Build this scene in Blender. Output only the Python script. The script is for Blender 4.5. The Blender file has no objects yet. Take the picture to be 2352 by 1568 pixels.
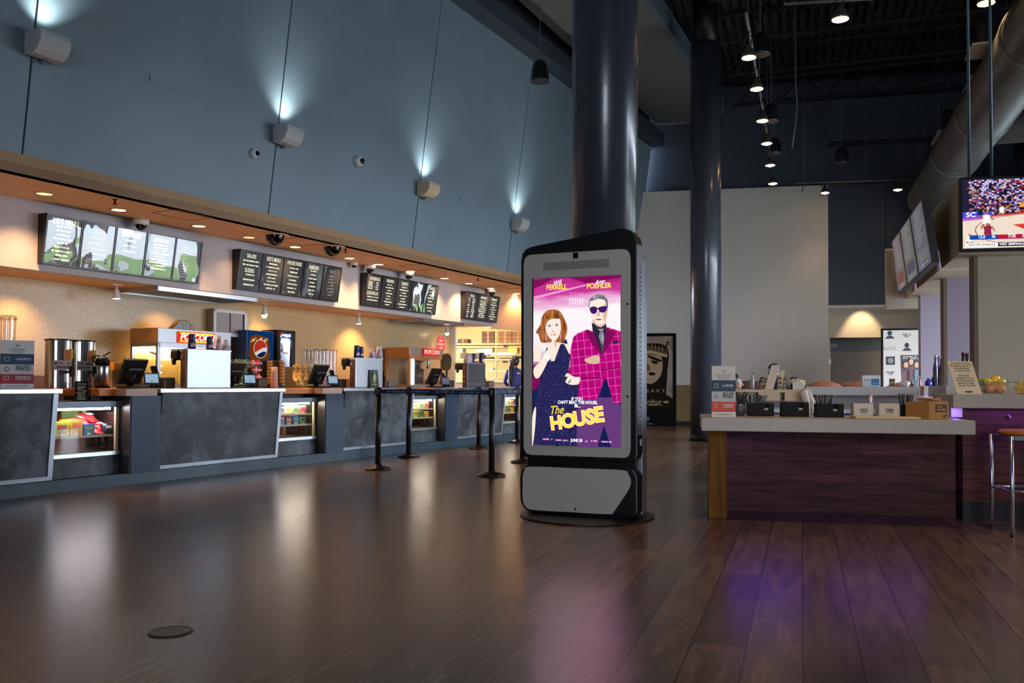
import bpy, bmesh, math, random
from mathutils import Vector, Matrix
R = math.radians
PI = math.pi
C = bpy.context.scene.collection
SC = bpy.context.scene
random.seed(7)

# ------------------------------------------------------------------ survey of the place
# camera station: 1.10 m above the floor, level pan, 1.4 degrees up; 2000 px focal length on the 2352 px frame
F, H, PIT, RHO, CX, CY = 2000., 1.1, R(1.4), .0045, 1176, 833
TH = math.atan2(1071, F); SI, CO = math.sin(TH), math.cos(TH)
AW = PI/2 - TH                      # heading of the concession counter
BE = R(11.5); GA = R(18.4); KA = R(23)   # headings of the bar, of the floor boards and of the kiosk
def sight(x, y):
    xc = (x-CX)/F; yc = -(y-CY)/F
    xu = xc-RHO*yc; yu = yc+RHO*xc
    return Vector((xu, math.cos(PIT)-yu*math.sin(PIT), math.sin(PIT)+yu*math.cos(PIT)))
def atz(x, y, z=0.):
    r = sight(x, y); t = (z-H)/r.z
    return Vector((r.x*t, r.y*t, z))
class Frame:
    """a set of axes turned about the camera station: a runs right, b runs away"""
    def __init__(s, ang): s.a = ang; s.c, s.s = math.cos(ang), math.sin(ang)
    def w(s, a, b, z=0.): return Vector((a*s.c-b*s.s, a*s.s+b*s.c, z))
    def l(s, p): return Vector((p.x*s.c+p.y*s.s, -p.x*s.s+p.y*s.c, p.z))
    def at(s, x, y, b, lean=0., z0=0.):
        r = s.l(sight(x, y)); t = (b-lean*(H-z0))/(r.y+lean*r.z)
        return Vector((r.x*t, r.y*t, H+r.z*t))
    def rect(s, x0, y0, x1, y1, b):
        ym, xm = (y0+y1)/2, (x0+x1)/2
        return s.at(x0, ym, b).x, s.at(x1, ym, b).x, s.at(xm, y1, b).z, s.at(xm, y0, b).z
WF, BF, KF, GF = Frame(AW), Frame(-BE), Frame(-KA), Frame(-GA)

# ------------------------------------------------------------------ materials
def lin(c):
    return tuple((v/255/12.92 if v/255 <= .04045 else ((v/255+.055)/1.055)**2.4) for v in c)
MATS = {}
def mat(name, col, rough=.5, metal=0., emit=None, es=0., noise=0., nscale=6., bump=0., bscale=40., coat=0., spec=.5, aniso=0., stretch=None):
    """col is sRGB 0-255; noise varies the colour a little so nothing is perfectly flat"""
    if name in MATS: return MATS[name]
    m = bpy.data.materials.new(name); m.use_nodes = True
    nt = m.node_tree; N = nt.nodes; L = nt.links
    b = N['Principled BSDF']; c = lin(col)
    b.inputs['Base Color'].default_value = (*c, 1)
    b.inputs['Roughness'].default_value = rough; b.inputs['Metallic'].default_value = metal
    b.inputs['Specular IOR Level'].default_value = spec
    b.inputs['Coat Weight'].default_value = coat
    if emit:
        b.inputs['Emission Color'].default_value = (*lin(emit), 1); b.inputs['Emission Strength'].default_value = es
    if noise or bump:
        tc = N.new('ShaderNodeTexCoord'); mp = N.new('ShaderNodeMapping'); L.new(tc.outputs['Object'], mp.inputs[0])
        if stretch: mp.inputs['Scale'].default_value = stretch
    if noise:
        n = N.new('ShaderNodeTexNoise'); n.inputs['Scale'].default_value = nscale; n.inputs['Detail'].default_value = 6
        L.new(mp.outputs[0], n.inputs[0])
        r = N.new('ShaderNodeValToRGB'); L.new(n.outputs[0], r.inputs[0])
        r.color_ramp.elements[0].position = .3; r.color_ramp.elements[1].position = .7
        r.color_ramp.elements[0].color = (*[v*(1-noise) for v in c], 1)
        r.color_ramp.elements[1].color = (*[min(1, v*(1+noise)) for v in c], 1)
        L.new(r.outputs[0], b.inputs['Base Color'])
    if bump:
        n = N.new('ShaderNodeTexNoise'); n.inputs['Scale'].default_value = bscale; L.new(mp.outputs[0], n.inputs[0])
        bp = N.new('ShaderNodeBump'); bp.inputs['Strength'].default_value = bump; bp.inputs['Distance'].default_value = .01
        L.new(n.outputs[0], bp.inputs['Height']); L.new(bp.outputs[0], b.inputs['Normal'])
    MATS[name] = m; return m
def glow(name, col, s):
    if name in MATS: return MATS[name]
    m = bpy.data.materials.new(name); m.use_nodes = True; N = m.node_tree.nodes; N.clear()
    e = N.new('ShaderNodeEmission'); e.inputs[0].default_value = (*lin(col), 1); e.inputs[1].default_value = s
    o = N.new('ShaderNodeOutputMaterial'); m.node_tree.links.new(e.outputs[0], o.inputs[0])
    MATS[name] = m; return m
def pane(name, tint=(255, 255, 255), refl=.08, rough=.02, bump=0.):
    """a thin sheet of glass or clear plastic: passes light straight through and mirrors a little"""
    if name in MATS: return MATS[name]
    m = bpy.data.materials.new(name); m.use_nodes = True; nt = m.node_tree; N = nt.nodes; N.clear(); L = nt.links
    t = N.new('ShaderNodeBsdfTransparent'); t.inputs[0].default_value = (*lin(tint), 1)
    g = N.new('ShaderNodeBsdfGlossy'); g.inputs['Roughness'].default_value = rough
    f = N.new('ShaderNodeLayerWeight'); f.inputs[0].default_value = .5
    pw = N.new('ShaderNodeMath'); pw.operation = 'POWER'; pw.inputs[1].default_value = 5; L.new(f.outputs['Facing'], pw.inputs[0])
    mt = N.new('ShaderNodeMath'); mt.operation = 'MULTIPLY_ADD'; mt.inputs[1].default_value = 1-refl; mt.inputs[2].default_value = refl; L.new(pw.outputs[0], mt.inputs[0])
    mx = N.new('ShaderNodeMixShader'); L.new(mt.outputs[0], mx.inputs[0]); L.new(t.outputs[0], mx.inputs[1]); L.new(g.outputs[0], mx.inputs[2])
    if bump:
        tc = N.new('ShaderNodeTexCoord'); n = N.new('ShaderNodeTexNoise'); n.inputs['Scale'].default_value = 2.2; n.inputs['Detail'].default_value = 1
        L.new(tc.outputs['Object'], n.inputs[0]); bp = N.new('ShaderNodeBump'); bp.inputs['Strength'].default_value = bump; bp.inputs['Distance'].default_value = .05
        L.new(n.outputs[0], bp.inputs['Height']); L.new(bp.outputs[0], g.inputs['Normal'])
    o = N.new('ShaderNodeOutputMaterial'); L.new(mx.outputs[0], o.inputs[0])
    MATS[name] = m; return m

# ------------------------------------------------------------------ mesh builder
class M:
    def __init__(s): s.b = bmesh.new()
    def face(s, vs, m=0, smooth=False):
        try: f = s.b.faces.new(vs)
        except ValueError: return None
        f.material_index = m; f.smooth = smooth; return f
    def poly(s, pts, m=0): return s.face([s.b.verts.new(p) for p in pts], m)
    def hexa(s, p, m=0, bev=0., seg=2):
        v = [s.b.verts.new(q) for q in p]
        fs = [s.face([v[i] for i in q], m) for q in ((3,2,1,0),(4,5,6,7),(0,1,5,4),(1,2,6,5),(2,3,7,6),(3,0,4,7))]
        if bev:
            es = list({e for f in fs for e in f.edges})
            r = bmesh.ops.bevel(s.b, geom=es, offset=bev, segments=seg, affect='EDGES', profile=.5)
            for f in r['faces']: f.material_index = m
        return s
    def box(s, x0, x1, y0, y1, z0, z1, m=0, bev=0., seg=2, T=None):
        p = [(x0,y0,z0),(x1,y0,z0),(x1,y1,z0),(x0,y1,z0),(x0,y0,z1),(x1,y0,z1),(x1,y1,z1),(x0,y1,z1)]
        if T: p = [T @ Vector(q) for q in p]
        return s.hexa(p, m, bev, seg)
    def lathe(s, prof, c=(0,0,0), seg=24, m=0, sx=1., sy=1., T=None, smooth=True, caps=True):
        rings = []
        for r, z in prof:
            ring = []
            for i in range(seg):
                a = 2*PI*i/seg; p = Vector((c[0]+r*sx*math.cos(a), c[1]+r*sy*math.sin(a), c[2]+z))
                ring.append(s.b.verts.new(T @ p if T else p))
            rings.append(ring)
        for k in range(len(rings)-1):
            for i in range(seg):
                j = (i+1) % seg
                s.face([rings[k][i], rings[k][j], rings[k+1][j], rings[k+1][i]], m, smooth)
        if caps:
            if prof[0][0] > 1e-5: s.face(rings[0][::-1], m)
            if prof[-1][0] > 1e-5: s.face(rings[-1], m)
        return s
    def cyl(s, p0, p1, r0, r1=None, seg=16, m=0, smooth=True):
        p0, p1 = Vector(p0), Vector(p1); d = p1-p0
        T = Matrix.Translation(p0) @ d.to_track_quat('Z', 'Y').to_matrix().to_4x4()
        return s.lathe([(r0, 0), (r0 if r1 is None else r1, d.length)], (0,0,0), seg, m, T=T, smooth=smooth)
    def tube(s, pts, r, seg=8, m=0):
        pts = [Vector(p) for p in pts]; rings = []; up = Vector((.13, .31, .94))
        for i, p in enumerate(pts):
            d = (pts[min(i+1, len(pts)-1)]-pts[max(i-1, 0)]).normalized()
            x = d.cross(up)
            if x.length < .05: x = d.cross(Vector((1, 0, 0)))
            x.normalize(); y = d.cross(x); rr = r[i] if isinstance(r, (list, tuple)) else r
            rings.append([s.b.verts.new(p+rr*(math.cos(2*PI*k/seg)*x+math.sin(2*PI*k/seg)*y)) for k in range(seg)])
        for a, b2 in zip(rings, rings[1:]):
            for k in range(seg):
                j = (k+1) % seg; s.face([a[k], a[j], b2[j], b2[k]], m, True)
        s.face(rings[0][::-1], m); s.face(rings[-1], m); return s
    def sph(s, c, r, sc=(1,1,1), m=0, u=16, v=10, T=None):
        prof = [(max(1e-6, math.sin(PI*i/v)), -math.cos(PI*i/v)) for i in range(v+1)]
        MT = Matrix.Translation(c) @ (T or Matrix()) @ Matrix.Diagonal((r*sc[0], r*sc[1], r*sc[2], 1))
        s.lathe(prof, (0,0,0), u, m, T=MT, caps=False); return s
    def prism(s, pts, y0, y1, m=0, plane='XZ', bev=0.):
        """extrude a 2-D outline: XZ outlines run along y, XY outlines along z, YZ outlines along x"""
        f = {'XZ': lambda a, b, d: (a, d, b), 'XY': lambda a, b, d: (a, b, d), 'YZ': lambda a, b, d: (d, a, b)}[plane]
        A = [s.b.verts.new(f(a, b, y0)) for a, b in pts]; B_ = [s.b.verts.new(f(a, b, y1)) for a, b in pts]
        fs = [s.face(A, m), s.face(B_[::-1], m)]; n = len(pts)
        for i in range(n):
            j = (i+1) % n; fs.append(s.face([A[j], A[i], B_[i], B_[j]], m))
        fs = [q for q in fs if q]
        if bev:
            es = list({e for q in fs[:2] for e in q.edges})
            r = bmesh.ops.bevel(s.b, geom=es, offset=bev, segments=2, affect='EDGES', profile=.5)
            for q in r['faces']: q.material_index = m
        return s
    def text(s, body, size, o, rt=(1,0,0), up=(0,0,1), m=0, align='CENTER', sx=1., bold=0., shear=0., ext=.0006, yal='CENTER', space=1.):
        cu = bpy.data.curves.new('t', 'FONT'); cu.body = body; cu.size = size; cu.align_x = align; cu.align_y = yal
        cu.offset = bold*size; cu.shear = shear; cu.extrude = ext; cu.resolution_u = 3; cu.space_character = space
        ob = bpy.data.objects.new('t', cu); C.objects.link(ob)
        me = bpy.data.meshes.new_from_object(ob.evaluated_get(bpy.context.evaluated_depsgraph_get()))
        rt, up = Vector(rt).normalized(), Vector(up).normalized(); nn = rt.cross(up)
        T = Matrix.Translation(o) @ Matrix(((rt.x*sx, up.x, nn.x, 0), (rt.y*sx, up.y, nn.y, 0), (rt.z*sx, up.z, nn.z, 0), (0,0,0,1)))
        vs = [s.b.verts.new(T @ v.co) for v in me.vertices]
        for p in me.polygons: s.face([vs[i] for i in p.vertices], m)
        bpy.data.objects.remove(ob); bpy.data.curves.remove(cu); bpy.data.meshes.remove(me); return s
    def words(s, o, w, h, rt=(1,0,0), up=(0,0,1), m=0, seed=0, th=.0008, align=0.):
        """one line of lettering too small to read: a row of strokes; align 0 centre, -1 starts at o"""
        rnd = random.Random(seed); o, rt, up = Vector(o), Vector(rt).normalized(), Vector(up).normalized(); nn = rt.cross(up)
        x = -w/2 if align == 0 else 0.; end = x+w
        while x < end-h*.3:
            g = h*rnd.uniform(.35, .62); 
            if rnd.random() > .16:
                hh = h*rnd.choice((.36, .5, .5))
                p = [o+rt*x-up*hh, o+rt*(x+g*.86)-up*hh, o+rt*(x+g*.86)+up*hh, o+rt*x+up*hh]
                s.hexa([*p, *[q+nn*th for q in p]], m)
            x += g
        return s
def obj(name, b, ms, parent=None, ang=None, loc=None):
    me = bpy.data.meshes.new(name)
    bmesh.ops.recalc_face_normals(b.b, faces=b.b.faces[:]) if getattr(b, 'fix', True) else None
    b.b.to_mesh(me); b.b.free()
    for m in (ms if isinstance(ms, (list, tuple)) else [ms]): me.materials.append(m)
    o = bpy.data.objects.new(name, me); C.objects.link(o)
    if parent: o.parent = parent
    if ang is not None: o.rotation_euler = (0, 0, ang)
    if loc is not None: o.location = loc
    return o
def tag(o, label, cat, group=None, kind=None):
    o['label'] = label; o['category'] = cat
    if group: o['group'] = group
    if kind: o['kind'] = kind
    return o
def thing(name, label, cat, loc=(0,0,0), rot=0., group=None):
    o = bpy.data.objects.new(name, None); C.objects.link(o); o.empty_display_size = .1
    o.location = loc; o.rotation_euler = (0, 0, rot) if not isinstance(rot, tuple) else rot
    return tag(o, label, cat, group)
def wthing(name, label, cat, s, n, z, group=None, turn=0.): return thing(name, label, cat, WF.w(s, n, z), AW+turn, group)
def bthing(name, label, cat, u, v, z, group=None, turn=0.): return thing(name, label, cat, BF.w(u, v, z), -BE+turn, group)
def struct(name, b, ms, ang=None, label=None):
    o = obj(name, b, ms, ang=ang); o['kind'] = 'structure'
    if label: o['label'] = label
    return o
def dup(root, loc=None, rot=None, label=None, group=None):
    r = root.copy(); C.objects.link(r)
    if loc is not None: r.location = loc
    if rot is not None: r.rotation_euler = (0, 0, rot)
    if label: r['label'] = label
    if group: r['group'] = group
    for ch in list(root.children):
        c = ch.copy(); C.objects.link(c); c.parent = r
        for g in list(ch.children):
            d = g.copy(); C.objects.link(d); d.parent = c
    return r
def smooth(pts, n=5):
    """closed Catmull-Rom curve through a list of 2-D points"""
    out = []; k = len(pts)
    for i in range(k):
        p0, p1, p2, p3 = (Vector(pts[(i+j-1) % k]) for j in range(4))
        for t in (q/n for q in range(n)):
            out.append(.5*((2*p1)+(p2-p0)*t+(2*p0-5*p1+4*p2-p3)*t*t+(3*p1-p0-3*p2+p3)*t**3))
    return [(q.x, q.y) for q in out]
def rrect(x0, x1, z0, z1, r, n=6):
    rs = r if isinstance(r, (list, tuple)) else [r]*4
    out = []
    for (cx, cz, a0), q in zip(((x1-rs[0], z0+rs[0], -90), (x1-rs[1], z1-rs[1], 0), (x0+rs[2], z1-rs[2], 90), (x0+rs[3], z0+rs[3], 180)), rs):
        for i in range(n+1):
            a = R(a0+90*i/n); out.append((cx+q*math.cos(a), cz+q*math.sin(a)))
    return out
def lamp(kind, loc, energy, col, size=.1, rot=None, aim=None, spot=None, blend=.5, size_y=None, name='lamp'):
    l = bpy.data.lights.new(name, kind); l.energy = energy; l.color = lin(col) if max(col) > 1.001 else col
    o = bpy.data.objects.new(name, l); C.objects.link(o); o.location = loc
    if kind == 'AREA':
        l.size = size
        if size_y: l.shape = 'RECTANGLE'; l.size_y = size_y
    else: l.shadow_soft_size = size
    if kind == 'SPOT': l.spot_size = R(spot or 70); l.spot_blend = blend
    if aim is not None: o.rotation_euler = (Vector(aim)-Vector(loc)).to_track_quat('-Z', 'Y').to_euler()
    elif rot is not None: o.rotation_euler = rot
    return o
# ------------------------------------------------------------------ surfaces
def floor_mat():
    m = bpy.data.materials.new('dark wood plank floor'); m.use_nodes = True; nt = m.node_tree; N = nt.nodes; L = nt.links; b = N['Principled BSDF']
    tc = N.new('ShaderNodeTexCoord'); sep = N.new('ShaderNodeSeparateXYZ'); L.new(tc.outputs['Object'], sep.inputs[0])
    cb = N.new('ShaderNodeCombineXYZ'); L.new(sep.outputs[1], cb.inputs[0]); L.new(sep.outputs[0], cb.inputs[1])
    br = N.new('ShaderNodeTexBrick'); L.new(cb.outputs[0], br.inputs[0]); br.offset = .37; br.squash = 1
    for k, v in (('Scale', 1), ('Mortar Size', .0042), ('Mortar Smooth', .1), ('Bias', 0), ('Brick Width', 1.45), ('Row Height', .225)): br.inputs[k].default_value = v
    br.inputs['Color1'].default_value = (.6, .6, .6, 1); br.inputs['Color2'].default_value = (1.25, 1.25, 1.25, 1); br.inputs['Mortar'].default_value = (.24, .24, .24, 1)
    mp = N.new('ShaderNodeMapping'); mp.inputs['Scale'].default_value = (.9, 7, 1); L.new(cb.outputs[0], mp.inputs[0])
    n1 = N.new('ShaderNodeTexNoise'); n1.inputs['Scale'].default_value = 2.4; n1.inputs['Detail'].default_value = 5; n1.inputs['Roughness'].default_value = .62; n1.inputs['Distortion'].default_value = .2
    L.new(mp.outputs[0], n1.inputs[0])
    r = N.new('ShaderNodeValToRGB'); L.new(n1.outputs[0], r.inputs[0])
    r.color_ramp.elements[0].position = .32; r.color_ramp.elements[0].color = (*lin((78, 57, 44)), 1)
    r.color_ramp.elements[1].position = .72; r.color_ramp.elements[1].color = (*lin((126, 97, 75)), 1)
    mx = N.new('ShaderNodeMix'); mx.data_type = 'RGBA'; mx.blend_type = 'MULTIPLY'; mx.inputs[0].default_value = .95
    L.new(r.outputs[0], mx.inputs[6]); L.new(br.outputs[0], mx.inputs[7]); L.new(mx.outputs[2], b.inputs['Base Color'])
    n2 = N.new('ShaderNodeTexNoise'); n2.inputs['Scale'].default_value = 1.6; n2.inputs['Detail'].default_value = 4; L.new(cb.outputs[0], n2.inputs[0])
    mr = N.new('ShaderNodeMapRange'); mr.inputs[3].default_value = .24; mr.inputs[4].default_value = .27; L.new(n2.outputs[0], mr.inputs[0]); L.new(mr.outputs[0], b.inputs['Roughness'])
    b.inputs['Specular IOR Level'].default_value = .72
    ad = N.new('ShaderNodeMath'); ad.operation = 'MULTIPLY_ADD'; ad.inputs[1].default_value = .04; L.new(n1.outputs[0], ad.inputs[0])
    iv = N.new('ShaderNodeMath'); iv.operation = 'SUBTRACT'; iv.inputs[0].default_value = 1; L.new(br.outputs[1], iv.inputs[1]); L.new(iv.outputs[0], ad.inputs[2])
    bp = N.new('ShaderNodeBump'); bp.inputs['Strength'].default_value = .2; bp.inputs['Distance'].default_value = .002; L.new(ad.outputs[0], bp.inputs['Height']); 0
    return m
def tile_mat():
    m = bpy.data.materials.new('small square mosaic tile'); m.use_nodes = True; nt = m.node_tree; N = nt.nodes; L = nt.links; b = N['Principled BSDF']
    tc = N.new('ShaderNodeTexCoord'); sep = N.new('ShaderNodeSeparateXYZ'); L.new(tc.outputs['Object'], sep.inputs[0])
    cb = N.new('ShaderNodeCombineXYZ'); L.new(sep.outputs[0], cb.inputs[0]); L.new(sep.outputs[2], cb.inputs[1])
    br = N.new('ShaderNodeTexBrick'); L.new(cb.outputs[0], br.inputs[0]); br.offset = 0
    for k, v in (('Scale', 1), ('Mortar Size', .0022), ('Mortar Smooth', .2), ('Brick Width', .022), ('Row Height', .022)): br.inputs[k].default_value = v
    br.inputs['Color1'].default_value = (*lin((196, 166, 116)), 1); br.inputs['Color2'].default_value = (*lin((212, 184, 136)), 1); br.inputs['Mortar'].default_value = (*lin((150, 122, 82)), 1)
    L.new(br.outputs[0], b.inputs['Base Color']); b.inputs['Roughness'].default_value = .3
    bp = N.new('ShaderNodeBump'); bp.inputs['Strength'].default_value = .3; bp.inputs['Distance'].default_value = .003; bp.invert = True; L.new(br.outputs[1], bp.inputs['Height']); L.new(bp.outputs[0], b.inputs['Normal'])
    return m
def wood(name, a, c, scale=(1, 12, 12), rough=.45, rows=0):
    m = bpy.data.materials.new(name); m.use_nodes = True; nt = m.node_tree; N = nt.nodes; L = nt.links; b = N['Principled BSDF']
    tc = N.new('ShaderNodeTexCoord'); mp = N.new('ShaderNodeMapping'); mp.inputs['Scale'].default_value = scale; L.new(tc.outputs['Object'], mp.inputs[0])
    n = N.new('ShaderNodeTexNoise'); n.inputs['Scale'].default_value = 1.8; n.inputs['Detail'].default_value = 7; n.inputs['Distortion'].default_value = .5; L.new(mp.outputs[0], n.inputs[0])
    r = N.new('ShaderNodeValToRGB'); L.new(n.outputs[0], r.inputs[0]); e = r.color_ramp.elements
    e[0].position = .3; e[0].color = (*lin(a), 1); e[1].position = .7; e[1].color = (*lin(c), 1); out = r.outputs[0]
    if rows:
        sep = N.new('ShaderNodeSeparateXYZ'); L.new(tc.outputs['Object'], sep.inputs[0]); cb = N.new('ShaderNodeCombineXYZ'); L.new(sep.outputs[0], cb.inputs[0]); L.new(sep.outputs[2], cb.inputs[1])
        br = N.new('ShaderNodeTexBrick'); L.new(cb.outputs[0], br.inputs[0]); br.offset = .4
        for k, v in (('Scale', 1), ('Mortar Size', .0015), ('Brick Width', .9), ('Row Height', rows)): br.inputs[k].default_value = v
        br.inputs['Color1'].default_value = (.72, .72, .72, 1); br.inputs['Color2'].default_value = (1.1, 1.1, 1.1, 1); br.inputs['Mortar'].default_value = (.3, .3, .3, 1)
        mx = N.new('ShaderNodeMix'); mx.data_type = 'RGBA'; mx.blend_type = 'MULTIPLY'; mx.inputs[0].default_value = 1; L.new(out, mx.inputs[6]); L.new(br.outputs[0], mx.inputs[7]); out = mx.outputs[2]
    L.new(out, b.inputs['Base Color']); b.inputs['Roughness'].default_value = rough; return m
def slate_mat():
    m = bpy.data.materials.new('scuffed slate laminate'); m.use_nodes = True; nt = m.node_tree; N = nt.nodes; L = nt.links; b = N['Principled BSDF']
    tc = N.new('ShaderNodeTexCoord'); n = N.new('ShaderNodeTexNoise'); n.inputs['Scale'].default_value = 3.2; n.inputs['Detail'].default_value = 9; n.inputs['Roughness'].default_value = .68; n.inputs['Distortion'].default_value = .8; L.new(tc.outputs['Object'], n.inputs[0])
    r = N.new('ShaderNodeValToRGB'); L.new(n.outputs[0], r.inputs[0]); e = r.color_ramp.elements
    e[0].position = .42; e[0].color = (*lin((47, 50, 56)), 1); e[1].position = .8; e[1].color = (*lin((124, 132, 140)), 1)
    L.new(r.outputs[0], b.inputs['Base Color']); b.inputs['Roughness'].default_value = .5; return m
blue = mat('slate blue wall paint', (124, 142, 154), .5, noise=.05, nscale=1.5)
gap = mat('black gap', (4, 5, 6), .9, spec=.1)
soffit_m = mat('warm plaster soffit', (224, 178, 138), .6, noise=.03)
bulk_m = mat('grey lilac plaster', (188, 180, 182), .6, noise=.03)
fascia_m = mat('tan plaster fascia', (178, 138, 98), .55, noise=.05, nscale=1.2)
navy = mat('navy wall paint', (48, 60, 74), .6, noise=.05)
offwhite = mat('warm white wall paint', (196, 190, 182), .6, noise=.02)
beige = mat('beige wall paint', (186, 174, 152), .6, noise=.02)
black_m = mat('black metal deck', (36, 38, 40), .6)
steel = mat('brushed steel', (196, 198, 202), .28, 1., bump=.04, bscale=60, stretch=(.3, 1, 12))
alu = mat('satin aluminium', (176, 184, 192), .4, .85)
slate = slate_mat()
navy_lam = mat('navy laminate', (34, 58, 84), .5, noise=.06)
teal_base = mat('dark teal plinth', (40, 66, 78), .45, noise=.25, nscale=5)
brown_wood = wood('brown cabinet wood', (104, 58, 34), (140, 84, 50))
orange_wood = wood('orange counter edge', (226, 116, 30), (244, 140, 46))
pink_wood = wood('pale counter edge', (206, 160, 140), (220, 180, 160))
bar_wood = wood('red brown plank cladding', (66, 40, 36), (112, 70, 60), (1.2, 10, 16), .6, rows=.13); bar_wood.node_tree.nodes['Principled BSDF'].inputs['Specular IOR Level'].default_value = .15
post_wood = wood('golden oak panel', (112, 66, 14), (156, 102, 30), (14, 6, 1.2), .6); post_wood.node_tree.nodes['Principled BSDF'].inputs['Specular IOR Level'].default_value = .15
wains = wood('brown wainscot', (104, 82, 46), (128, 102, 58), (10, 10, 1))
stone = mat('speckled grey stone', (176, 166, 154), .4, noise=.1, nscale=160)
black_pl = mat('black plastic', (16, 16, 18), .45, spec=.3)
dark_pl = mat('charcoal plastic', (34, 35, 38), .45)
grey_pl = mat('grey plastic', (120, 122, 126), .5)
white_m = mat('white plastic', (225, 224, 220), .45)
paper = mat('white paper', (232, 228, 222), .7)
cream = mat('cream paper', (236, 216, 180), .7)
ink = mat('dark print', (52, 52, 56), .7)
glass = pane('clear glass', refl=.06)
clear = pane('clear plastic', (232, 226, 220), refl=.1, rough=.06)

# ------------------------------------------------------------------ the shell
b = M(); b.box(-14, 5.4, -9, 32, -.12, 0); struct('floor', b, floor_mat(), -GA)
b = M(); SE = [-8, -4.9, -1.45, 1.95, 5.37, 8.83, 12.25, 15.63, 19.05, 22.9]
def nb(z): return 8.5-.135*(z-3.4)
for s0, s1 in zip(SE, SE[1:]):
    z0, z1 = 3.4, 7.66
    b.hexa([(s0+.011, nb(z0), z0), (s1-.011, nb(z0), z0), (s1-.011, nb(z0)+.1, z0), (s0+.011, nb(z0)+.1, z0), (s0+.011, nb(z1), z1), (s1-.011, nb(z1), z1), (s1-.011, nb(z1)+.1, z1), (s0+.011, nb(z1)+.1, z1)], 0)
    b.hexa([(s0, nb(z0)+.03, z0), (s1, nb(z0)+.03, z0), (s1, nb(z0)+.12, z0), (s0, nb(z0)+.12, z0), (s0, nb(z1)+.03, z1), (s1, nb(z1)+.03, z1), (s1, nb(z1)+.12, z1), (s0, nb(z1)+.12, z1)], 1)
struct('wall_left', b, [blue, gap], AW)
b = M(); b.box(-8, 22.9, 8.5, 8.62, 3.2, 3.4); struct('trim_1', b, fascia_m, AW)
b = M(); b.box(-8, 20.5, 8.5, 9.75, 3.2, 3.3)
for s0, s1, n0, n1 in ((7.33, 7.93, 8.56, 9.0), (9.58, 10.18, 8.6, 9.1), (12.7, 13.35, 8.6, 9.12), (16.2, 16.85, 8.6, 9.1)):
    for q in ((s0, s1, n0, n0+.012), (s0, s1, n1-.012, n1), (s0, s0+.012, n0, n1), (s1-.012, s1, n0, n1)): b.box(*q, 3.196, 3.2, 1)
struct('ceiling_soffit', b, [soffit_m, mat('hatch joint', (120, 88, 62), .7)], AW)
b = M(); b.box(-8, 17.1, 9.65, 9.9, 2.4, 3.2); struct('wall_bulkhead', b, bulk_m, AW)
b = M(); b.box(-8, 17.1, 9.9, 10.6, 2.4, 2.5); struct('ceiling_lower', b, soffit_m, AW)
b = M(); b.box(-8, 16.8, 10.55, 10.7, 0, 2.42); struct('wall_tile', b, tile_mat(), AW)
b = M(); b.box(16.78, 16.84, 10.46, 10.72, 0, 2.4); struct('trim_2', b, white_m, AW)
b = M(); b.box(-3, 16.6, 10.515, 10.55, 1.0, 1.18); struct('trim_splash', b, brown_wood, AW)
# the plaster return past the last menu boards and the kitchen beyond it
p0, p1 = WF.w(17.15, 9.72), WF.w(20.4, 8.62); d = (p1-p0).normalized(); nrm = Vector((-d.y, d.x, 0))*.12
b = M(); q0, q1 = p0+nrm, p1+nrm
b.hexa([(p0.x, p0.y, 2.36), (p1.x, p1.y, 2.36), (q1.x, q1.y, 2.36), (q0.x, q0.y, 2.36), (p0.x, p0.y, 3.25), (p1.x, p1.y, 3.25), (q1.x, q1.y, 3.25), (q0.x, q0.y, 3.25)])
struct('wall_kitchen_header', b, soffit_m)
kit = mat('kitchen yellow wall', (196, 164, 96), .5, noise=.03)
b = M(); b.box(-9, -1.95, 23.6, 23.75, 0, 3.3); struct('wall_kitchen', b, kit, -BE)
b = M(); b.prism([(17.3, 10.1), (20.4, 9.0), (23, 8.75), (23, 15), (17.3, 15)], 2.75, 2.85, 0, 'XY'); struct('ceiling_kitchen', b, kit, AW)
b = M(); b.box(18.8, 22.9, 8.5, 8.6, 0, 3.25); struct('wall_left_low', b, offwhite, AW)
# back wall of the hall
b = M(); b.box(-1.7, 3.6, 24.1, 24.5, 0, 6.4); struct('wall_back', b, offwhite, -BE)
b = M(); b.box(-1.7, 3.61, 24.07, 24.1, .1, 1.08); b.box(-1.7, 3.61, 24.06, 24.1, 1.06, 1.1); struct('trim_wainscot', b, wains, -BE)
b = M(); b.box(-1.7, 3.61, 24.05, 24.1, 0, .12); struct('baseboard_back', b, black_pl, -BE)
b = M(); b.box(-2.2, 3.6, 24.5, 24.6, 6.3, 9.6); b.box(3.6, 14, 24.5, 24.6, 3.24, 9.6)
for u in (5.1, 7.5): b.box(u, u+.012, 24.495, 24.5, 3.24, 9.3, 1)
struct('wall_back_upper', b, [navy, gap], -BE)
b = M(); b.box(3.62, 9, 23.9, 24.5, 7.5, 8.6); struct('wall_back_box', b, navy, -BE)
b = M(); b.box(3.6, 14, 24.42, 24.5, 3.16, 3.24); struct('trim_3', b, offwhite, -BE)
b = M(); b.box(3.6, 14, 24.5, 24.6, 2.38, 3.16); b.box(5.4, 14, 24.5, 24.6, 0, 2.38); b.box(3.6, 3.7, 24.5, 25.6, 0, 2.4); struct('wall_back_low', b, beige, -BE)
b = M(); b.box(3.6, 6, 25.5, 25.6, 0, 2.05, 0); b.box(3.6, 6, 25.5, 25.6, 2.05, 2.5, 1); b.box(3.6, 5.5, 24.6, 25.5, 2.4, 2.5, 1)
b.box(3.86, 4.02, 25.47, 25.5, 2.16, 2.26, 2)
struct('door_1', b, [mat('taupe door', (112, 98, 88), .6), mat('grey door head', (78, 78, 82), .6), grey_pl], -BE)
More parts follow.
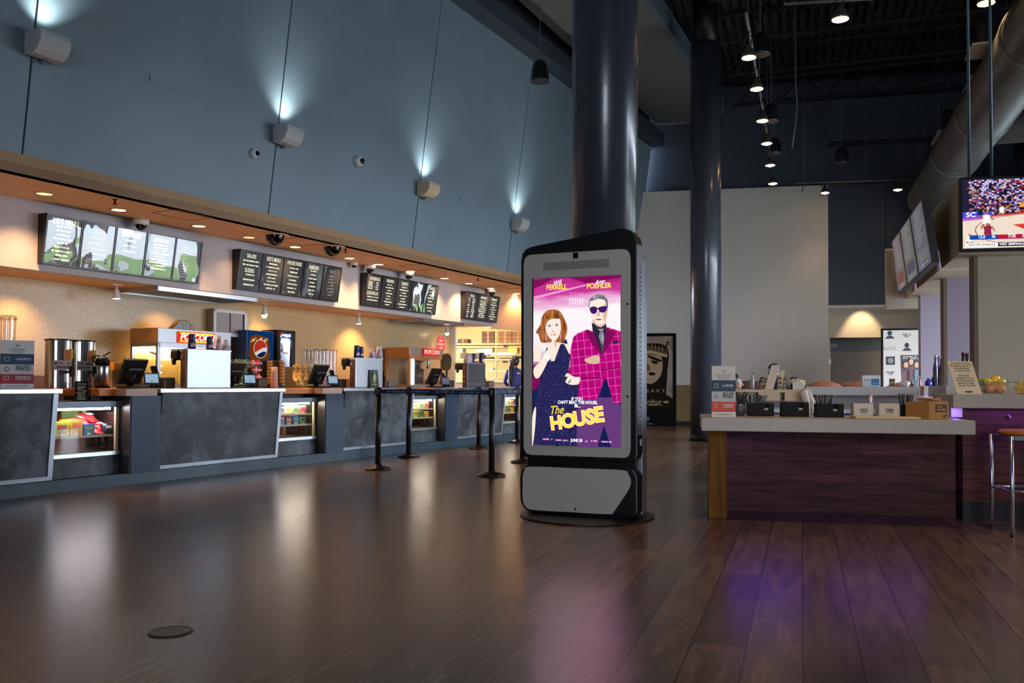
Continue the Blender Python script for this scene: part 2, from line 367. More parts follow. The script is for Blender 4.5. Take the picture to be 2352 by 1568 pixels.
# deck, joists, dropped panel and beam
b = M(); a = -14.
while a < 5.4:
    b.hexa([(a, -9, 9.3), (a+.1, -9, 9.3), (a+.1, 30, 9.3), (a, 30, 9.3), (a, -9, 9.42), (a+.2, -9, 9.42), (a+.2, 30, 9.42), (a, 30, 9.42)], 0); a += .2
struct('ceiling', b, black_m, -GA)
b = M(); pl = [atz(1190, 0, 8.35), atz(1480, 0, 8.35)]; la, lb = WF.l(pl[0]), WF.l(pl[1])
e0, e1 = WF.l(atz(1311, 108, 8.35)), WF.l(atz(1590, 165, 8.35))
k0, k1 = (e0-la)/(e0.x-la.x), (e1-lb)/(e1.x-lb.x)
A = la+k0*(-2-la.x); A2 = la+k0*(24-la.x); B0 = lb+k1*(-2-lb.x); B2 = lb+k1*(23-lb.x)
b.prism([(A.x, A.y), (B0.x, B0.y), (B2.x, B2.y), (A2.x, A2.y)], 8.35, 8.6, 0, 'XY')
b.prism([(B0.x, B0.y), (B0.x, B0.y-.12), (B2.x, B2.y-.12), (B2.x, B2.y)], 8.32, 8.75, 1, 'XY')
struct('ceiling_panel', b, [mat('grey painted board', (104, 110, 108), .7), mat('blue grey edge', (84, 100, 116), .6)], AW)
b = M(); b.box(-8, 22.9, 7.55, 8.1, 7.66, 8.0); struct('trim_beam', b, navy, AW)
b = M(); b.box(-8, 23, 8.0, 8.2, 7.66, 9.4); struct('wall_left_head', b, black_m, AW)
# columns
colm = mat('dark blue grey column paint', (60, 66, 76), .27, coat=.15, noise=.03)
def column(n, x, y, r, z1, base=True):
    p = Vector((x, y, 0)); b = M()
    b.lathe([(r, 0), (r, z1)], (0, 0, 0), 64); 
    if base: b.lathe([(r+.02, 0), (r+.02, .12), (r, .125)], (0, 0, 0), 64, 1)
    if z1 < 8.2: b.lathe([(r-.06, z1), (r-.06, z1+1.2)], (0, 0, 0), 32, 1)
    o = struct(f'column_{n}', b, [colm, black_pl]); o.location = p; return o
column(1, (1388-1176)/F*8.35, 8.35, .315, 9.3)
column(2, 3.84, 17.25, .3, 7.85)
# the hall's glazed right side, the rear wall and the outdoors they look on to
def wall_with_windows(name, fr, along, c, lo, hi, z1, wins, zw, ang):
    """along 'b': wall at a=c from b=lo to b=hi; along 'a': wall at b=c"""
    def bx(b, q0, q1, z0, z2, t0, t1, m=0):
        (b.box(c+t0, c+t1, q0, q1, z0, z2, m) if along == 'b' else b.box(q0, q1, c+t0, c+t1, z0, z2, m))
    b = M(); q = lo
    for w0, w1 in wins:
        bx(b, q, w0, 0, z1, 0, .2); bx(b, w0, w1, 0, zw[0], 0, .2); bx(b, w0, w1, zw[1], z1, 0, .2); q = w1
    bx(b, q, hi, 0, z1, 0, .2); struct(name, b, navy, ang)
    for w0, w1 in wins:
        WINN[0] += 1; b = M(); k = max(1, round((w1-w0)/1.8)); st = (w1-w0)/k
        for i in range(k+1): bx(b, w0+i*st-.03, w0+i*st+.03, zw[0], zw[1], .04, .14)
        for z in (zw[0], 2.4, zw[1]-.06): bx(b, w0, w1, z, z+.06, .04, .14)
        w = struct(f'window_{WINN[0]}', b, alu, ang)
        b = M(); bx(b, w0, w1, zw[0], zw[1], .085, .095); obj('pane', b, glass, w)
WINN = [0]
WR = 5.2
wall_with_windows('wall_right', GF, 'b', WR, -9, 28, 9.4, [(8.6, 18.4)], (.08, 3.7), -GA)
wall_with_windows('wall_rear', GF, 'a', -9., -14, 5.2, 9.4, [(-4., 4.6)], (.5, 4.2), -GA)
b = M(); b.box(-8.2, -8, -2, 11, 0, 9.4); struct('wall_far_left', b, navy, AW)
b = M(); b.box(5.45, 40, -25, 60, -.3, -.12); struct('ground', b, mat('pale concrete', (196, 198, 196), .8, noise=.06), -GA)
b = M(); b.hexa([(9.6, -20, -.12), (11.2, -20, .3), (11.2, 12, .3), (9.6, 12, -.12), (9.7, -20, -.3), (12, -20, -.3), (12, 12, -.3), (9.7, 12, -.3)], 0)
b.hexa([(8.6, 14.5, -.12), (10.6, 14.5, .35), (12.4, 40, .5), (10.6, 40, -.12), (8.7, 14.5, -.3), (12, 14.5, -.3), (13.6, 40, -.3), (10.7, 40, -.3)], 0)
struct('ground_bank', b, mat('grass', (96, 132, 50), .9, noise=.4, nscale=3), -GA)
# ------------------------------------------------------------------ light
w = bpy.data.worlds.new('sky'); SC.world = w; w.use_nodes = True
w.node_tree.nodes['Background'].inputs[0].default_value = (*lin((226, 238, 255)), 1)
w.node_tree.nodes['Background'].inputs[1].default_value = SKY = 20.
def portal(fr, ang, loc, sx, sy, rot):
    l = bpy.data.lights.new('portal', 'AREA'); l.shape = 'RECTANGLE'; l.size = sx; l.size_y = sy; l.cycles.is_portal = True
    o = bpy.data.objects.new('portal', l); C.objects.link(o); o.location = loc; o.rotation_euler = rot
portal(GF, 0, GF.w(WR+.22, 13.5, 1.89), 9.8, 3.62, (PI/2, 0, -GA+PI/2))
portal(GF, 0, GF.w(.3, -9.02, 2.35), 8.6, 3.7, (PI/2, 0, -GA))
# unseen fill lamps added behind the counter lip to warm the soffit, and the hall's row of downlights near the camera
for s in (4.4, 6.6, 9.2, 11.6, 14.0, 16.4): lamp('AREA', WF.w(s, 9.0, .99), 6.5, (1, .62, .34), 1.9, size_y=.3, aim=WF.w(s, 9.02, 3.2), name='soffit_fill')
for x, e in ((-.8, 60), (1.5, 230), (3.4, 230)): lamp('SPOT', (x, 4.7, 6.3), e, (1, .72, .48), .1, aim=(x, 6.0, 0), spot=66, blend=.9, name='hall_downlight')

# ------------------------------------------------------------------ concession counter
NTH = ['nearest', 'second', 'third', 'fourth', 'fifth']
b = M(); b.box(-3, 18.4, 8.06, 8.9, 0, .125); tag(obj('counter_plinth', b, teal_base, ang=AW), 'long dark teal plinth under the whole concession counter', 'plinth')
PAN = [(-.6, 5.44), (6.70, 8.57), (9.86, 11.57), (12.95, 14.64), (16.1, 17.8)]
PL = ['slate fronted counter section under the white service sign at left edge', 'slate fronted counter section under the bright steel cup dispenser', 'slate fronted counter section behind the leftmost black stanchion', 'slate fronted counter section carrying the third cup dispenser', 'far slate counter section mostly hidden by the kiosk']
for i, (s0, s1) in enumerate(PAN):
    t = wthing('slate_counter', PL[i], 'counter', s0, 8.0, 0, 'slate counter sections'); L_ = s1-s0
    b = M(); b.hexa([(0, .06, .13), (L_, .06, .13), (L_, .8, .13), (0, .8, .13), (0, -.02, .985), (L_, -.02, .985), (L_, .8, .985), (0, .8, .985)]); obj('front_panel', b, slate, t)
    b = M(); b.box(-.06, L_+.04, -.05, .75, .985, 1.035, 0, .006)
    k = 0
    while .12+k*.3 < L_: b.cyl((.12+k*.3, -.05, 1.01), (.12+k*.3, -.053, 1.01), .008, seg=8); k += 1
    obj('steel_top', b, steel, t)
    b = M(); b.hexa([(0, .045, .135), (L_, .045, .135), (L_, .065, .135), (0, .065, .135), (0, .04, .175), (L_, .04, .175), (L_, .06, .175), (0, .06, .175)]); obj('bottom_trim', b, alu, t)
    b = M(); b.hexa([(L_-.045, .047, .135), (L_+.004, .047, .135), (L_+.004, .07, .135), (L_-.045, .07, .135), (L_-.045, -.033, .985), (L_+.006, -.033, .985), (L_+.006, 0, .985), (L_-.045, 0, .985)]); obj('corner_trim', b, alu, t)
NAV = [(6.31, 6.69, 6.04), (9.47, 9.85, 8.63), (12.55, 12.94, 11.63), (15.7, 16.09, 14.70)]
for i, (s0, s1, w0) in enumerate(NAV):
    t = wthing('till_counter', f'navy till block, {NTH[i]} from the left along the counter front', 'counter', s0, 8.0, 0, 'navy till blocks')
    b = M(); b.box(0, s1-s0, .0, .75, .125, .954); obj('navy_block', b, navy_lam, t)
    b = M(); b.box(-.012, -.001, .01, .75, .125, .95); obj('dark_return', b, mat('dark bronze panel', (50, 44, 40), .35), t)
    t = wthing('wood_countertop', f'orange edged wood countertop over the {NTH[i]} navy till block', 'countertop', s0, 8.0, 0, 'wood countertops')
    b = M(); e = w0-s0; b.box(e, -.061, .17, .85, .955, 1.03, 0, .004); b.prism([(-.06, .01), (s1-s0-.075, -.03), (s1-s0-.075, .85), (-.06, .85)], .955, 1.03, 1, 'XY'); obj('wood_top', b, [orange_wood, pink_wood], t)
    b = M(); b.box(e+.0, -.13, .3, .75, .905, .955); obj('recess_shade', b, mat('recess shade', (38, 32, 30), .6), t)  # dark block in the recess below the top, its shade given as colour
candy = [(40, 150, 190), (206, 214, 40), (222, 170, 40), (44, 84, 160), (200, 60, 50), (230, 120, 40), (90, 150, 70), (150, 50, 120), (225, 210, 190), (60, 60, 70)]
def cm(c): return mat('pack %d %d %d' % c, c, .35, coat=.3)
def candy_box(s, n, z, w, d, h, c, label, group):
    b = M(); b.box(-w/2, w/2, 0, d, 0, h, 0, .003); b.box(-w*.36, w*.36, -.002, 0, h*.5, h*.8, 1); b.words((0, -.001, h*.28), w*.6, h*.14, m=1, seed=int(s*977+n*31)); b.box(-w*.2, w*.12, -.002, 0, h*.1, h*.2, 2)
    o = obj('candy_box', b, [cm(c), cm(candy[(candy.index(c)+3) % 10] if c in candy else (240, 230, 210)), white_m]); o.location = WF.w(s, n, z); o.rotation_euler = (0, 0, AW); return tag(o, label, 'candy', group)
def candy_bag(s, n, z, w, h, c, tilt, label, group, turn=0.):
    b = M(); k = 8; top = []
    prof = [(.0, .004), (.08, .02), (.3, .045), (.6, .05), (.88, .025), (1, .003)]
    rows = []
    for f, th in prof: rows.append([b.b.verts.new((w*(i/k-.5), sg*th*math.sin(PI*max(.06, min(.94, i/k))), f*h)) for sg in (-1, 1) for i in range(k+1)])
    for r0, r1 in zip(rows, rows[1:]):
        for i in range(k): b.face([r0[i], r0[i+1], r1[i+1], r1[i]], 0, True); q = k+1; b.face([r0[q+i+1], r0[q+i], r1[q+i], r1[q+i+1]], 0, True)
    b.box(-w*.3, w*.3, -.053, -.05, h*.4, h*.62, 1)
    o = obj('candy_bag', b, [cm(c), white_m]); o.location = WF.w(s, n, z); o.rotation_euler = (R(tilt), 0, AW+turn); return tag(o, label, 'candy', group)
case_l = [(5.50, 6.28), (8.63, 9.44), (11.63, 12.52), (14.70, 15.6)]
tubeg = glow('case tube light', (240, 232, 235), 55.); tubew = glow('warm case tube light', (255, 240, 214), 75.)
case_in = mat('case deck', (168, 140, 104), .4); cream_metal = mat('cream painted metal', (214, 196, 152), .4)
for i, (s0, s1) in enumerate(case_l):
    L_ = s1-s0
    t = wthing('display_case', ['lit glass candy case between the left counter section and the first navy block', 'brightly lit glass candy case left of the second navy block', 'lit glass candy case seen behind the stanchion posts', 'farthest lit candy case beside the kiosk edge'][i], 'display case', s0, 8.17, 0, 'candy display cases')
    b = M(); b.box(0, L_+.01, 0, .55, .125, .325); obj('base_panel', b, slate, t)
    b = M(); b.box(0, L_, -.03, .03, .325, .372, 0, .004); obj('sill', b, steel, t)
    b = M(); b.box(0, L_, .03, .56, .33, .365); obj('deck', b, case_in, t)
    b = M(); b.box(0, L_+.02, -.02, .56, .87, .9); b.box(0, L_+.02, -.02, .02, .835, .87); obj('top_rail', b, mat('dull aluminium rail', (124, 132, 142), .5, .6), t)
    b = M(); b.box(L_-.03, L_, 0, .03, .37, .84); b.box(L_-.03, L_, .53, .56, .37, .84); b.box(L_*.42, L_*.42+.02, .53, .56, .37, .84); b.box(0, .03, .53, .56, .37, .84); obj('frame_post', b, cream_metal, t)
    b = M(); b.box(0, L_-.03, 0, .004, .372, .835); obj('front_glass', b, glass, t)
    b = M(); b.box(L_-.018, L_-.012, .03, .53, .37, .84); obj('side_glass', b, glass, t)
    b = M(); b.cyl((.02, .06, .82), (L_-.06, .06, .82), .012, seg=10); obj('light_tube', b, tubeg if i == 0 else tubew, t)
    for z in ((.525,) if i == 0 else (.52, .665)):
        b = M(); b.box(0, L_-.03, .06, .5, z, z+.014); b.box(0, L_-.03, .045, .06, z-.004, z+.02, 1); obj('shelf', b, [glass, cream_metal], t)
    lamp('AREA', WF.w(s0+L_/2, 8.17+.12, .815), [2, 7, 5, 5][i], (1, .9, .8) if i else (.92, .9, 1), L_*.8, size_y=.1, aim=WF.w(s0+L_/2, 8.5, .3))
# nearest case: boxes and bags on its shelf, price papers on its deck
g0 = 'candy on the nearest case shelf'
for sx, c, w_, h_, lb in ((5.53, (40, 150, 190), .13, .125, 'blue fruit candy box at the left end of the nearest case shelf'), (5.69, (206, 214, 40), .15, .15, 'lime yellow candy box with dark emblem on the nearest case shelf'), (5.855, (222, 170, 40), .135, .17, 'golden candy box with two name bands on the nearest case shelf'), (6.0, (44, 84, 160), .125, .12, 'dark blue candy box beside the red bags in the nearest case')):
    candy_box(sx, 8.26, .54, w_, .2, h_, c, lb, g0)
candy_box(5.62, 8.5, .54, .3, .18, .18, (206, 214, 40), 'long yellow candy box lying behind the front boxes', g0)
for k in range(5):
    candy_bag(6.06+.05*((k*2) % 3), 8.27+.025*k, .552+.03*k, .2, .2, (198, 44, 48), -74+k*2, f'red candy bag, {NTH[k]} from the front in the slumped pile', g0, turn=R(-24+k*13))
candy_bag(6.2, 8.24, .545, .1, .13, (48, 40, 62), -20, 'dark purple candy bag at the right end of the nearest shelf', g0)
for k, (s, n) in enumerate(((5.82, 8.34), (6.07, 8.45))):
    b = M(); b.box(-.07, .07, -.05, .05, 0, .002); tag(obj('price_paper', b, cream, ang=AW+.2, loc=WF.w(s, n, .366)), ['pale paper slip lying mid deck in the nearest case', 'pale paper slip at the right of the nearest case deck'][k], 'paper')
rnd = random.Random(4)
for i in (1, 2, 3):
    s0, s1 = case_l[i]; g = ['', 'candy in the second case', 'candy in the third case', 'candy in the farthest case'][i]; nm = ['', 'second', 'third', 'farthest'][i]
    cs_top = [(225, 210, 190), (230, 170, 110), (225, 210, 190), (150, 160, 130), (200, 110, 80)]
    cs_low = [(40, 150, 190), (90, 150, 190), (70, 80, 90), (44, 84, 160), (90, 150, 70)] if i == 1 else [(206, 214, 40), (90, 150, 190), (206, 214, 40), (90, 150, 70), (222, 170, 40)]
    for k in range(5):
        s = s0+.09+k*(s1-s0-.16)/4.6
        for z, cs, row in ((.679, cs_top, 'upper'), (.534, cs_low, 'lower')):
            c = cs[k]
            if c not in candy: candy.append(c)
            while len(candy) < 10: candy.append(c)
            candy_box(s, 8.25, z, .115, .17, .095+.02*rnd.random(), c, f'small candy box, {NTH[k]} from left on the {row} shelf of the {nm} case', g)
    for k in range(3):
        candy_bag(s0+.2+k*.18, 8.37, .545, .17, .14, (232, 196, 44) if k != 1 else (206, 60, 60), 12, f'upright {"red" if k == 1 else "yellow"} candy bag, {NTH[k]} from left behind the lower boxes of the {nm} case', g)
# ------------------------------------------------------------------ back counter along the tiled wall
t = wthing('back_counter', 'long brown wood back counter along the tiled wall', 'counter', -3, 9.85, 0)
b = M(); b.box(0, 19.6, .02, .69, 0, .95); obj('cabinet_body', b, brown_wood, t)
b = M(); b.box(0, 19.6, -.02, .69, .95, 1.0, 0, .004); obj('wood_top', b, brown_wood, t)
for k in range(6):
    d = M(); x = 8.25+k*.62; d.box(x, x+.6, 0, .02, .1, .74, 0, .003); o = obj('door', d, brown_wood, t); h = M(); h.tube([(x+.46, 0, .68), (x+.46, -.03, .68), (x+.56, -.03, .68), (x+.56, 0, .68)], .006, 6); obj('handle', h, steel, o)
    d = M(); d.box(x, x+.6, 0, .02, .76, .93, 0, .003); o = obj('drawer', d, brown_wood, t); h = M(); h.tube([(x+.25, 0, .85), (x+.25, -.03, .85), (x+.35, -.03, .85), (x+.35, 0, .85)], .006, 6); obj('handle', h, steel, o)
# ------------------------------------------------------------------ menu screens, sign stands
menu_dark = mat('menu face', (44, 46, 50), .35, emit=(44, 46, 50), es=.35)
menu_txt = glow('menu lettering', (250, 244, 214), 1.15); menu_txt2 = glow('dim menu lettering', (214, 214, 206), .55)
menu_glass = pane('menu glass', refl=.16, rough=.01, bump=.3)
frame_m = mat('black purple frame', (20, 14, 20), .3)
def board(s, w, names, heads, label, glassy):
    n, z0, h, tilt = 9.63, 2.475, .585, .09
    t = wthing('menu_board', label, 'menu board', s, n, z0, 'menu boards over the counter'); k = len(heads); pw = w/k
    b = M(); b.hexa([(0, -.05, 0), (w, -.05, 0), (w, .02, 0), (0, .02, 0), (0, -.05-tilt, h), (w, -.05-tilt, h), (w, .02, h), (0, .02, h)]); obj('housing', b, frame_m, t)
    up = Vector((0, -tilt, h)).normalized(); nn = Vector((1, 0, 0)).cross(up)
    for i, hd in enumerate(heads):
        x0 = i*pw+.022; x1 = (i+1)*pw-.016; o = Vector(((x0+x1)/2, -.05, 0))
        P = lambda u, v, e: Vector((x0+(x1-x0)*u, -.05, 0))+up*(.02+.55*v)+nn*e
        b = M(); b.hexa([P(0,0,.001), P(1,0,.001), P(1,1,.001), P(0,1,.001), P(0,0,.006), P(1,0,.006), P(1,1,.006), P(0,1,.006)]); sc = obj('screen', b, menu_dark, t)
        b = M()
        for kind, body, u, v, sz in hd:
            if kind == 'T': b.text(body, sz, P(u, v, .0075), up=up, sx=.62, bold=.012)
            elif kind == 'D': b.text(body, sz, P(u, v, .0075), up=up, sx=.62, bold=.004, m=1)
            else: b.words(P(u, v, .0075), body*(x1-x0), sz, up=up, m=1 if kind == 'd' else 0, seed=int(1000*v)+i*17)
        obj('lettering', b, [menu_txt, menu_txt2], sc)
        b = M(); b.poly([P(0,0,.012), P(1,0,.012), P(1,1,.012), P(0,1,.012)]); obj('cover_glass', b, glassy, t)
    b = M()
    for i in range(k+1):
        x = min(max(i*pw, .008), w-.008)
        p = [Vector((x+dx, -.05, 0))+up*v+nn*e for e in (0, .014) for dx, v in ((-.008, 0), (.008, 0), (.008, .588), (-.008, .588))]; b.hexa(p)
    for v0, v1 in ((0, .018), (.57, .588)):
        p = [Vector((x, -.05, 0))+up*v+nn*e for e in (0, .014) for x, v in ((0, v0), (w, v0), (w, v1), (0, v1))]; b.hexa(p)
    obj('frame', b, frame_m, t)
def rows(v0, v1, k, w=.55, h=.022, kind='w', u=.5, seed=0):
    r_ = random.Random(seed+k); return [(kind, w*r_.uniform(.55, 1.1), u, v0+(v1-v0)*i/max(1, k-1), h) for i in range(k)]
board(6.3, 2.3, 0, [[('T', "KID'S MENU", .52, .9, .1)]+rows(.8, .1, 9, .6), [('D', 'TREATS', .5, .8, .09)]+rows(.68, .2, 5, .6, kind='d'), [('T', 'BEVERAGES', .5, .88, .09)]+rows(.75, .5, 3, .55), [('T', 'BEVERAGES', .5, .87, .075)]+rows(.77, .2, 9, .7), [('D', 'SPECIALS', .45, .78, .07)]+rows(.68, .1, 10, .4, kind='d', u=.35)],
      'five panel menu board with bright window glare, above the tea urns', menu_glass)
board(9.3, 2.3, 0, [[('T', 'SALADS', .5, .89, .085)]+rows(.76, .65, 2, .7)+[('T', 'SLIDERS', .48, .5, .085)]+rows(.39, .12, 3, .65), [('T', "KID'S MENU", .5, .9, .09)]+rows(.78, .1, 8, .65), [('T', 'HOUSE FAVES', .5, .9, .085)]+rows(.76, .08, 7, .65), [('T', 'BURGERS', .5, .88, .085)]+rows(.78, .1, 7, .5), [('D', 'TREATS', .5, .85, .075)]+rows(.72, .15, 7, .5, kind='d')],
      'five panel menu board headed salads and sliders, above the second soda fridge', menu_glass)
board(12.3, 2.3, 0, [[('T', 'FLATBREADS', .5, .87, .085)]+rows(.76, .55, 5, .3, u=.25)+rows(.76, .55, 4, .3, u=.72)+[('T', 'QUESADILLAS', .45, .4, .085)]+rows(.28, .18, 2, .7), [('T', 'PREVIEWS', .5, .88, .08)]+rows(.76, .1, 8, .5), [('T', 'DESSERTS', .5, .88, .08)]+rows(.76, .08, 8, .6), [('D', 'PIZZAS', .5, .88, .085)]+rows(.76, .08, 10, .5, kind='d'), [('T', 'DESSERTS', .5, .88, .08)]+rows(.76, .08, 7, .6)],
      'five panel menu board headed flatbreads, above the dark exhaust hood', menu_glass)
board(15.7, 1.42, 0, [[('T', 'SPECIAL', .5, .88, .075)]+rows(.78, .08, 9, .25, u=.25)+rows(.78, .08, 12, .3, u=.68), [('T', 'BEVERAGES', .5, .88, .075)]+rows(.76, .12, 10, .7), [('T', 'BEVERAGES', .5, .88, .075)]+rows(.76, .1, 8, .6)],
      'small three panel menu board at the far end of the counter', menu_glass)
def service_sign(fr, ang, a, bb, z, w, h, lean, label, red, seed=1):
    """acrylic stand with the four striped card"""
    t = thing('service_sign', label, 'sign', fr.w(a, bb, z), ang, None)
    up = Vector((0, lean, 1)).normalized(); P = lambda u, v, e: Vector((-w/2+w*u, 0, 0))+up*(h*v)+Vector((0, -e, 0))
    b = M(); b.hexa([P(0,0,0), P(1,0,0), P(1,0,-.05), P(0,0,-.05), P(0,1,0), P(1,1,0), P(1,1,-.01), P(0,1,-.01)]); obj('stand', b, mat('acrylic white', (214, 212, 210), .3), t)
    cols = [paper, mat('slate blue print', (52, 78, 100), .6), mat('print grey white', (206, 206, 206), .6), red, paper]
    b = M()
    for (v0, v1), m in zip(((.72, 1), (.5, .72), (.3, .5), (.1, .3), (0, .1)), range(5)): b.poly([P(0,v0,.002), P(1,v0,.002), P(1,v1,.002), P(0,v1,.002)], m)
    cd = obj('card', b, cols, t)
    b = M(); g = mat('pale grey print', (150, 150, 152), .7); u_ = .05*h
    b.text('SIGNATURE', u_*1.3, P(.5, .81, .003), up=up, m=1, sx=.85); b.text('SERVICE', u_*1.3, P(.5, .76, .003), up=up, m=1, sx=.85)
    b.prism([(P(.42, 0, 0).x, h*.87), (P(.58, 0, 0).x, h*.87), (P(.5, 0, 0).x, h*.93)], -.0035, -.003, 1) if lean == 0 else b.text('^', u_*3, P(.5, .87, .003), up=up, m=1)
    for v, m, n_ in ((.615, 0, 2), (.43, 2, 4), (.22, 0, 3)):
        for q in range(n_): b.words(P(.68, v+.028*((n_-1)/2-q), .003), w*.46, h*.018, up=up, m=m, seed=q+int(v*99))
    for v0, v1, u0, u1 in ((.57, .65, .12, .27), (.18, .26, .12, .26)):
        for x0, x1, y0, y1 in ((u0, u1, v0, v0+.008), (u0, u1, v1-.008, v1), (u0, u0+.015, v0, v1), (u1-.015, u1, v0, v1)): b.poly([P(x0,y0,.003), P(x1,y0,.003), P(x1,y1,.003), P(x0,y1,.003)], 0)
    for q in range(16):
        a0, a1 = 2*PI*q/16, 2*PI*(q+1)/16; b.poly([P(.19+r*math.cos(a), .4+r*w/h*math.sin(a), .003) for r, a in ((.055, a0), (.075, a0), (.075, a1), (.055, a1))], 2)
    b.words(P(.5, .05, .003), w*.7, h*.012, up=up, m=2, seed=5); obj('print', b, [white_m, g, ink], cd); return t
red1 = mat('rose red print', (176, 64, 76), .6); red2 = mat('tomato red print', (224, 84, 62), .6)
a0, a1, z0, z1 = WF.rect(8, 789, 79, 891, 8.05)
service_sign(WF, AW-R(28), (a0+a1)/2, 8.08, 1.036, (a1-a0)*.93, .46, 0, 'white, blue and red service sign standing on the counter at far left', red1)
b = M(); b.hexa([(-.1, 0, 0), (.1, 0, 0), (.1, .02, 0), (-.1, .02, 0), (-.1, .05, .28), (.1, .05, .28), (.1, .07, .28), (-.1, .07, .28)], 0)
for k in range(8): b.words((0, .004+.0055*k-.006, .04+.03*k), .16, .014, up=(0, .05, .28), m=1, seed=k)
tag(obj('paper_notice', b, [cream, ink], ang=AW-R(28), loc=WF.w(4.80, 8.1, 1.036)), 'cream paper notice cut off by the left edge of the view', 'sign')
t = wthing('specials_card', 'small black specials card standing on the nearest candy case', 'sign', 5.90, 8.25, .9, turn=R(-22))
b = M(); b.hexa([(-.065, 0, 0), (.065, 0, 0), (.065, .03, 0), (-.065, .03, 0), (-.065, .03, .21), (.065, .03, .21), (.065, .04, .21), (-.065, .04, .21)]); obj('card', b, black_pl, t)
b = M(); b.text('SPECIALS', .026, (0, .0235, .18), up=(0, .03, .21), sx=.8, bold=.01)
for k in range(7): b.words((-.01*(k % 2), .0015+.003*k, .025+.021*k), .09-.02*(k % 3 == 2), .011, up=(0, .03, .21), seed=k+3)
obj('lettering', b, mat('cream print', (222, 206, 160), .7), t)
# ------------------------------------------------------------------ speakers with wall washers, cameras, soffit fittings
spk_m = mat('pale grey speaker shell', (188, 190, 194), .45); spk_g = mat('pale perforated grille', (198, 200, 204), .55, bump=.4, bscale=220)
for i, (x, y) in enumerate(((115, 106), (664, 311), (985, 435), (1190, 514))):
    p = WF.at(x, y, 8.16, .135, 3.4)
    s = SE[4+i]+.06; p.z += .06
    t = wthing('wall_speaker', ['pale box speaker at the top left corner of the blue wall', 'pale box speaker above the gap between first two menu boards', 'cream toned box speaker left of the far wall lamp, third along the blue wall', 'farthest box speaker, partly behind the kiosk top'][i], 'speaker', s, nb(p.z)-.02, p.z, 'speakers along the blue wall')
    t.scale = (.68, .68, .68)
    prof = [(0, .17), (-.1, .19), (-.36, .17), (-.385, .1), (-.37, 0), (-.3, -.1), (-.2, -.155), (-.08, -.17), (0, -.15)]
    b = M(); b.prism([(q, r) for q, r in prof], -.24, .24, 0, 'YZ', .006); obj('shell', b, spk_m if i != 2 else mat('cream speaker shell', (206, 194, 160), .45), t)
    g = [(-.363, .165), (-.388, .1), (-.373, 0), (-.303, -.1), (-.203, -.157)]
    b = M()
    for (y0, z0), (y1, z1) in zip(g, g[1:]): b.hexa([(-.235, y0, z0), (.235, y0, z0), (.235, y0+.01, z0), (-.235, y0+.01, z0), (-.235, y1-.004, z1), (.235, y1-.004, z1), (.235, y1+.01, z1), (-.235, y1+.01, z1)])
    obj('grille', b, spk_g if i != 2 else mat('cream grille', (212, 198, 158), .55), t)
    b = M(); b.cyl((0, -.1, -.15), (0, -.1, -.2), .03, seg=12); b.tube([(0, -.1, -.2), (0, -.04, -.22), (0, .0, -.2), (0, .02, -.17)], .02, 8); obj('bracket', b, grey_pl, t)
    b = M(); b.box(-.12, .12, -.16, -.06, .176, .184); obj('lamp_slot', b, glow('washer lens', (226, 255, 246), 1.6), t)
    lamp('SPOT', WF.w(s, nb(p.z)-.2, p.z+.13), 62, (.9, 1, .94), .05, aim=WF.w(s, nb(p.z+1.2)+.06, p.z+1.2), spot=110, blend=1.)
for i, (x, y, k) in enumerate(((581, 353, .75), (820, 371, 1.))):
    p = WF.at(x, y, 8.5, .135, 3.4); t = wthing('wall_camera', ['small white dome camera on the blue wall by the second speaker', 'larger white dome camera on the blue wall between speakers'][i], 'camera', p.x, nb(p.z), p.z)
    T = Matrix.Rotation(PI/2, 4, 'X')
    b = M(); b.lathe([(.085*k, 0), (.085*k, .03*k), (.07*k, .07*k), (.045*k, .085*k)], seg=24, T=T); obj('housing', b, white_m, t)
    b = M(); b.sph((0.012, -.085*k, 0), .045*k, m=0); obj('lens_dome', b, mat('smoked dome', (10, 10, 12), .08), t)
for i, (x0, y0, x1, y1) in enumerate(((343, 180, 462, 223), (768, 206, 887, 256), (1057, 456, 1101, 472), (1238, 528, 1280, 545))):
    p, q = WF.at(x0, y0, 8.5, .135, 3.4), WF.at(x1, y1, 8.5, .135, 3.4); t = M(); z = (p.z+q.z)/2
    t.hexa([(p.x, nb(z-.035)-.012, z-.035), (q.x, nb(z-.035)-.012, z-.035), (q.x, nb(z)+.0, z-.035), (p.x, nb(z), z-.035), (p.x, nb(z+.035)-.012, z+.035), (q.x, nb(z+.035)-.012, z+.035), (q.x, nb(z+.035), z+.035), (p.x, nb(z+.035), z+.035)])
    tag(obj('wall_plate', t, blue, ang=AW), ['thin blue cover plate high on the wall between the first two speakers', 'thin blue cover plate highest on the wall, above the larger camera', 'thin blue cover plate right of the third speaker', 'thin blue cover plate right of the farthest speaker'][i], 'plate')
can_ring = mat('brass can trim', (214, 160, 84), .25, .7); can_glow = glow('can lamp', (255, 214, 150), 9.); can_dim = glow('dim can lamp', (255, 206, 140), 2.2)
CANS = [(102, 445, 1), (273, 482, 1), (457, 519, 1), (572, 545, 0), (678, 567, 1), (803, 593, 1), (870, 607, 1), (943, 623, 1), (1021, 639, 1), (1077, 651, 1), (1127, 662, 1), (1187, 674, 1)]
ORD = ['first', 'second', 'third', 'fourth', 'fifth', 'sixth', 'seventh', 'eighth', 'ninth', 'tenth', 'eleventh', 'twelfth']
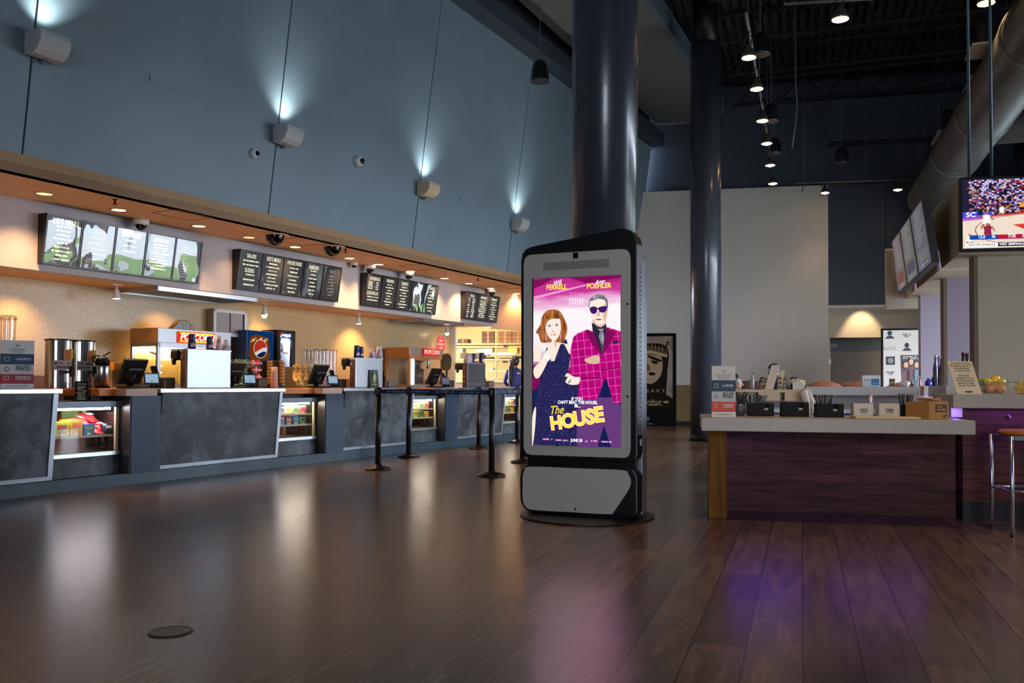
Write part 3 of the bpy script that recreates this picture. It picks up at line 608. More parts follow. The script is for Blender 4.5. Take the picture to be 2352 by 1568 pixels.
for i, (x, y, on) in enumerate(CANS):
    p = WF.l(atz(x, y, 3.2)); t = wthing('downlight', f'recessed ceiling light, {ORD[i]} from the left in the tan soffit' + ('' if on else ', unlit brass'), 'ceiling light', p.x, p.y, 3.2, 'downlights in the tan soffit')
    b = M(); b.lathe([(.085, 0), (.11, 0), (.11, -.006), (.085, -.006), (.085, 0)], seg=28, caps=False); obj('trim_ring', b, can_ring, t)
    b = M(); b.lathe([(1e-5, -.001), (.084, -.001)], seg=24, caps=False); obj('lens', b, can_glow if on and i not in (0,) else can_dim, t)
    lamp('SPOT', WF.w(p.x, p.y, 3.17), 130 if on else 30, (1, .6, .28), .06, aim=WF.w(p.x, p.y, 0), spot=120, blend=.8)
smoke = mat('smoked dome', (10, 10, 12), .08)
for i, (x, y, k) in enumerate(((632, 547, 1), (764, 574, 1), (324, 508, .6), (850, 613, .6), (939, 629, .6), (1130, 669, .6), (813, 606, .4))):
    p = WF.l(atz(x, y-8*k, 3.2)); t = wthing('ceiling_camera', ['large black dome camera left of its twin in the soffit', 'large black dome camera right of its twin in the soffit', 'white dome camera above the glary menu board', 'white dome camera above the flatbreads menu', 'white dome camera above the dessert menu', 'white dome camera above the farthest menu board', 'tiny white camera by the flatbreads board'][i], 'camera', p.x, min(p.y, 9.56), 3.2)
    b = M(); (b.lathe([(.19, 0), (.19, -.008), (.16, -.014)], seg=32) if k == 1 else b.lathe([(.1*k/.6, 0), (.1*k/.6, -.06*k/.6), (.075*k/.6, -.075*k/.6)], seg=24)); obj('mount', b, soffit_m if k == 1 else white_m, t)
    b = M(); r = .135 if k == 1 else .07*k/.6; b.lathe([(r*math.cos(a), (-.012 if k == 1 else -.07*k/.6)-r*1.05*math.sin(a)) for a in [PI/2*j/8 for j in range(9)]], seg=28, caps=False); obj('dome', b, smoke, t)
for i, (x, y) in enumerate(((264, 458), (794, 572), (1098, 639))):
    p = WF.l(atz(x, y, 3.2)); t = wthing('sprinkler', f'fire sprinkler head, {NTH[i]} from the left in the soffit', 'sprinkler', p.x, p.y, 3.2, 'sprinkler heads in the soffit')
    b = M(); b.lathe([(.03, 0), (.03, -.004), (.012, -.008), (.012, -.05), (.03, -.052), (.03, -.056)], seg=14); obj('head', b, mat('dark bronze', (60, 46, 36), .4, .8), t)
sp_bulb = glow('track bulb', (255, 236, 206), 30.)
for i, (x, y, on) in enumerate(((268, 668, 0), (589, 713, 1), (824, 735, 0), (1027, 760, 1))):
    p = WF.l(atz(x, y-15, 2.4)); n = min(p.y, 10.3); z = 2.4
    t = wthing('spotlight', ['white spotlight under the glary menu board, aimed at the wall', 'lit white spotlight above the soda machine', 'white spotlight between second and third menu boards', 'lit white spotlight by the stop sign'][i], 'spotlight', p.x, n, z, 'spotlights under the lower soffit')
    b = M(); b.box(-.07, .07, -.02, .02, -.012, 0); b.cyl((0, 0, -.01), (0, 0, -.07), .012, seg=10); obj('canopy', b, white_m, t)
    b = M(); b.lathe([(.02, -.06), (.034, -.09), (.034, -.13), (.05, -.17), (.052, -.19)], seg=18); obj('head', b, white_m, t)
    b = M(); b.lathe([(1e-5, -.192), (.045, -.192)], seg=18, caps=False); (b.sph((0, 0, -.195), .045) if on else None); obj('bulb', b, sp_bulb, t)
WASH = [5.9, 6.5, 8.1, 10.9, 13.05, 16.3]
for s, e in zip((6.55, 8.75, 10.75, 13.2, 16.3, 4.6), (60, 36, 46, 100, 34, 34)):
    lamp('SPOT', WF.w(s, 10.1, 2.3), e, (1, .6, .25), .03, aim=WF.w(s, 10.58, 1.15), spot=105, blend=1.)
# exhaust hoods
for i, (s0, s1) in enumerate(((8.05, 9.9), (14.4, 15.95))):
    t = wthing('exhaust_hood', ['steel exhaust hood over the nearer popcorn machine', 'dark exhaust hood over the farther popcorn machine'][i], 'hood', s0, 9.72, 2.34); L_ = s1-s0; b = M()
    for q in ((0, L_, 0, .03), (0, L_, .8, .83), (0, .03, 0, .83), (L_-.03, L_, 0, .83)): b.box(*q, 0, .06)
    obj('rim', b, steel, t)
    b = M(); b.hexa([(.03, .03, .02), (L_-.03, .03, .02), (L_-.03, .8, .02), (.03, .8, .02), (.5, .3, .058), (L_-.5, .3, .058), (L_-.5, .5, .058), (.5, .5, .058)]); obj('filter', b, mat('dark hood filter', (54, 46, 38), .4, .6), t)  # sloped inside of the hood in one dark colour
# ------------------------------------------------------------------ machines and wares behind the counter
TOP = 1.036
urn_m = mat('mirror steel', (214, 206, 198), .27, 1.); urn_d = mat('dark urn side', (70, 60, 50), .35, .7)
def lid(b, r, z, m=0, sx=1.): b.lathe([(r+.012, z), (r+.012, z+.012), (r*.5, z+.02), (1e-5, z+.022)], seg=28, m=m, sx=sx)
for i, (x0, x1) in enumerate(((106, 161), (161, 213))):
    s0, s1, z0, z1 = WF.rect(x0, 787, x1, 888, 8.55); s = (s0+s1)/2
    t = wthing('tea_urn', ['tall steel tea urn nearest the white service sign', 'tall steel tea urn beside the pump flask'][i], 'urn', s, 8.55, TOP, 'steel tea urns', turn=R(-20))
    b = M(); b.prism(rrect(-.115, .115, -.14, .14, .09), 0, .5, 0, 'XY', .004); obj('body', b, urn_m, t)
    b = M(); b.prism(rrect(-.122, .122, -.147, .147, .09), .5, .515, 0, 'XY'); obj('lid', b, urn_d, t)
    b = M(); b.box(-.085, .085, -.143, -.138, .19, .29); b.words((0, -.144, .26), .15, .03, m=1, seed=i+1); b.words((0, -.144, .22), .15, .03, m=1, seed=i+4); obj('name_plate', b, [mat('urn plate', (188, 168, 160), .5), mat('urn plate print', (120, 90, 84), .6)], t)
    b = M(); b.box(.02, .075, -.16, -.14, .29, .4, 0); b.box(.07, .105, -.145, -.1, .31, .41, 1); obj('tea_label', b, [mat('orange tea label', (214, 120, 60), .5), mat('lemon label', (228, 206, 50), .5)], t)
    b = M(); b.cyl((.06, -.13, .17), (.06, -.24, .17), .016, seg=12); b.cyl((.06, -.225, .17), (.06, -.225, .12), .014, .01, 12); b.box(.045, .075, -.235, -.215, .17, .23, 0, .004); obj('spigot', b, black_pl, t)
s0, s1, z0, z1 = WF.rect(221, 845, 249, 888, 8.3); s = (s0+s1)/2
t = wthing('pump_flask', 'steel pump flask with black top right of the tea urns', 'flask', s, 8.3, TOP, turn=R(-15))
b = M(); b.lathe([(.077, .012), (.077, .235), (.07, .255)], seg=28); obj('body', b, urn_m, t)
b = M(); b.lathe([(.08, 0), (.08, .014)], seg=28); obj('base_ring', b, black_pl, t)
b = M(); b.lathe([(.074, .25), (.072, .3), (.045, .335), (1e-5, .34)], seg=24); b.box(-.02, .02, -.12, -.05, .27, .3, 0, .006); b.cyl((0, -.105, .27), (0, -.105, .25), .012, seg=10); obj('pump_head', b, black_pl, t)
b = M(); b.hexa([(-.01, -.012, .33), (.08, -.012, .385), (.08, .012, .385), (-.01, .012, .33), (-.015, -.012, .34), (.076, -.012, .395), (.076, .012, .395), (-.015, .012, .34)]); obj('lever', b, black_pl, t)
b = M(); b.tube([(-.07, 0, .27), (-.1, 0, .3), (-.1, 0, .33), (-.07, 0, .35), (-.03, 0, .345)], .008, 8); obj('handle', b, black_pl, t)
# clear drink dispensers at the left edge, on the back counter
for i, (x0, x1, c, lb) in enumerate(((-30, 14, (226, 122, 40), 'clear drink dispenser of orange juice cut by the left edge'), (14, 56, (222, 176, 150), 'clear drink dispenser of pale pink drink by the left edge'))):
    s0, s1, z0, z1 = WF.rect(x0, 728, x1, 800, 9.95); s = (s0+s1)/2; r = (s1-s0)*.42
    t = wthing('drink_dispenser', lb, 'drink dispenser', s, 10.1, 1.0, 'clear drink dispensers')
    b = M(); b.box(-r, r, -.16, .2, 0, .42, 0, .01); obj('base', b, mat('dispenser base', (90, 84, 84), .4), t)
    b = M(); b.lathe([(r*.86, .42), (r*.98, .86)], seg=32, caps=False); obj('bowl', b, clear, t)
    b = M(); b.lathe([(r+.005, .83), (r+.005, .87), (r*.9, .885), (1e-5, .89)], seg=32); obj('lid', b, clear, t)
    b = M(); b.lathe([(r*.84, .42), (r*.9, .72 if i == 0 else .5)], seg=32); obj('drink', b, mat('drink %d' % i, c, .3, emit=c, es=.0), t)
    b = M(); b.box(-.03, .03, -.2, -.16, .3, .36); obj('tap', b, black_pl, t)
# tills: a monitor seen from behind, a customer screen and a card reader
scr = glow('customer screen', (170, 200, 226), .75); scr_d = mat('idle customer screen', (120, 126, 140), .3)
def till(i, x, n, lit, label, sc=1.):
    p = WF.at(x, 886, n); t = wthing('till_monitor', label+' monitor seen from behind', 'till', p.x, n, TOP if i else 1.031, 'till monitors')
    T = Matrix.Translation((0, .1, .055)) @ Matrix.Rotation(R(27), 4, 'X')
    b = M(); b.box(-.15, .15, -.02, .025, 0, .31, 0, .008, T=T); b.box(-.1, .1, -.045, -.02, .06, .2, 0, .01, T=T); b.box(-.09, .09, -.047, -.044, .205, .213, 1, T=T); obj('screen_back', b, [black_pl, alu], t)
    b = M(); b.box(-.14, .14, .025, .027, .03, .29, 0, T=T); obj('screen', b, dark_pl, t)
    b = M(); b.cyl((0, .1, .0), (0, 0, .17), .035, .03, 14); b.box(-.14, .14, -.1, .12, 0, .025, 0, .008); obj('stand', b, black_pl, t)
    q = p.x+.13*sc
    d = wthing('customer_display', label+' customer display', 'display', q, n-.14, TOP if i else 1.031, 'customer displays', turn=R(-24))
    T = Matrix.Translation((0, 0, .05)) @ Matrix.Rotation(R(-16), 4, 'X')
    b = M(); b.box(-.085, .085, 0, .022, 0, .135, 0, .005, T=T); obj('bezel', b, mat('blue grey bezel', (56, 62, 84), .4), d)
    b = M(); b.box(-.07, .07, -.002, 0, .018, .12, 0, T=T); obj('screen', b, scr if lit else scr_d, d)
    b = M(); b.box(-.05, .05, -.03, .07, 0, .014, 0, .004); b.cyl((0, .02, .01), (0, .02, .09), .014, seg=10); obj('foot', b, black_pl, d)
    r = wthing('card_reader', label+' card reader and receipt printer', 'card reader', p.x+.4*sc, n-.02, TOP if i else 1.031, 'card readers', turn=R(10))
    b = M(); b.box(-.1, .1, -.08, .1, 0, .13, 0, .02, 3); obj('printer', b, mat('brown grey printer', (66, 54, 50), .45), r)
    b = M(); T = Matrix.Translation((-.1, .02, .1)) @ Matrix.Rotation(R(-20), 4, 'X'); b.box(-.04, .04, -.02, .02, 0, .17, 0, .012, 3, T=T); b.cyl((-.1, .03, 0), (-.1, .03, .12), .02, seg=10); obj('reader', b, black_pl, r)
    c = M(); c.tube([(-.02, .03, .06), (.02, .12, .03), (.1, .16, .006), (.3, .2, .006)], .006, 6); obj('cable', c, black_pl, r)
till(0, 308, 8.42, True, 'nearest till')
till(1, 540, 8.6, True, 'till right of the bright cup dispenser')
till(2, 735, 8.42, True, 'till on the second navy block')
till(3, 1000, 8.42, False, 'till in front of the farther popcorn machine')
for x, lb in ((893, 'card reader beside the second cup dispenser'), (1122, 'card reader beside the third cup dispenser')):
    p = WF.at(x, 885, 8.4); r = wthing('card_reader', lb, 'card reader', p.x, 8.4, TOP, 'card readers')
    b = M(); b.box(-.1, .1, -.08, .1, 0, .13, 0, .02, 3); obj('printer', b, mat('pink grey printer', (110, 92, 92), .45), r)
    b = M(); T = Matrix.Translation((-.09, .02, .1)) @ Matrix.Rotation(R(-24), 4, 'X'); b.box(-.04, .04, -.02, .02, 0, .19, 0, .012, 3, T=T); b.cyl((-.09, .03, 0), (-.09, .03, .12), .02, seg=10); obj('reader', b, black_pl, r)
b = M(); b.box(-.12, .12, 0, .12, 0, .2, 0, .006); tag(obj('parts_box', b, mat('drab metal box', (112, 88, 54), .5), ang=AW, loc=WF.w(WF.at(278, 886, 8.9).x, 8.9, TOP)), 'drab brown box behind the nearest till', 'box')
b = M(); b.box(-.1, .12, 0, .1, 0, .1, 0, .006); b.cyl((.02, -.001, .05), (.02, -.004, .05), .018, seg=14, m=1); tag(obj('tea_box', b, [mat('orange carton', (226, 146, 30), .5), mat('red dot', (170, 50, 30), .5)], ang=AW, loc=WF.w(WF.at(278, 886, 8.9).x, 8.9, TOP+.2)), 'small orange carton on top of the drab box', 'box')
b = M(); b.box(-.04, .04, -.01, 0, -.06, .06, 0, .004); b.box(-.02, .02, -.013, -.01, .012, .036, 1); b.box(-.02, .02, -.013, -.01, -.036, -.012, 1)
tag(obj('power_outlet', b, [white_m, black_pl], ang=AW, loc=WF.w(WF.at(262, 874, 10.5).x, 10.5, WF.at(262, 874, 10.5).z)), 'white double socket on the brown splash board', 'socket')
# cup dispensers on the counter
red_glow = mat('lid red', (214, 60, 30), .5)
def ball(b, o, r, rt=(1, 0, 0), up=(0, 0, 1), e=.0012, m=(0, 1, 2), sx=1.):
    """round red, white and blue soda mark: disc, red cap, blue cup"""
    o, rt, up = Vector(o), Vector(rt), Vector(up); nn = rt.cross(up); n = 20
    P = lambda a, k, d: o+rt*(math.cos(a)*r*k*sx)+up*(math.sin(a)*r*k)+nn*d
    b.poly([P(2*PI*i/n, 1.08, e) for i in range(n)], m[1])
    b.poly([P(R(a), 1, e*2) for a in range(12, 215, 14)]+[o+rt*(-.2*r*sx)+up*(-.12*r)+nn*e*2, o+rt*(.35*r*sx)+up*(.12*r)+nn*e*2], m[0])
    b.poly([P(R(a), 1, e*2) for a in range(232, 352, 12)]+[o+rt*(.45*r*sx)+up*(-.3*r)+nn*e*2, o+rt*(-.1*r*sx)+up*(-.5*r)+nn*e*2], m[2])
pep = [mat('soda red', (214, 52, 44), .4), mat('soda white', (236, 236, 240), .4), mat('soda blue', (26, 52, 110), .4)]
cup_navy = mat('navy cup', (24, 40, 92), .4); cup_wh = mat('printed white cup', (222, 206, 210), .5); cup_pr = mat('cup print', (196, 60, 70), .5); cup_pb = mat('cup print blue', (74, 80, 140), .5)
def cups(s, n, z, r, h, kind, label, group):
    t = M(); k = max(2, int(h/.025))
    if kind == 'n':
        t.lathe([(r*.98, 0), (r*.78, h*.96), (r*.74, h)], seg=24, m=0); t.lathe([(r*1.03, .0), (r*1.03, .012)], seg=24, m=0)
        for q in range(1, 4): t.lathe([(r*(1.0-.04*q), .02*q), (r*(1.01-.04*q), .02*q+.006)], seg=24, m=0)
        ball(t, (-.1*r, -r*.95, h*.3), r*.55, e=.001, m=(1, 2, 3))
        ms = [cup_navy, *pep]
    else:
        t.lathe([(r, 0), (r*.72, h)], seg=24, m=0); rr = random.Random(int(s*100))
        for q in range(14): 
            a = R(-160+q*10.5); z0 = rr.uniform(.05, .8)*h; kf = 1-.28*z0/h; w = .2
            t.poly([(r*1.01*kf*math.cos(a), r*1.01*kf*math.sin(a), z0), (r*1.01*kf*math.cos(a+w), r*1.01*kf*math.sin(a+w), z0), (r*1.01*(kf-.05)*math.cos(a+w), r*1.01*(kf-.05)*math.sin(a+w), z0+.17*h), (r*1.01*(kf-.05)*math.cos(a), r*1.01*(kf-.05)*math.sin(a), z0+.17*h)], 1 if q % 3 else 2)
        ms = [cup_wh, cup_pr, cup_pb]
    o = obj('cup_stack', t, ms); o.location = WF.w(s, n, z); o.rotation_euler = (0, 0, AW-R(20)); return tag(o, label, 'cup stack', group)
def dispenser(i, x0, x1, y0, n, label, cl, sign=False):
    s0, s1, z0, z1 = WF.rect(x0, y0, x1, 889, n); w, h = s1-s0, z1-TOP
    t = wthing('cup_dispenser', label, 'drink dispenser', s0, n, TOP, 'steel drink dispensers')
    b = M(); b.box(0, w, 0, .11, 0, h, 0, .006); obj('casing', b, mat('bright brushed steel', (168, 172, 178), .42, 1., bump=.05, bscale=5) if i == 0 else (steel if i == 1 else mat('dark brushed steel', (96, 94, 98), .35, .9)), t)
    b = M(); b.box(0, w, -.004, 0, h*.135, h*.15); obj('seam_trim', b, alu, t)
    b = M(); b.box(-.004, w+.004, -.006, .3, h-.008, h+.004); obj('top_tray', b, alu, t)
    b = M(); b.box(-.012, 0, .012, .098, .03, h-.02, 0); b.box(.01, w-.01, .11, .28, h*.72, h-.02, 0)
    for z in (.22, .45, .8): b.cyl((-.012, .06, h*z), (-.03, .06, h*z), .014, seg=10, m=1)
    obj('valve_panel', b, [mat('brown valve panel', (120, 74, 50), .4), steel], t)
    b = M(); b.box(-.045, .03, .13, .25, h*.74, h-.004, 0, .03, 3); b.cyl((-.02, .2, h*.6), (-.02, .2, h*.76), .02, .03, 12); obj('tap_cover', b, mat('black tap cover', (26, 20, 20), .6), t)
    g = ['cups on the bright steel dispenser', 'cups on the second dispenser', 'cups on the third dispenser'][i]
    for k, (xa, xb, ya, kind, lb) in enumerate(cl):
        sa, sb, _, zt = WF.rect(xa, ya, xb, y0, n+.12); cups((sa+sb)/2, n+.12, TOP+h+.004, (sb-sa)/2*.86, max(.06, (zt-TOP-h)*1.02), kind, lb, g)
    if sign:
        b = M(); b.hexa([(w*.46, -.04, 0), (w*.78, -.04, 0), (w*.78, -.0, 0), (w*.46, 0, 0), (w*.46, -.015, .27), (w*.78, -.015, .27), (w*.78, -.006, .27), (w*.46, -.006, .27)], 0)
        b.sph((w*.62, -.034, .15), .045, (1, .15, 1.7), 1); b.sph((w*.62, -.04, .16), .03, (1, .15, 1.5), 2); b.words((w*.62, -.03, .24), .16, .02, m=3, seed=2); b.words((w*.6, -.042, .05), .1, .03, m=1, seed=3)
        o = obj('leaf_card', b, [mat('dark card', (24, 30, 32), .5), mat('lime print', (150, 176, 80), .5), mat('tan print', (206, 170, 110), .5), mat('teal print', (60, 150, 170), .5)], ang=AW, loc=WF.w(s0, n, TOP)); tag(o, 'small black card with a green leaf leaning on the second dispenser', 'sign')
    return t
dispenser(0, 430, 530, 804, 8.12, 'large bright steel drink dispenser on the second counter section', [(432, 449, 768, 'n', 'tall navy cup stack at the left on the bright dispenser'), (474, 489, 774, 'n', 'shorter navy cup stack in front of the popcorn sign'), (496, 508, 772, 'w', 'tall printed cup stack on the bright dispenser'), (510, 524, 781, 'w', 'short red printed cup stack at the right of the bright dispenser')])
dispenser(1, 817, 879, 823, 8.12, 'grey steel drink dispenser behind the leftmost stanchion', [(814, 825, 794, 'n', 'taller navy cup stack on the second dispenser'), (825, 834, 797, 'n', 'shorter navy cup stack on the second dispenser'), (849, 860, 802, 'w', 'shorter printed cup stack on the second dispenser'), (865, 877, 797, 'w', 'taller printed cup stack on the second dispenser')], True)
dispenser(2, 1074, 1115, 834, 8.12, 'dark grey drink dispenser in front of the kitchen', [(1068, 1078, 811, 'w', 'tall printed cup stack on the third dispenser'), (1079, 1084, 816, 'w', 'thin pale cup stack on the third dispenser'), (1084, 1092, 813, 'n', 'left navy cup stack on the third dispenser'), (1102, 1110, 812, 'n', 'right navy cup stack on the third dispenser')])
for k, (x, lb) in enumerate(((492, 'orange red lid sleeve on the bright dispenser'), (1097, 'pair of red lids on the third dispenser'))):
    n = 8.25; p = WF.at(x, 800 if k == 0 else 832, n); b = M(); b.lathe([(.05, 0), (.05, .05), (.04, .055)], seg=18); tag(obj('lid_stack', b, red_glow, loc=WF.w(p.x, n, TOP+[.427, .428][k])), lb, 'lids')
# ------------------------------------------------------------------ popcorn machines
pop_pane = pane('yellow lit pane', (255, 236, 180), refl=.07)
def popcorn(i, x0, x1, y0, ys, n, depth, label, lit):
    s0, s1, _, z1 = WF.rect(x0, y0, x1, 888, n); z1 = WF.at(x0, y0, n).z; w = s1-s0; zb = 1.001; h = z1-zb; hs = WF.at(x0, ys, n).z-zb
    t = wthing('popcorn_machine', label, 'popcorn machine', s0, n, zb, 'popcorn machines')
    mcas = mat('popcorn steel', (150, 153, 158), .42, .9) if lit else mat('dull popcorn steel', (150, 140, 136), .4, .7); tan = mat('tan steel side', (170, 122, 74), .5, .3)
    b = M(); b.box(0, w, 0, depth, hs, h, 0, .006); b.box(-.004, 0, .0, depth, hs, h, 1); obj('hood_box', b, [mcas, tan], t)
    b = M()
    for x in (0, w-.05): b.box(x, x+.05, 0, .04, 0, hs); b.box(x, x+.05, depth-.04, depth, 0, hs)
    b.box(0, w, 0, .04, hs-.06, hs); b.box(0, .04, 0, depth, hs-.05, hs); b.box(w-.04, w, 0, depth, hs-.05, hs); obj('frame', b, [mcas if lit else tan], t)
    b = M(); b.box(.04, w-.04, depth-.02, depth, 0, hs); obj('back_panel', b, mat('popcorn yellow back', (206, 166, 66), .45) if lit else mat('popcorn tan back', (170, 140, 100), .5), t)
    b = M(); b.box(.0, w, 0, depth, 0, .08); obj('base', b, mcas, t)
    b = M(); b.box(.05, w-.05, .012, .016, .08, hs-.06); b.box(.012, .016, .05, depth-.05, .08, hs-.05); obj('panes', b, glass, t)
    sx0 = .25 if lit else .37; sx1 = .74 if lit else .86
    sg = M(); a0, a1, q0, q1 = w*sx0, w*(.74 if lit else .86), hs+(h-hs)*.06, hs+(h-hs)*(.84 if lit else .98)
    sg.box(a0, a1, -.03, 0, q0, q1); so = obj('sign_panel', sg, glow('popcorn sign red', (232, 44, 22), 1.5) if lit else mat('popcorn sign flat red', (206, 26, 28), .4), t)
    b = M(); b.text('POPCORN', (q1-q0)*.78, ((a0+a1)/2, -.0315, (q0+q1)/2), sx=(a1-a0)/(q1-q0)*.255, bold=.02, shear=.25, m=0)
    if lit: b.box(a0+.02, a1-.02, -.032, -.03, q1-.03, q1-.012, 1); b.box(a0+.02, a1-.02, -.032, -.03, q0+.012, q0+.03, 1)
    obj('lettering', b, [glow('popcorn sign white', (255, 250, 238), 2.6) if lit else white_m, glow('popcorn sign yellow', (255, 200, 50), 2.2)], so)
    if lit:
        b = M(); b.cyl((.08, depth-.1, hs-.09), (w*.45, depth-.1, hs-.09), .016, seg=10); obj('light_tube', b, tubew, t)
        b = M(); b.box(.16, w*.6, .5, .54, .1, hs*.68, 0, .01); obj('corn_bin', b, mat('ochre bin', (176, 134, 46), .4), t)
        b = M(); b.tube([(.12, .3, hs-.12), (.3, .3, hs-.17), (.42, .28, hs-.2)], .015, 8); b.tube([(.25, .28, hs-.13), (.2, .26, hs-.3)], .018, 8); obj('arm', b, steel, t)
        lamp('AREA', WF.w(s0+w*.5, n+depth*.5, zb+hs-.05), 13, (1, .82, .42), w*.8, size_y=depth*.6, aim=WF.w(s0+w*.5, n+depth*.5, zb))
    else:
        b = M(); b.lathe([(.1, .52), (.17, .56), (.17, .66), (.14, .68)], (w*.52, depth*.45, 0), 24); obj('kettle', b, mat('steel kettle', (170, 160, 150), .25, 1.), t)
        b = M(); b.box(w*.36, w*.68, depth*.3, depth*.6, .7, .78, 0, .02); b.box(w*.3, w*.36, depth*.3, depth*.5, .48, .7, 0, .01); b.lathe([(.07, .4), (.07, .5)], (w*.52, depth*.45, 0), 16); obj('kettle_head', b, black_pl, t)
        b = M(); b.lathe([(.13, .1), (.15, .4)], (w*.52, depth*.45, 0), 20); obj('drum', b, mat('dark steel drum', (84, 76, 66), .4, .8), t)
        b = M(); b.cyl((w*.5, depth*.45, .78), (w*.5, depth*.45, hs), .02, seg=10); b.tube([(w*.7, depth*.3, .72), (w*.76, depth*.28, .5), (w*.72, depth*.28, .42)], .03, 8); obj('arm', b, alu, t)
    return t
popcorn(0, 362, 530, 752, 786, 9.78, .55, 'large lit popcorn machine with glowing red sign', True)
popcorn(1, 940, 1018, 797, 816, 9.78, .58, 'unlit popcorn machine with flat red sign and black kettle', False)
s0, s1, z0, z1 = WF.rect(386, 733, 446, 757, 10.1)
b = M(); pr = [(-.5, 0), (-.5, .15), (-.2, .88), (-.05, 1), (.18, .96), (.42, .45), (.5, .12), (.48, 0)]; W_ = s1-s0
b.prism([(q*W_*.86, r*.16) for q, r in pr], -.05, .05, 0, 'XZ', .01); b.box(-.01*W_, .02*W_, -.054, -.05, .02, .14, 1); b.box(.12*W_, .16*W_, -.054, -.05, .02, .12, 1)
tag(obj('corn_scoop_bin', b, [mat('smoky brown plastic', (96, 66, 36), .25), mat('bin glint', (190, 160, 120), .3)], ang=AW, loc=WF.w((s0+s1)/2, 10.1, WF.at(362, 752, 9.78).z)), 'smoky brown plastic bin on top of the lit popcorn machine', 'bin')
# wall cabinet
s0, s1, z0, z1 = WF.rect(490, 712, 567, 773, 10.4); t = wthing('wall_cabinet', 'white framed wall cabinet with two grey sliding doors', 'cabinet', s0, 10.4, z0); w, h = s1-s0, z1-z0
b = M(); b.box(0, w, .01, .14, 0, h); obj('body', b, mat('shaded cabinet side', (150, 132, 108), .5), t)  # body colour toned down for the shadow on its left side
b = M()
for q in ((0, w, 0, .05), (0, w, h-.05, h), (0, .05, 0, h), (w-.06, w, 0, h)): b.box(q[0], q[1], -.012, .012, q[2], q[3], 0, .003)
obj('frame', b, mat('white enamel', (222, 220, 218), .4), t)
for k, (a0, a1) in enumerate(((.05, w*.5), (w*.5, w-.06))):
    b = M(); b.box(a0, a1, -.002+.006*k, .008+.006*k, .05, h-.05); b.box(a1-.02, a1, -.006, .008, .05, h-.05, 1); obj('sliding_door', b, [mat('mauve grey door', (158, 142, 140), .45), black_pl], t)
# ------------------------------------------------------------------ soda machine with cup racks
SZ = 1.001; s0, s1, z0, z1 = WF.rect(566, 758, 628, 887, 10.2); z1 = WF.at(566, 757, 10.2).z; w, h = s1-s0, z1-SZ
t = wthing('soda_machine', 'blue soda machine with a large iced glass picture', 'soda machine', s0, 10.2, SZ)
b = M(); b.box(0, w, 0, .3, 0, h, 0, .01); obj('cabinet', b, mat('soda cabinet blue', (20, 62, 118), .35), t)
b = M(); y = -.004; zz = lambda f: h*f; cx = w*.46
b.poly([(.02, -.002, zz(.5)), (w-.02, -.002, zz(.5)), (w-.02, -.002, zz(.99)), (.02, -.002, zz(.99))], 0)
b.poly([(q[0], y, q[1]) for q in smooth([(cx-.2, zz(.52)), (cx+.2, zz(.52)), (cx+.21, zz(.72)), (cx+.2, zz(.86)), (cx+.1, zz(.9)), (cx-.06, zz(.93)), (cx-.2, zz(.87)), (cx-.22, zz(.7))], 4)], 1)
for q in range(9): b.poly([(cx-.18+.042*q+d_, y-.001, zz(.8+.05*((q*7) % 3)/2+e_)) for d_, e_ in ((-.03, 0), (.02, -.02), (.04, .02), (0, .04))], 2 if q % 2 else 3)
ball(b, (cx+.02, y-.002, zz(.69)), .14, m=(4, 5, 6)); obj('picture', b, [glow('picture blue', (16, 70, 140), .5), glow('cola amber', (150, 74, 22), .5), glow('ice white', (240, 214, 170), .7), glow('ice gold', (226, 150, 60), .6), glow('mark red', (226, 60, 44), .6), glow('mark white', (240, 238, 238), .7), glow('mark blue', (18, 44, 96), .5)], t)
b = M(); b.box(.05, w, -.2, 0, 0, zz(.5)); obj('rack_housing', b, mat('dark rack', (40, 30, 26), .5), t)
for q, (fx, k) in enumerate(((.4, 9), (.86, 12))):
    for j in range(k):
        if .46*h-.052*j < .07: break
        c = M(); z = zz(.5)-.02-.052*j; c.lathe([(.034, z-.06), (.05, z), (.046, z+.004)], (w*fx, -.26, 0), 18); obj('cup', c, mat('kraft cup', (176, 124, 72), .6), t)
# glass door fridge
s0, s1, z0, z1 = WF.rect(632, 757, 673, 887, 10.2); z1 = WF.at(632, 757, 10.2).z; w, h = s1-s0, z1-SZ
t = wthing('drinks_fridge', 'black glass door drinks fridge with lit blue header', 'fridge', s0, 10.2, SZ); zz = lambda f: h*f
b = M(); b.box(0, .04, 0, .3, 0, h); b.box(w-.04, w, 0, .3, 0, h); b.box(0, w, .28, .3, 0, h); b.box(0, w, 0, .3, h-.04, h); b.box(0, w, 0, .3, 0, .04); obj('cabinet', b, black_pl, t)
b = M()
for q in ((0, .07, 0, h), (w-.09, w, 0, h), (0, w, 0, zz(.06)), (0, w, h-.05, h)): b.box(q[0], q[1], -.05, -.005, q[2], q[3], 0, .004)
dr = obj('door', b, black_pl, t)
b = M(); b.box(.07, w-.09, -.03, -.026, zz(.06), h-.05); obj('door_glass', b, glass, dr)
b = M(); b.box(.07, w-.09, -.024, .02, zz(.87), zz(.97)); hd = obj('header', b, glow('fridge header blue', (24, 64, 200), 1.3), t)
b = M(); b.text('pepsi', .1, (w*.56, -.0255, zz(.92)), sx=.95, bold=.015); ball(b, (w*.3, -.025, zz(.92)), .05, m=(1, 0, 2)); obj('lettering', b, [glow('header white', (240, 244, 255), 2.2), glow('header red', (226, 60, 60), 1.4), glow('header navy', (20, 40, 120), .8)], hd)
b = M(); b.box(.04, w-.04, .26, .28, .04, h-.04); b.box(w-.046, w-.04, 0, .27, .04, h-.04); b.box(.04, .046, 0, .27, .04, h-.04); b.box(.04, w-.04, 0, .27, .04, .05); obj('liner', b, mat('fridge liner', (206, 214, 226), .4), t)
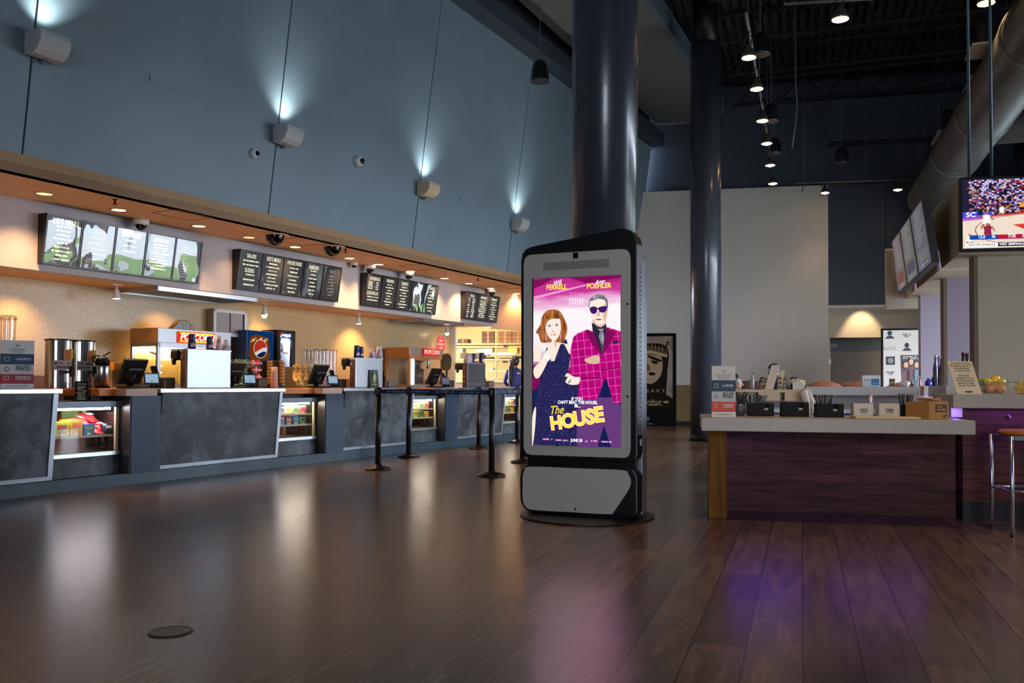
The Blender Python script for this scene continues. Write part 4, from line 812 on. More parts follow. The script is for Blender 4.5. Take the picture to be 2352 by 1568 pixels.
b = M(); b.box(w-.062, w-.047, .0, .012, zz(.1), zz(.86)); obj('light_strip', b, glow('fridge light', (226, 240, 255), 5.), t)
lamp('AREA', WF.w(s0+w*.5, 10.24, SZ+zz(.86)), 9, (.86, .93, 1), w*.7, size_y=.08, aim=WF.w(s0+w*.5, 10.42, SZ+zz(.2)))
for f in (.62, .34, .08):
    b = M(); b.box(.05, w-.1, .03, .25, zz(f)-.012, zz(f)); b.box(.05, w-.1, .02, .03, zz(f)-.02, zz(f)+.012, 1); obj('shelf', b, [glass, white_m], t)
def bottle(s, n, z, r, h, body, cap, label, group, fr=WF, ang=AW, lab=None, cat='bottle', neck=.36):
    b = M(); b.lathe([(r*.9, 0), (r, .01), (r, h*.5), (r*.85, h*.6), (r*neck, h*.78), (r*neck, h*.93)], seg=16, m=0); b.lathe([(r*neck*1.15, h*.92), (r*neck*1.15, h)], seg=12, m=1)
    if lab: b.lathe([(r*1.015, h*.2), (r*1.015, h*.45)], seg=16, m=2, caps=False)
    o = obj('bottle', b, [body, cap]+([lab] if lab else [])); o.location = fr.w(s, n, z); o.rotation_euler = (0, 0, ang); return tag(o, label, cat, group)
dkb = mat('dark cola bottle', (44, 40, 50), .15, spec=.8); clr = mat('clear water bottle', (150, 176, 206), .12); amb = mat('amber neck', (170, 130, 96), .3); wcap = mat('white cap', (236, 238, 240), .4); bl = mat('blue label', (24, 54, 170), .4)
for row, f in enumerate((.62, .34, .08)):
    for k in range(4):
        s = s0+.13+k*(w-.3)/3.2
        bottle(s, 10.3, SZ+zz(f)+.001, .034, .27 if row == 0 else .24, dkb if row == 0 else clr, amb if row == 0 else wcap, ['dark bottle', 'clear water bottle', 'clear water bottle'][row]+f', {NTH[k]} from left on the {["top", "middle", "bottom"][row]} fridge shelf', 'bottles in the drinks fridge', lab=None if row == 0 else bl)
# snack rack of red and green packs, paper cup tower, popcorn bags, tubs and clear cup stacks
s0, s1, z0, z1 = WF.rect(560, 826, 603, 886, 9.0); z1 = WF.at(570, 826, 9.0).z; w, h = s1-s0, z1-TOP
t = wthing('snack_rack', 'rack packed with red and green snack packs behind the second till', 'rack', s0-.35*w, 9.0, TOP); W_ = w*1.35
b = M(); b.box(0, W_, .1, .12, 0, h); b.box(0, W_, 0, .12, 0, .02); obj('back_board', b, mat('rack board', (70, 84, 70), .5), t)
pk = [mat('pack red', (196, 40, 50), .3), mat('pack green', (50, 120, 80), .3), mat('pack pink', (226, 170, 176), .3), mat('pack leaf', (120, 150, 100), .3)]
for r_ in range(4):
    for c in range(9):
        o = M(); x = (c+.1)*W_/9; zq = r_*h/4+.02; o.sph((x+W_/20, .05, zq+h*.11), h*.11, (.55, .4, 1), 0, 10, 8); o.box(x+W_/40, x+W_/13, .005, .02, zq+h*.06, zq+h*.12, 1)
        obj('snack_pack', o, [pk[(0 if c > 4 else 1)] if (r_+c) % 3 else pk[2 if c > 4 else 3], pk[2] if c > 4 else pk[3]], t)
s0, s1, z0, z1 = WF.rect(625, 842, 635, 888, 8.6); b = M(); b.lathe([(.05, 0), (.043, WF.at(630, 842, 8.6).z-TOP)], seg=20); 
for k in range(14): b.lathe([(.051-.0004*k, .02+.016*k), (.053-.0004*k, .022+.016*k), (.051-.0004*k, .026+.016*k)], seg=20, caps=False)
tag(obj('cup_tower', b, mat('salmon paper cup', (214, 164, 146), .5), loc=WF.w((s0+s1)/2, 8.6, TOP)), 'single tall column of salmon paper cups before the fridge', 'cup stack')
popm = mat('bagged popcorn', (206, 170, 100), .45, noise=.5, nscale=30, bump=.5, bscale=34)
for k, (x, y, n) in enumerate(((680, 856, 8.95), (692, 857, 8.85), (704, 859, 8.9), (688, 874, 8.6), (703, 876, 8.6))):
    p = WF.at(x, y, n); b = M(); b.sph((0, 0, .0), .068, (.8, .6, 1.35 if k < 3 else .55), 0, 14, 9); b.tube([(0, 0, .06 if k < 3 else .02), (.005, 0, .1 if k < 3 else .04), (-.02, 0, .16 if k < 3 else .06)], [.05, .014, .04], 8)
    zc = TOP+(.18 if k < 3 else .05); tag(obj('popcorn_bag', b, popm, loc=WF.w(p.x, n, zc)), f'clear bag of golden popcorn, {["left", "middle", "right"][k] if k < 3 else ["left", "right"][k-3]} of the {"upper" if k < 3 else "lower"} row beside the fridge', 'popcorn bag', 'bagged popcorn beside the fridge')
b = M(); s0, s1, z0, z1 = WF.rect(693, 842, 722, 886, 9.3); b.box(0, s1-s0, 0, .35, 0, WF.at(705, 842, 9.3).z-TOP, 0, .004); b.box(s1-s0-.02, s1-s0, -.004, 0, 0, .34, 1)
tag(obj('supply_box', b, [mat('grey brown metal', (120, 98, 72), .45), alu], ang=AW, loc=WF.w(s0, 9.3, TOP)), 'grey brown metal box under the clear cup stacks', 'box')
for k in range(9):
    x = 700+k*8.3; p = WF.at(x, 845, 9.4); zt = WF.at(x, 801+1.0*(k % 3), 9.4).z; zb = TOP+.0 if k > 2 else WF.at(705, 842, 9.3).z+.002
    b = M(); b.lathe([(.034, 0), (.044, zt-zb-.02)], seg=18, caps=False); b.lathe([(.046, zt-zb-.03), (.049, zt-zb-.02), (.049, zt-zb), (.044, zt-zb)], seg=18, caps=False)
    for j in range(6): b.lathe([(.045, zt-zb-.04-.03*j), (.046, zt-zb-.035-.03*j)], seg=18, caps=False)
    tag(obj('clear_cup_stack', b, clear, loc=WF.w(p.x, 9.4 if k > 2 else 9.42, zb)), f'column of clear plastic cups, {ORD[k]} from left against the tiled wall', 'cup stack', 'clear cup columns by the wall')
# stop sign on the tile, dark round chair back
p = WF.at(1012, 786, 10.54); q0, q1 = WF.at(1002, 786, 10.54).x, WF.at(1022, 786, 10.54).x; w = q1-q0; z0, z1 = WF.at(1012, 806, 10.54).z, WF.at(1012, 768, 10.54).z; h = z1-z0
t = wthing('stop_sign', 'red stop and alto warning sign on the tiled wall', 'sign', p.x, 10.54, z0)
oc = lambda k: [(-w/2*k, h*.1), (-w/2*k, h*.62), (-w*.24*k, h*(.5+.5*k)), (w*.24*k, h*(.5+.5*k)), (w/2*k, h*.62), (w/2*k, h*.1), (w*.3*k, 0), (-w*.3*k, 0)]
b = M(); b.prism(oc(1), -.008, 0, 1); b.prism(oc(.92), -.011, -.008, 0); obj('plate', b, [mat('sign red', (206, 32, 44), .4), white_m], t)
b = M(); b.text('STOP', h*.2, (0, -.012, h*.62), sx=.85, bold=.02); b.text('ALTO', h*.2, (0, -.012, h*.19), sx=.85, bold=.02); b.box(-w*.45, w*.45, -.0118, -.011, h*.36, h*.38)
for v in (.46, .42, .82, .88): b.words((0, -.0112, h*v), w*.7 if v < .5 else w*.4, h*.03, seed=int(v*50))
obj('lettering', b, white_m, t)
s0, s1, z0, z1 = WF.rect(1017, 812, 1035, 850, 9.2); b = M(); b.prism([(q*(s1-s0)/2, r*(z1-z0)/2) for q, r in smooth([(-1, -.6), (-1, .6), (-.6, .95), (.3, 1), (.95, .6), (1, 0), (.8, -.7), (.3, -1), (-.5, -1)], 4)], -.02, .02, 0, 'XZ', .008); b.cyl((0, 0, TOP-(z0+z1)/2), (0, 0, -(z1-z0)/2+.03), .02, seg=10); b.lathe([(.12, TOP-(z0+z1)/2), (.12, TOP-(z0+z1)/2+.01)], seg=20)
tag(obj('round_shield', b, mat('olive smoked plastic', (62, 52, 32), .5, spec=.15), ang=AW, loc=WF.w((s0+s1)/2, 9.2, (z0+z1)/2)), 'dark olive rounded shield beside the farther popcorn machine', 'shield')
# ------------------------------------------------------------------ kitchen pass and the two staff figures behind counters
KV = 21.8
kst = mat('warm steel rack', (158, 136, 88), .4, .6)
t = bthing('kitchen_rack', 'tall steel kitchen shelving seen through the opening', 'shelving', BF.at(1030, 800, KV).x, KV, 0); x0 = BF.at(1030, 800, KV).x
KX = lambda x: BF.at(x, 800, KV).x-x0; KZ = lambda y: BF.at(1110, y, KV).z
for x in (1042, 1139, 1205): 
    b = M(); b.box(KX(x)-.025, KX(x)+.025, 0, .05, 0, 2.72); obj('post', b, kst, t)
for y0, y1 in ((788, 792), (796, 799), (824, 828), (849, 852), (866, 870)):
    b = M(); b.box(KX(1036), KX(1210), -.05, .5, KZ(y1), KZ(y0)); obj('shelf', b, kst, t)
b = M(); b.cyl((KX(1112), .05, KZ(812)), (KX(1183), .05, KZ(812)), .03, seg=10); obj('light_tube', b, glow('pass light', (255, 240, 190), 3.), t)
b = M(); b.cyl((KX(1115), .05, KZ(851)), (KX(1165), .05, KZ(851)), .02, seg=10); obj('light_tube', b, glow('pass light', (255, 240, 190), 3.), t)
b = M(); b.box(KX(1030), KX(1210), -.45, .5, KZ(878), KZ(871)); b.box(KX(1030), KX(1210), -.4, .5, 0, KZ(878), 1); obj('bench', b, [kst, mat('bench front', (120, 84, 52), .5)], t)
for c in (1110, 1175):
    lamp('AREA', BF.w(BF.at(c, 800, KV).x, KV-.9, 2.7), 15, (1, .72, .34), 1.2, aim=BF.w(BF.at(c, 800, KV).x, KV+.1, 1.2))
lamp('AREA', BF.w(BF.at(1110, 800, KV).x, 22.9, 2.7), 13, (1, .74, .36), 1.8, aim=BF.w(BF.at(1110, 800, KV).x, 23, 0))
kraft = mat('kraft carton', (136, 88, 40), .7); kraft2 = mat('dark carton', (104, 64, 36), .7)
def kbox(x0_, y0, x1, y1, m, label, cat='box', group=None, name='carton', d=.36, dv=.0):
    a, e = BF.at(x0_, (y0+y1)/2, KV).x, BF.at(x1, (y0+y1)/2, KV).x; zt, zb = KZ(y0), KZ(y1); b = M(); b.box(0, e-a, 0, d, 0, zt-zb, 0, .004); b.box((e-a)*.42, (e-a)*.58, -.002, 0, 0, zt-zb, 1) if name == 'carton' else None
    o = obj(name, b, [m, mat('carton tape', (160, 112, 60), .5)], ang=-BE, loc=BF.w(a, KV-.03+dv, zb)); tag(o, label, cat, group)
r3 = ['top', 'middle', 'bottom']
for k in range(3):
    kbox(1107, 761+9*k, 1136, 769.6+9*k, kraft2, f'brown carton, {r3[k]} of the left stack above the kitchen shelves', 'carton', 'kitchen cartons')
    kbox(1145, 761+9*k, 1176, 769.6+9*k, kraft, f'tan carton, {r3[k]} of the middle stack above the kitchen shelves', 'carton', 'kitchen cartons')
    kbox(1177, 761+9*k, 1204, 769.6+9*k, kraft, f'tan carton, {r3[k]} of the right stack above the kitchen shelves', 'carton', 'kitchen cartons')
kbox(1053, 778, 1075, 787.5, kraft2, 'low brown tray carton at the left of the top kitchen shelf', 'carton', 'kitchen cartons')
kbox(1042, 779, 1052, 787.5, mat('grey carton', (170, 160, 150), .6), 'small grey carton at the left end of the kitchen shelf', 'carton', 'kitchen cartons')
kbox(1093, 801, 1113, 810, mat('cream box', (226, 206, 150), .5), 'cream tub on the second kitchen shelf', 'tub', 'kitchen wares', 'food_tub')
kbox(1113, 800, 1131, 810, mat('mirror steel', (210, 206, 200), .14, 1.), 'steel tub on the second kitchen shelf', 'tub', 'kitchen wares', 'food_tub')
kbox(1168, 799, 1188, 810, mat('yellow crate', (226, 186, 60), .5), 'yellow crate at the right of the second kitchen shelf', 'tub', 'kitchen wares', 'food_tub')
kbox(1055, 800, 1063, 809, mat('cream box', (226, 206, 150), .5), 'small cream box at the left of the second kitchen shelf', 'tub', 'kitchen wares', 'food_tub')
kbox(1058, 811, 1110, 823, mat('dark trays', (84, 64, 30), .5), 'stack of dark trays in the middle kitchen shelf', 'trays', 'kitchen wares', 'tray_stack')
kbox(1115, 820, 1132, 823.5, black_pl, 'flat black pan on the middle kitchen shelf', 'pan', 'kitchen wares', 'pan')
kbox(1147, 822, 1180, 824, black_pl, 'long black tray on the middle kitchen shelf', 'pan', 'kitchen wares', 'pan')
kbox(1126, 844, 1134, 848.5, mat('cream box', (226, 206, 150), .5), 'small cream bowl on the low kitchen shelf', 'bowl', 'kitchen wares', 'bowl')
kbox(1120, 814, 1129, 817, kraft2, 'small dark shelf tag on the middle kitchen shelf', 'tag', 'kitchen wares', 'shelf_tag', .02, -.06)
kbox(1158, 792, 1167, 797, black_pl, 'black shelf tag by the second kitchen shelf', 'tag', 'kitchen wares', 'shelf_tag', .02, -.06)
kbox(1156, 829, 1167, 833, black_pl, 'black shelf tag under the middle kitchen shelf', 'tag', 'kitchen wares', 'shelf_tag', .02, -.06)
kbox(1186, 818, 1205, 824, black_pl, 'black box on the middle shelf beside the staff member', 'box', 'kitchen wares', 'oven_box', .3)
# ------------------------------------------------------------------ people
def skin_body(name, joints, edges, m, parent, sub=2, root=0):
    me = bpy.data.meshes.new(name); me.from_pydata([j[0] for j in joints], edges, []); o = bpy.data.objects.new(name, me); C.objects.link(o)
    md = o.modifiers.new('skin', 'SKIN'); md.use_smooth_shade = True
    for i, j in enumerate(joints):
        v = me.skin_vertices[0].data[i]; v.radius = j[1] if isinstance(j[1], tuple) else (j[1], j[1]); v.use_root = i == root
    s = o.modifiers.new('sub', 'SUBSURF'); s.levels = sub; s.render_levels = sub
    e = o.evaluated_get(bpy.context.evaluated_depsgraph_get()); m2 = bpy.data.meshes.new_from_object(e)
    bpy.data.objects.remove(o); o = bpy.data.objects.new(name, m2); C.objects.link(o); m2.materials.clear(); m2.materials.append(m)
    for p in m2.polygons: p.use_smooth = True; p.material_index = 0
    if parent: o.parent = parent
    return o
skin = mat('tan skin', (176, 122, 92), .5); hair_d = mat('black brown hair', (22, 16, 16), .4, noise=.3, nscale=30); navy_cl = mat('black navy clothing', (12, 14, 22), .9, spec=.08); blue_sh = mat('royal blue shirt', (44, 58, 130), .7, noise=.1)
def hand(b, o, d, up, sc=1.):
    """palm with four curled fingers and a thumb"""
    o, d, up = Vector(o), Vector(d).normalized(), Vector(up).normalized(); sd = d.cross(up)
    b.tube([o, o+d*.05*sc, o+d*.09*sc], [.024*sc, .032*sc, .03*sc], 10)
    for k, L_ in enumerate((.07, .08, .075, .058)):
        p = o+d*.085*sc+sd*(.026-.0175*k)*sc; b.tube([p, p+d*L_*.45*sc-up*.006*sc, p+d*L_*.8*sc-up*.022*sc, p+d*L_*.9*sc-up*.045*sc], [.0095*sc, .009*sc, .0085*sc, .006*sc], 8)
    p = o+d*.03*sc+sd*.03*sc; b.tube([p, p+d*.03*sc+sd*.025*sc, p+d*.06*sc+sd*.03*sc-up*.01*sc], [.012*sc, .0105*sc, .008*sc], 8)
def person_standing(t, shirt, trousers, hairy):
    J = [((0, 0, .95), (.15, .1)), ((0, 0, 1.15), (.165, .11)), ((0, .01, 1.36), (.19, .11)), ((0, .01, 1.45), (.075, .065)), ((-.17, .01, 1.4), .058), ((.17, .01, 1.4), .058),
         ((-.25, .02, 1.14), .045), ((.25, .02, 1.14), .045), ((-.2, .2, 1.06), .034), ((.2, .2, 1.06), .034), ((0, .015, 1.5), .05)]
    skin_body('shirt', J, [(0, 1), (1, 2), (2, 3), (3, 10), (2, 4), (2, 5), (4, 6), (5, 7), (6, 8), (7, 9)], shirt, t)
    J = [((0, 0, .95), (.15, .11)), ((-.1, 0, .86), .09), ((.1, 0, .86), .09), ((-.1, -.01, .5), .062), ((.1, -.01, .5), .062), ((-.1, 0, .09), .045), ((.1, 0, .09), .045)]
    skin_body('trousers', J, [(0, 1), (0, 2), (1, 3), (2, 4), (3, 5), (4, 6)], trousers, t)
    b = M()
    for sx in (-1, 1): hand(b, (sx*.2, .2, 1.06), (-sx*.35, .9, -.05), (0, 0, 1)); b.box(sx*.1-.045, sx*.1+.045, -.1, .17, 0, .09, 1, .03, 3)
    b.tube([(0, .015, 1.44), (0, .02, 1.54)], .052, 12); b.sph((0, .02, 1.61), .1, (.8, .95, 1.15), 0, 20, 14); b.tube([(0, .11, 1.63), (0, .135, 1.595), (0, .115, 1.585)], [.008, .017, .01], 8)
    for sx in (-1, 1): b.sph((sx*.032, .103, 1.625), .011, m=2); b.sph((sx*.082, .015, 1.6), .024, (.35, .7, 1.2), 0)
    b.tube([(-.022, .108, 1.553), (0, .114, 1.551), (.022, .108, 1.553)], .006, 6, 3); obj('head_and_hands', b, [skin, black_pl, white_m, mat('lip', (150, 80, 76), .5)], t)
    b = M(); b.sph((0, -.008, 1.635), .112, (.86, .95, 1.08), 0, 20, 14); b.tube([(0, -.11, 1.66), (-.03, -.17, 1.62), (-.06, -.16, 1.45), (-.075, -.15, 1.25), (-.075, -.145, 1.05)], [.045, .062, .058, .048, .012], 10); obj('hair', b, hair_d, t)
    b = M(); b.box(.06, .12, -.09, -.085, 1.33, 1.36); obj('back_mark', b, white_m, t)
p = WF.at(1183, 880, 9.35)
t = thing('person', 'staff member in blue shirt with long dark ponytail, back turned', 'person', WF.w(p.x, 9.35, 0), R(-12)); person_standing(t, blue_sh, navy_cl, True)
# ------------------------------------------------------------------ the advertising kiosk
ES = 1.0        # brightness of backlit pictures
def tex_glow(name, build, s):
    if name in MATS: return MATS[name]
    m = bpy.data.materials.new(name); m.use_nodes = True; nt = m.node_tree; nt.nodes.clear()
    e = nt.nodes.new('ShaderNodeEmission'); e.inputs[1].default_value = s; o = nt.nodes.new('ShaderNodeOutputMaterial'); nt.links.new(e.outputs[0], o.inputs[0])
    nt.links.new(build(nt), e.inputs[0]); MATS[name] = m; return m
def ramp(nt, fac, stops):
    r = nt.nodes.new('ShaderNodeValToRGB'); nt.links.new(fac, r.inputs[0]); e = r.color_ramp.elements
    while len(e) < len(stops): e.new(.5)
    for q, (p, c) in zip(e, stops): q.position = p; q.color = (*lin(c), 1)
    return r.outputs[0]
def objz(nt, z0, z1, ax=2):
    tc = nt.nodes.new('ShaderNodeTexCoord'); sp = nt.nodes.new('ShaderNodeSeparateXYZ'); nt.links.new(tc.outputs['Object'], sp.inputs[0])
    mr = nt.nodes.new('ShaderNodeMapRange'); mr.inputs[1].default_value = z0; mr.inputs[2].default_value = z1; nt.links.new(sp.outputs[ax], mr.inputs[0]); return mr.outputs[0]
def vec(nt, sc=(1, 1, 1), rot=(0, 0, 0)):
    tc = nt.nodes.new('ShaderNodeTexCoord'); mp = nt.nodes.new('ShaderNodeMapping'); mp.inputs['Scale'].default_value = sc; mp.inputs['Rotation'].default_value = rot
    nt.links.new(tc.outputs['Object'], mp.inputs[0]); return mp.outputs[0]
KV0 = 6.83; KC = KF.l(Vector((.635, 7.33, 0))); KY = KV0-KC.y
def kp(x, y): p = KF.at(x, y, KV0); return (p.x-KC.x, p.z)
t = thing('advertising_kiosk', 'tall black advertising kiosk with a lit film poster screen and white lower panel', 'kiosk', KF.w(KC.x, KC.y, 0), -KA)
shell = mat('black kiosk shell', (13, 14, 17), .35); shell_s = mat('kiosk side skin', (132, 138, 146), .34, .3); kgrey = mat('kiosk grey face', (176, 174, 170), .45, noise=.04, nscale=120)
b = M(); b.lathe([(.56, 0), (.56, .012), (.55, .016)], seg=64); obj('base_disc', b, mat('dark bronze disc', (44, 36, 32), .4, .5), t)
up_o = [kp(*q) for q in ((1196, 1035), (1196, 600), (1199, 583), (1207, 572), (1220, 567), (1418, 526), (1434, 523), (1450, 529), (1460, 541), (1464, 560), (1464, 1045), (1460, 1056), (1446, 1062), (1217, 1052), (1203, 1048))]
b = M(); b.prism(up_o, KY, KY+.17, 0, 'XZ', .012); obj('front_shell', b, shell, t)
xr = kp(1464, 800)[0]; xl = kp(1196, 800)[0]
bk = [(xl, .04), (xr, .04), (xr, kp(1464, 590)[1]), (xr-.03, kp(1464, 582)[1]), (xl+.05, kp(1200, 600)[1]), (xl, kp(1200, 610)[1])]
b = M(); b.prism(bk, KY+.17, KY+.31, 0, 'XZ', .008); obj('rear_shell', b, shell_s, t)
b = M(); b.box(xr-.004, xr+.0015, KY+.02, KY+.165, kp(1464, 1000)[1], kp(1464, 560)[1], 0)
for k in range(36): z = kp(1464, 990)[1]+k*(kp(1464, 612)[1]-kp(1464, 990)[1])/35; b.box(xr+.001, xr+.0022, KY+.05, KY+.12, z, z+.006, 1)
obj('side_vents', b, [shell_s, gap], t)
b = M(); b.box(xr+.0005, xr+.0025, KY+.08, KY+.13, kp(1464, 1025)[1], kp(1464, 1010)[1]); obj('rating_sticker', b, paper, t)
bz = [kp(*q) for q in ((1204, 1025), (1204, 606), (1207, 594), (1214, 587), (1224, 585), (1430, 572), (1440, 574), (1446, 581), (1449, 593), (1449, 1033), (1446, 1044), (1440, 1050), (1430, 1051), (1222, 1044), (1211, 1041), (1206, 1035))]
b = M(); b.prism(bz, KY-.012, KY+.002, 0, 'XZ'); bzo = obj('grey_bezel', b, kgrey, t)
b = M()
for x, y in ((1442, 698), (1442, 910), (1281, 1022)):
    u, z = kp(x, y); b.cyl((u, KY-.012, z), (u, KY-.018, z), .008, seg=12)
obj('lock_screw', b, gap, bzo)
b = M()
for r_ in range(7):
    for c in range(42):
        u0, z0 = kp(1250, 621); u1, z1 = kp(1401, 612); hh = kp(1300, 602)[1]-kp(1300, 618)[1]; f = (c+.5*(r_ % 2))/42
        if f > .995: continue
        u, z = u0+(u1-u0)*f, z0+(z1-z0)*f+hh*r_/6; b.poly([(u+.0042*math.cos(a), KY-.0125, z+.0042*math.sin(a)) for a in [PI*q/3 for q in range(6)]])
obj('speaker_holes', b, gap, bzo)
b = M(); u, z = kp(1323, 587); b.box(u-.022, u+.022, KY-.014, KY-.012, z-.024, z+.024); b.cyl((u, KY-.014, z), (u, KY-.016, z), .009, seg=14); obj('camera_eye', b, gap, bzo)
lo_o = [kp(*q) for q in ((1194, 1098), (1197, 1080), (1206, 1069), (1222, 1064), (1440, 1071), (1455, 1078), (1464, 1095), (1464, 1180), (1456, 1188), (1220, 1177), (1204, 1168), (1195, 1150))]
b = M(); b.prism(lo_o, KY-.004, KY+.17, 0, 'XZ', .012); b.box(xl+.06, xr-.03, KY+.02, KY+.16, .05, lo_o[4][1]+.2, 0); b.box(xl+.1, xr-.08, KY+.05, KY+.26, .01, .07, 0); obj('lower_shell', b, shell, t)
b = M(); b.prism([kp(*q) for q in smooth([(1202, 1095), (1206, 1080), (1220, 1071), (1325, 1075), (1428, 1079), (1443, 1087), (1450, 1106), (1445, 1124), (1428, 1150), (1411, 1174), (1399, 1180), (1310, 1175), (1226, 1170), (1208, 1162), (1202, 1143), (1202, 1115)], 3)], KY-.016, KY+.002); lp = obj('lower_panel', b, kgrey, t)
b = M(); u, z = kp(1323, 1168); b.cyl((u, KY-.016, z), (u, KY-.022, z), .008, seg=12); obj('lock_screw', b, gap, lp)
# the poster on the screen: two stylised figures before a casino glow
sc_q = [kp(1223.6, 1020.8), kp(1427, 1027.6), kp(1427, 631.2), kp(1223.6, 640.4)]
b = M(); b.poly([(q[0], KY-.0125, q[1]) for q in sc_q]); scr_o = obj('screen', b, black_pl, t)
zt, zb_ = sc_q[2][1], sc_q[0][1]
def bg(nt):
    n = nt.nodes.new('ShaderNodeTexNoise'); n.inputs['Scale'].default_value = 2.2; nt.links.new(vec(nt, (1, 1, 5), (0, .35, 0)), n.inputs[0])
    z = objz(nt, zb_+.1*(zt-zb_), zt+.1*(zt-zb_)); a = nt.nodes.new('ShaderNodeMath'); a.operation = 'MULTIPLY_ADD'; a.inputs[1].default_value = .16; nt.links.new(n.outputs[0], a.inputs[0]); nt.links.new(z, a.inputs[2])
    return ramp(nt, a.outputs[0], [(0, (16, 26, 76)), (.3, (26, 34, 90)), (.44, (150, 24, 100)), (.58, (246, 236, 244)), (.78, (252, 248, 250)), (.85, (236, 176, 218)), (.9, (208, 56, 156)), (1., (164, 26, 116)), ])
def jac(nt):
    br = nt.nodes.new('ShaderNodeTexBrick'); sp = nt.nodes.new('ShaderNodeSeparateXYZ'); nt.links.new(vec(nt, (1, 1, 1), (0, .1, 0)), sp.inputs[0]); cb = nt.nodes.new('ShaderNodeCombineXYZ'); nt.links.new(sp.outputs[0], cb.inputs[0]); nt.links.new(sp.outputs[2], cb.inputs[1])
    nt.links.new(cb.outputs[0], br.inputs[0]); br.offset = 0
    for k, v in (('Scale', 1), ('Mortar Size', .0016), ('Brick Width', .058), ('Row Height', .066)): br.inputs[k].default_value = v
    c = lin((196, 8, 128)); br.inputs['Color1'].default_value = (*c, 1); br.inputs['Color2'].default_value = (*lin((178, 8, 116)), 1); br.inputs['Mortar'].default_value = (*lin((246, 120, 196)), 1); return br.outputs[0]
def seq(nt):
    n = nt.nodes.new('ShaderNodeTexVoronoi'); n.inputs['Scale'].default_value = 58; nt.links.new(vec(nt), n.inputs[0])
    return ramp(nt, n.outputs[0], [(0, (210, 214, 240)), (.09, (150, 150, 200)), (.16, (44, 42, 92)), (1, (30, 32, 80))])
def hr(c0, c1):
    def f(nt):
        n = nt.nodes.new('ShaderNodeTexNoise'); n.inputs['Scale'].default_value = 26; nt.links.new(vec(nt, (1.6, 1, .5)), n.inputs[0]); return ramp(nt, n.outputs[0], [(.35, c0), (.65, c1)])
    return f
PM = [tex_glow('poster ground', bg, 1.02), tex_glow('poster check jacket', jac, ES), tex_glow('poster sequins', seq, ES), glow('poster skin', (246, 226, 212), 1.1), glow('poster skin warm', (224, 186, 160), ES), tex_glow('poster auburn hair', hr((120, 56, 30), (196, 124, 66)), ES),
      tex_glow('poster grey hair', hr((60, 60, 84), (176, 170, 184)), ES), glow('poster dark shirt', (44, 40, 66), ES), glow('poster violet', (104, 60, 124), ES), glow('poster navy', (22, 30, 84), ES), glow('poster white', (252, 250, 255), 1.3), glow('poster yellow', (244, 220, 70), 1.15), glow('poster orange', (226, 90, 40), ES),
      glow('poster magenta dark', (130, 14, 88), ES), glow('poster lens', (70, 20, 120), ES), glow('poster lip', (204, 60, 90), ES), glow('poster pale pink', (232, 150, 206), 1.1), glow('poster eye', (70, 110, 180), ES)]
b = M(); LAY = [0]
def pp(q, m, cv=True, n=4):
    LAY[0] += 1; pts = smooth(q, n) if cv else q; b.poly([(u, KY-.0130-.00006*LAY[0], z) for u, z in (kp(*p) for p in pts)], m)
z3 = lambda *q: [(1220+x/7.84, 630+y/7.84) for x, y in q]
z4 = lambda *q: [(1220+x/7.467, 820+y/7.467) for x, y in q]
pp([(1224.6, 1020), (1426.4, 1027), (1426.4, 632), (1227, 641)], 0, False)
pp(z3((60, 110), (420, 60), (200, 200), (60, 260)), 13, False); pp(z3((700, 60), (1620, 20), (1620, 60), (1000, 160)), 13, False); pp(z3((60, 400), (1000, 180), (1000, 205), (60, 450)), 16, False)
for k in range(6):
    for j in range(6): pp(z3((700+k*45, 330+j*38), (722+k*45, 330+j*38), (722+k*45, 350+j*38), (700+k*45, 350+j*38)), 16 if j < 3 else 10, False)
# man: trousers, coat, arms, head
pp(z4((800, 1540), (760, 1000), (900, 700), (1480, 680), (1560, 900), (1545, 1545)), 8, False); pp(z4((1150, 1530), (1260, 1170), (1380, 1540)), 9, False)
pp(z3((1100, 880), (1360, 880), (1400, 1500), (1250, 1568), (1150, 1300)), 7, False); pp(z4((1190, 330), (1420, 330), (1390, 690), (1220, 690)), 9, False)
pp(z3((1030, 990), (1130, 1040), (1290, 1450), (1330, 1500), (1330, 1900), (1200, 2250), (740, 2250), (715, 1700), (720, 1350), (770, 1130), (850, 1060)), 1, False)
pp(z3((1380, 950), (1500, 990), (1622, 1030), (1622, 2300), (1500, 2330), (1400, 2000), (1330, 1800), (1300, 1440), (1350, 1240)), 1, False)
pp(z3((1200, 980), (1320, 980), (1300, 1020), (1330, 1120), (1300, 1400), (1230, 1120), (1250, 1020)), 6, False)
pp(z3((980, 1010), (1120, 1030), (1300, 1450), (1280, 1480), (1100, 1250)), 13, False); pp(z3((1365, 950), (1520, 1060), (1380, 1350), (1310, 1430)), 13, False)
pp(z3((1480, 1200), (1570, 1190), (1580, 1230), (1490, 1240)), 7)
pp(z4((720, 60), (960, 20), (1180, 100), (1290, 240), (1290, 360), (860, 350), (740, 300), (690, 180)), 1); pp(z4((730, 290), (860, 340), (1280, 355), (1270, 372), (860, 362), (735, 315)), 13, False)
pp(z4((1100, -20), (1545, -80), (1548, 170), (1210, 225), (1160, 120)), 1, False); pp(z4((1205, 215), (1548, 165), (1548, 190), (1215, 238)), 13, False)
pp(z4((925, 40), (1000, 5), (1165, -30), (1180, 95), (1080, 118), (960, 90)), 4)
pp(z3((1110, 860), (1130, 760), (1340, 760), (1360, 880), (1350, 900), (1270, 955), (1200, 935)), 4, False)
pp(z3((1060, 560), (1100, 440), (1220, 400), (1330, 440), (1385, 560), (1385, 700), (1350, 850), (1280, 905), (1200, 900), (1140, 820), (1070, 720)), 3)
pp(z3((1320, 560), (1390, 560), (1380, 720), (1340, 850), (1310, 800)), 4)
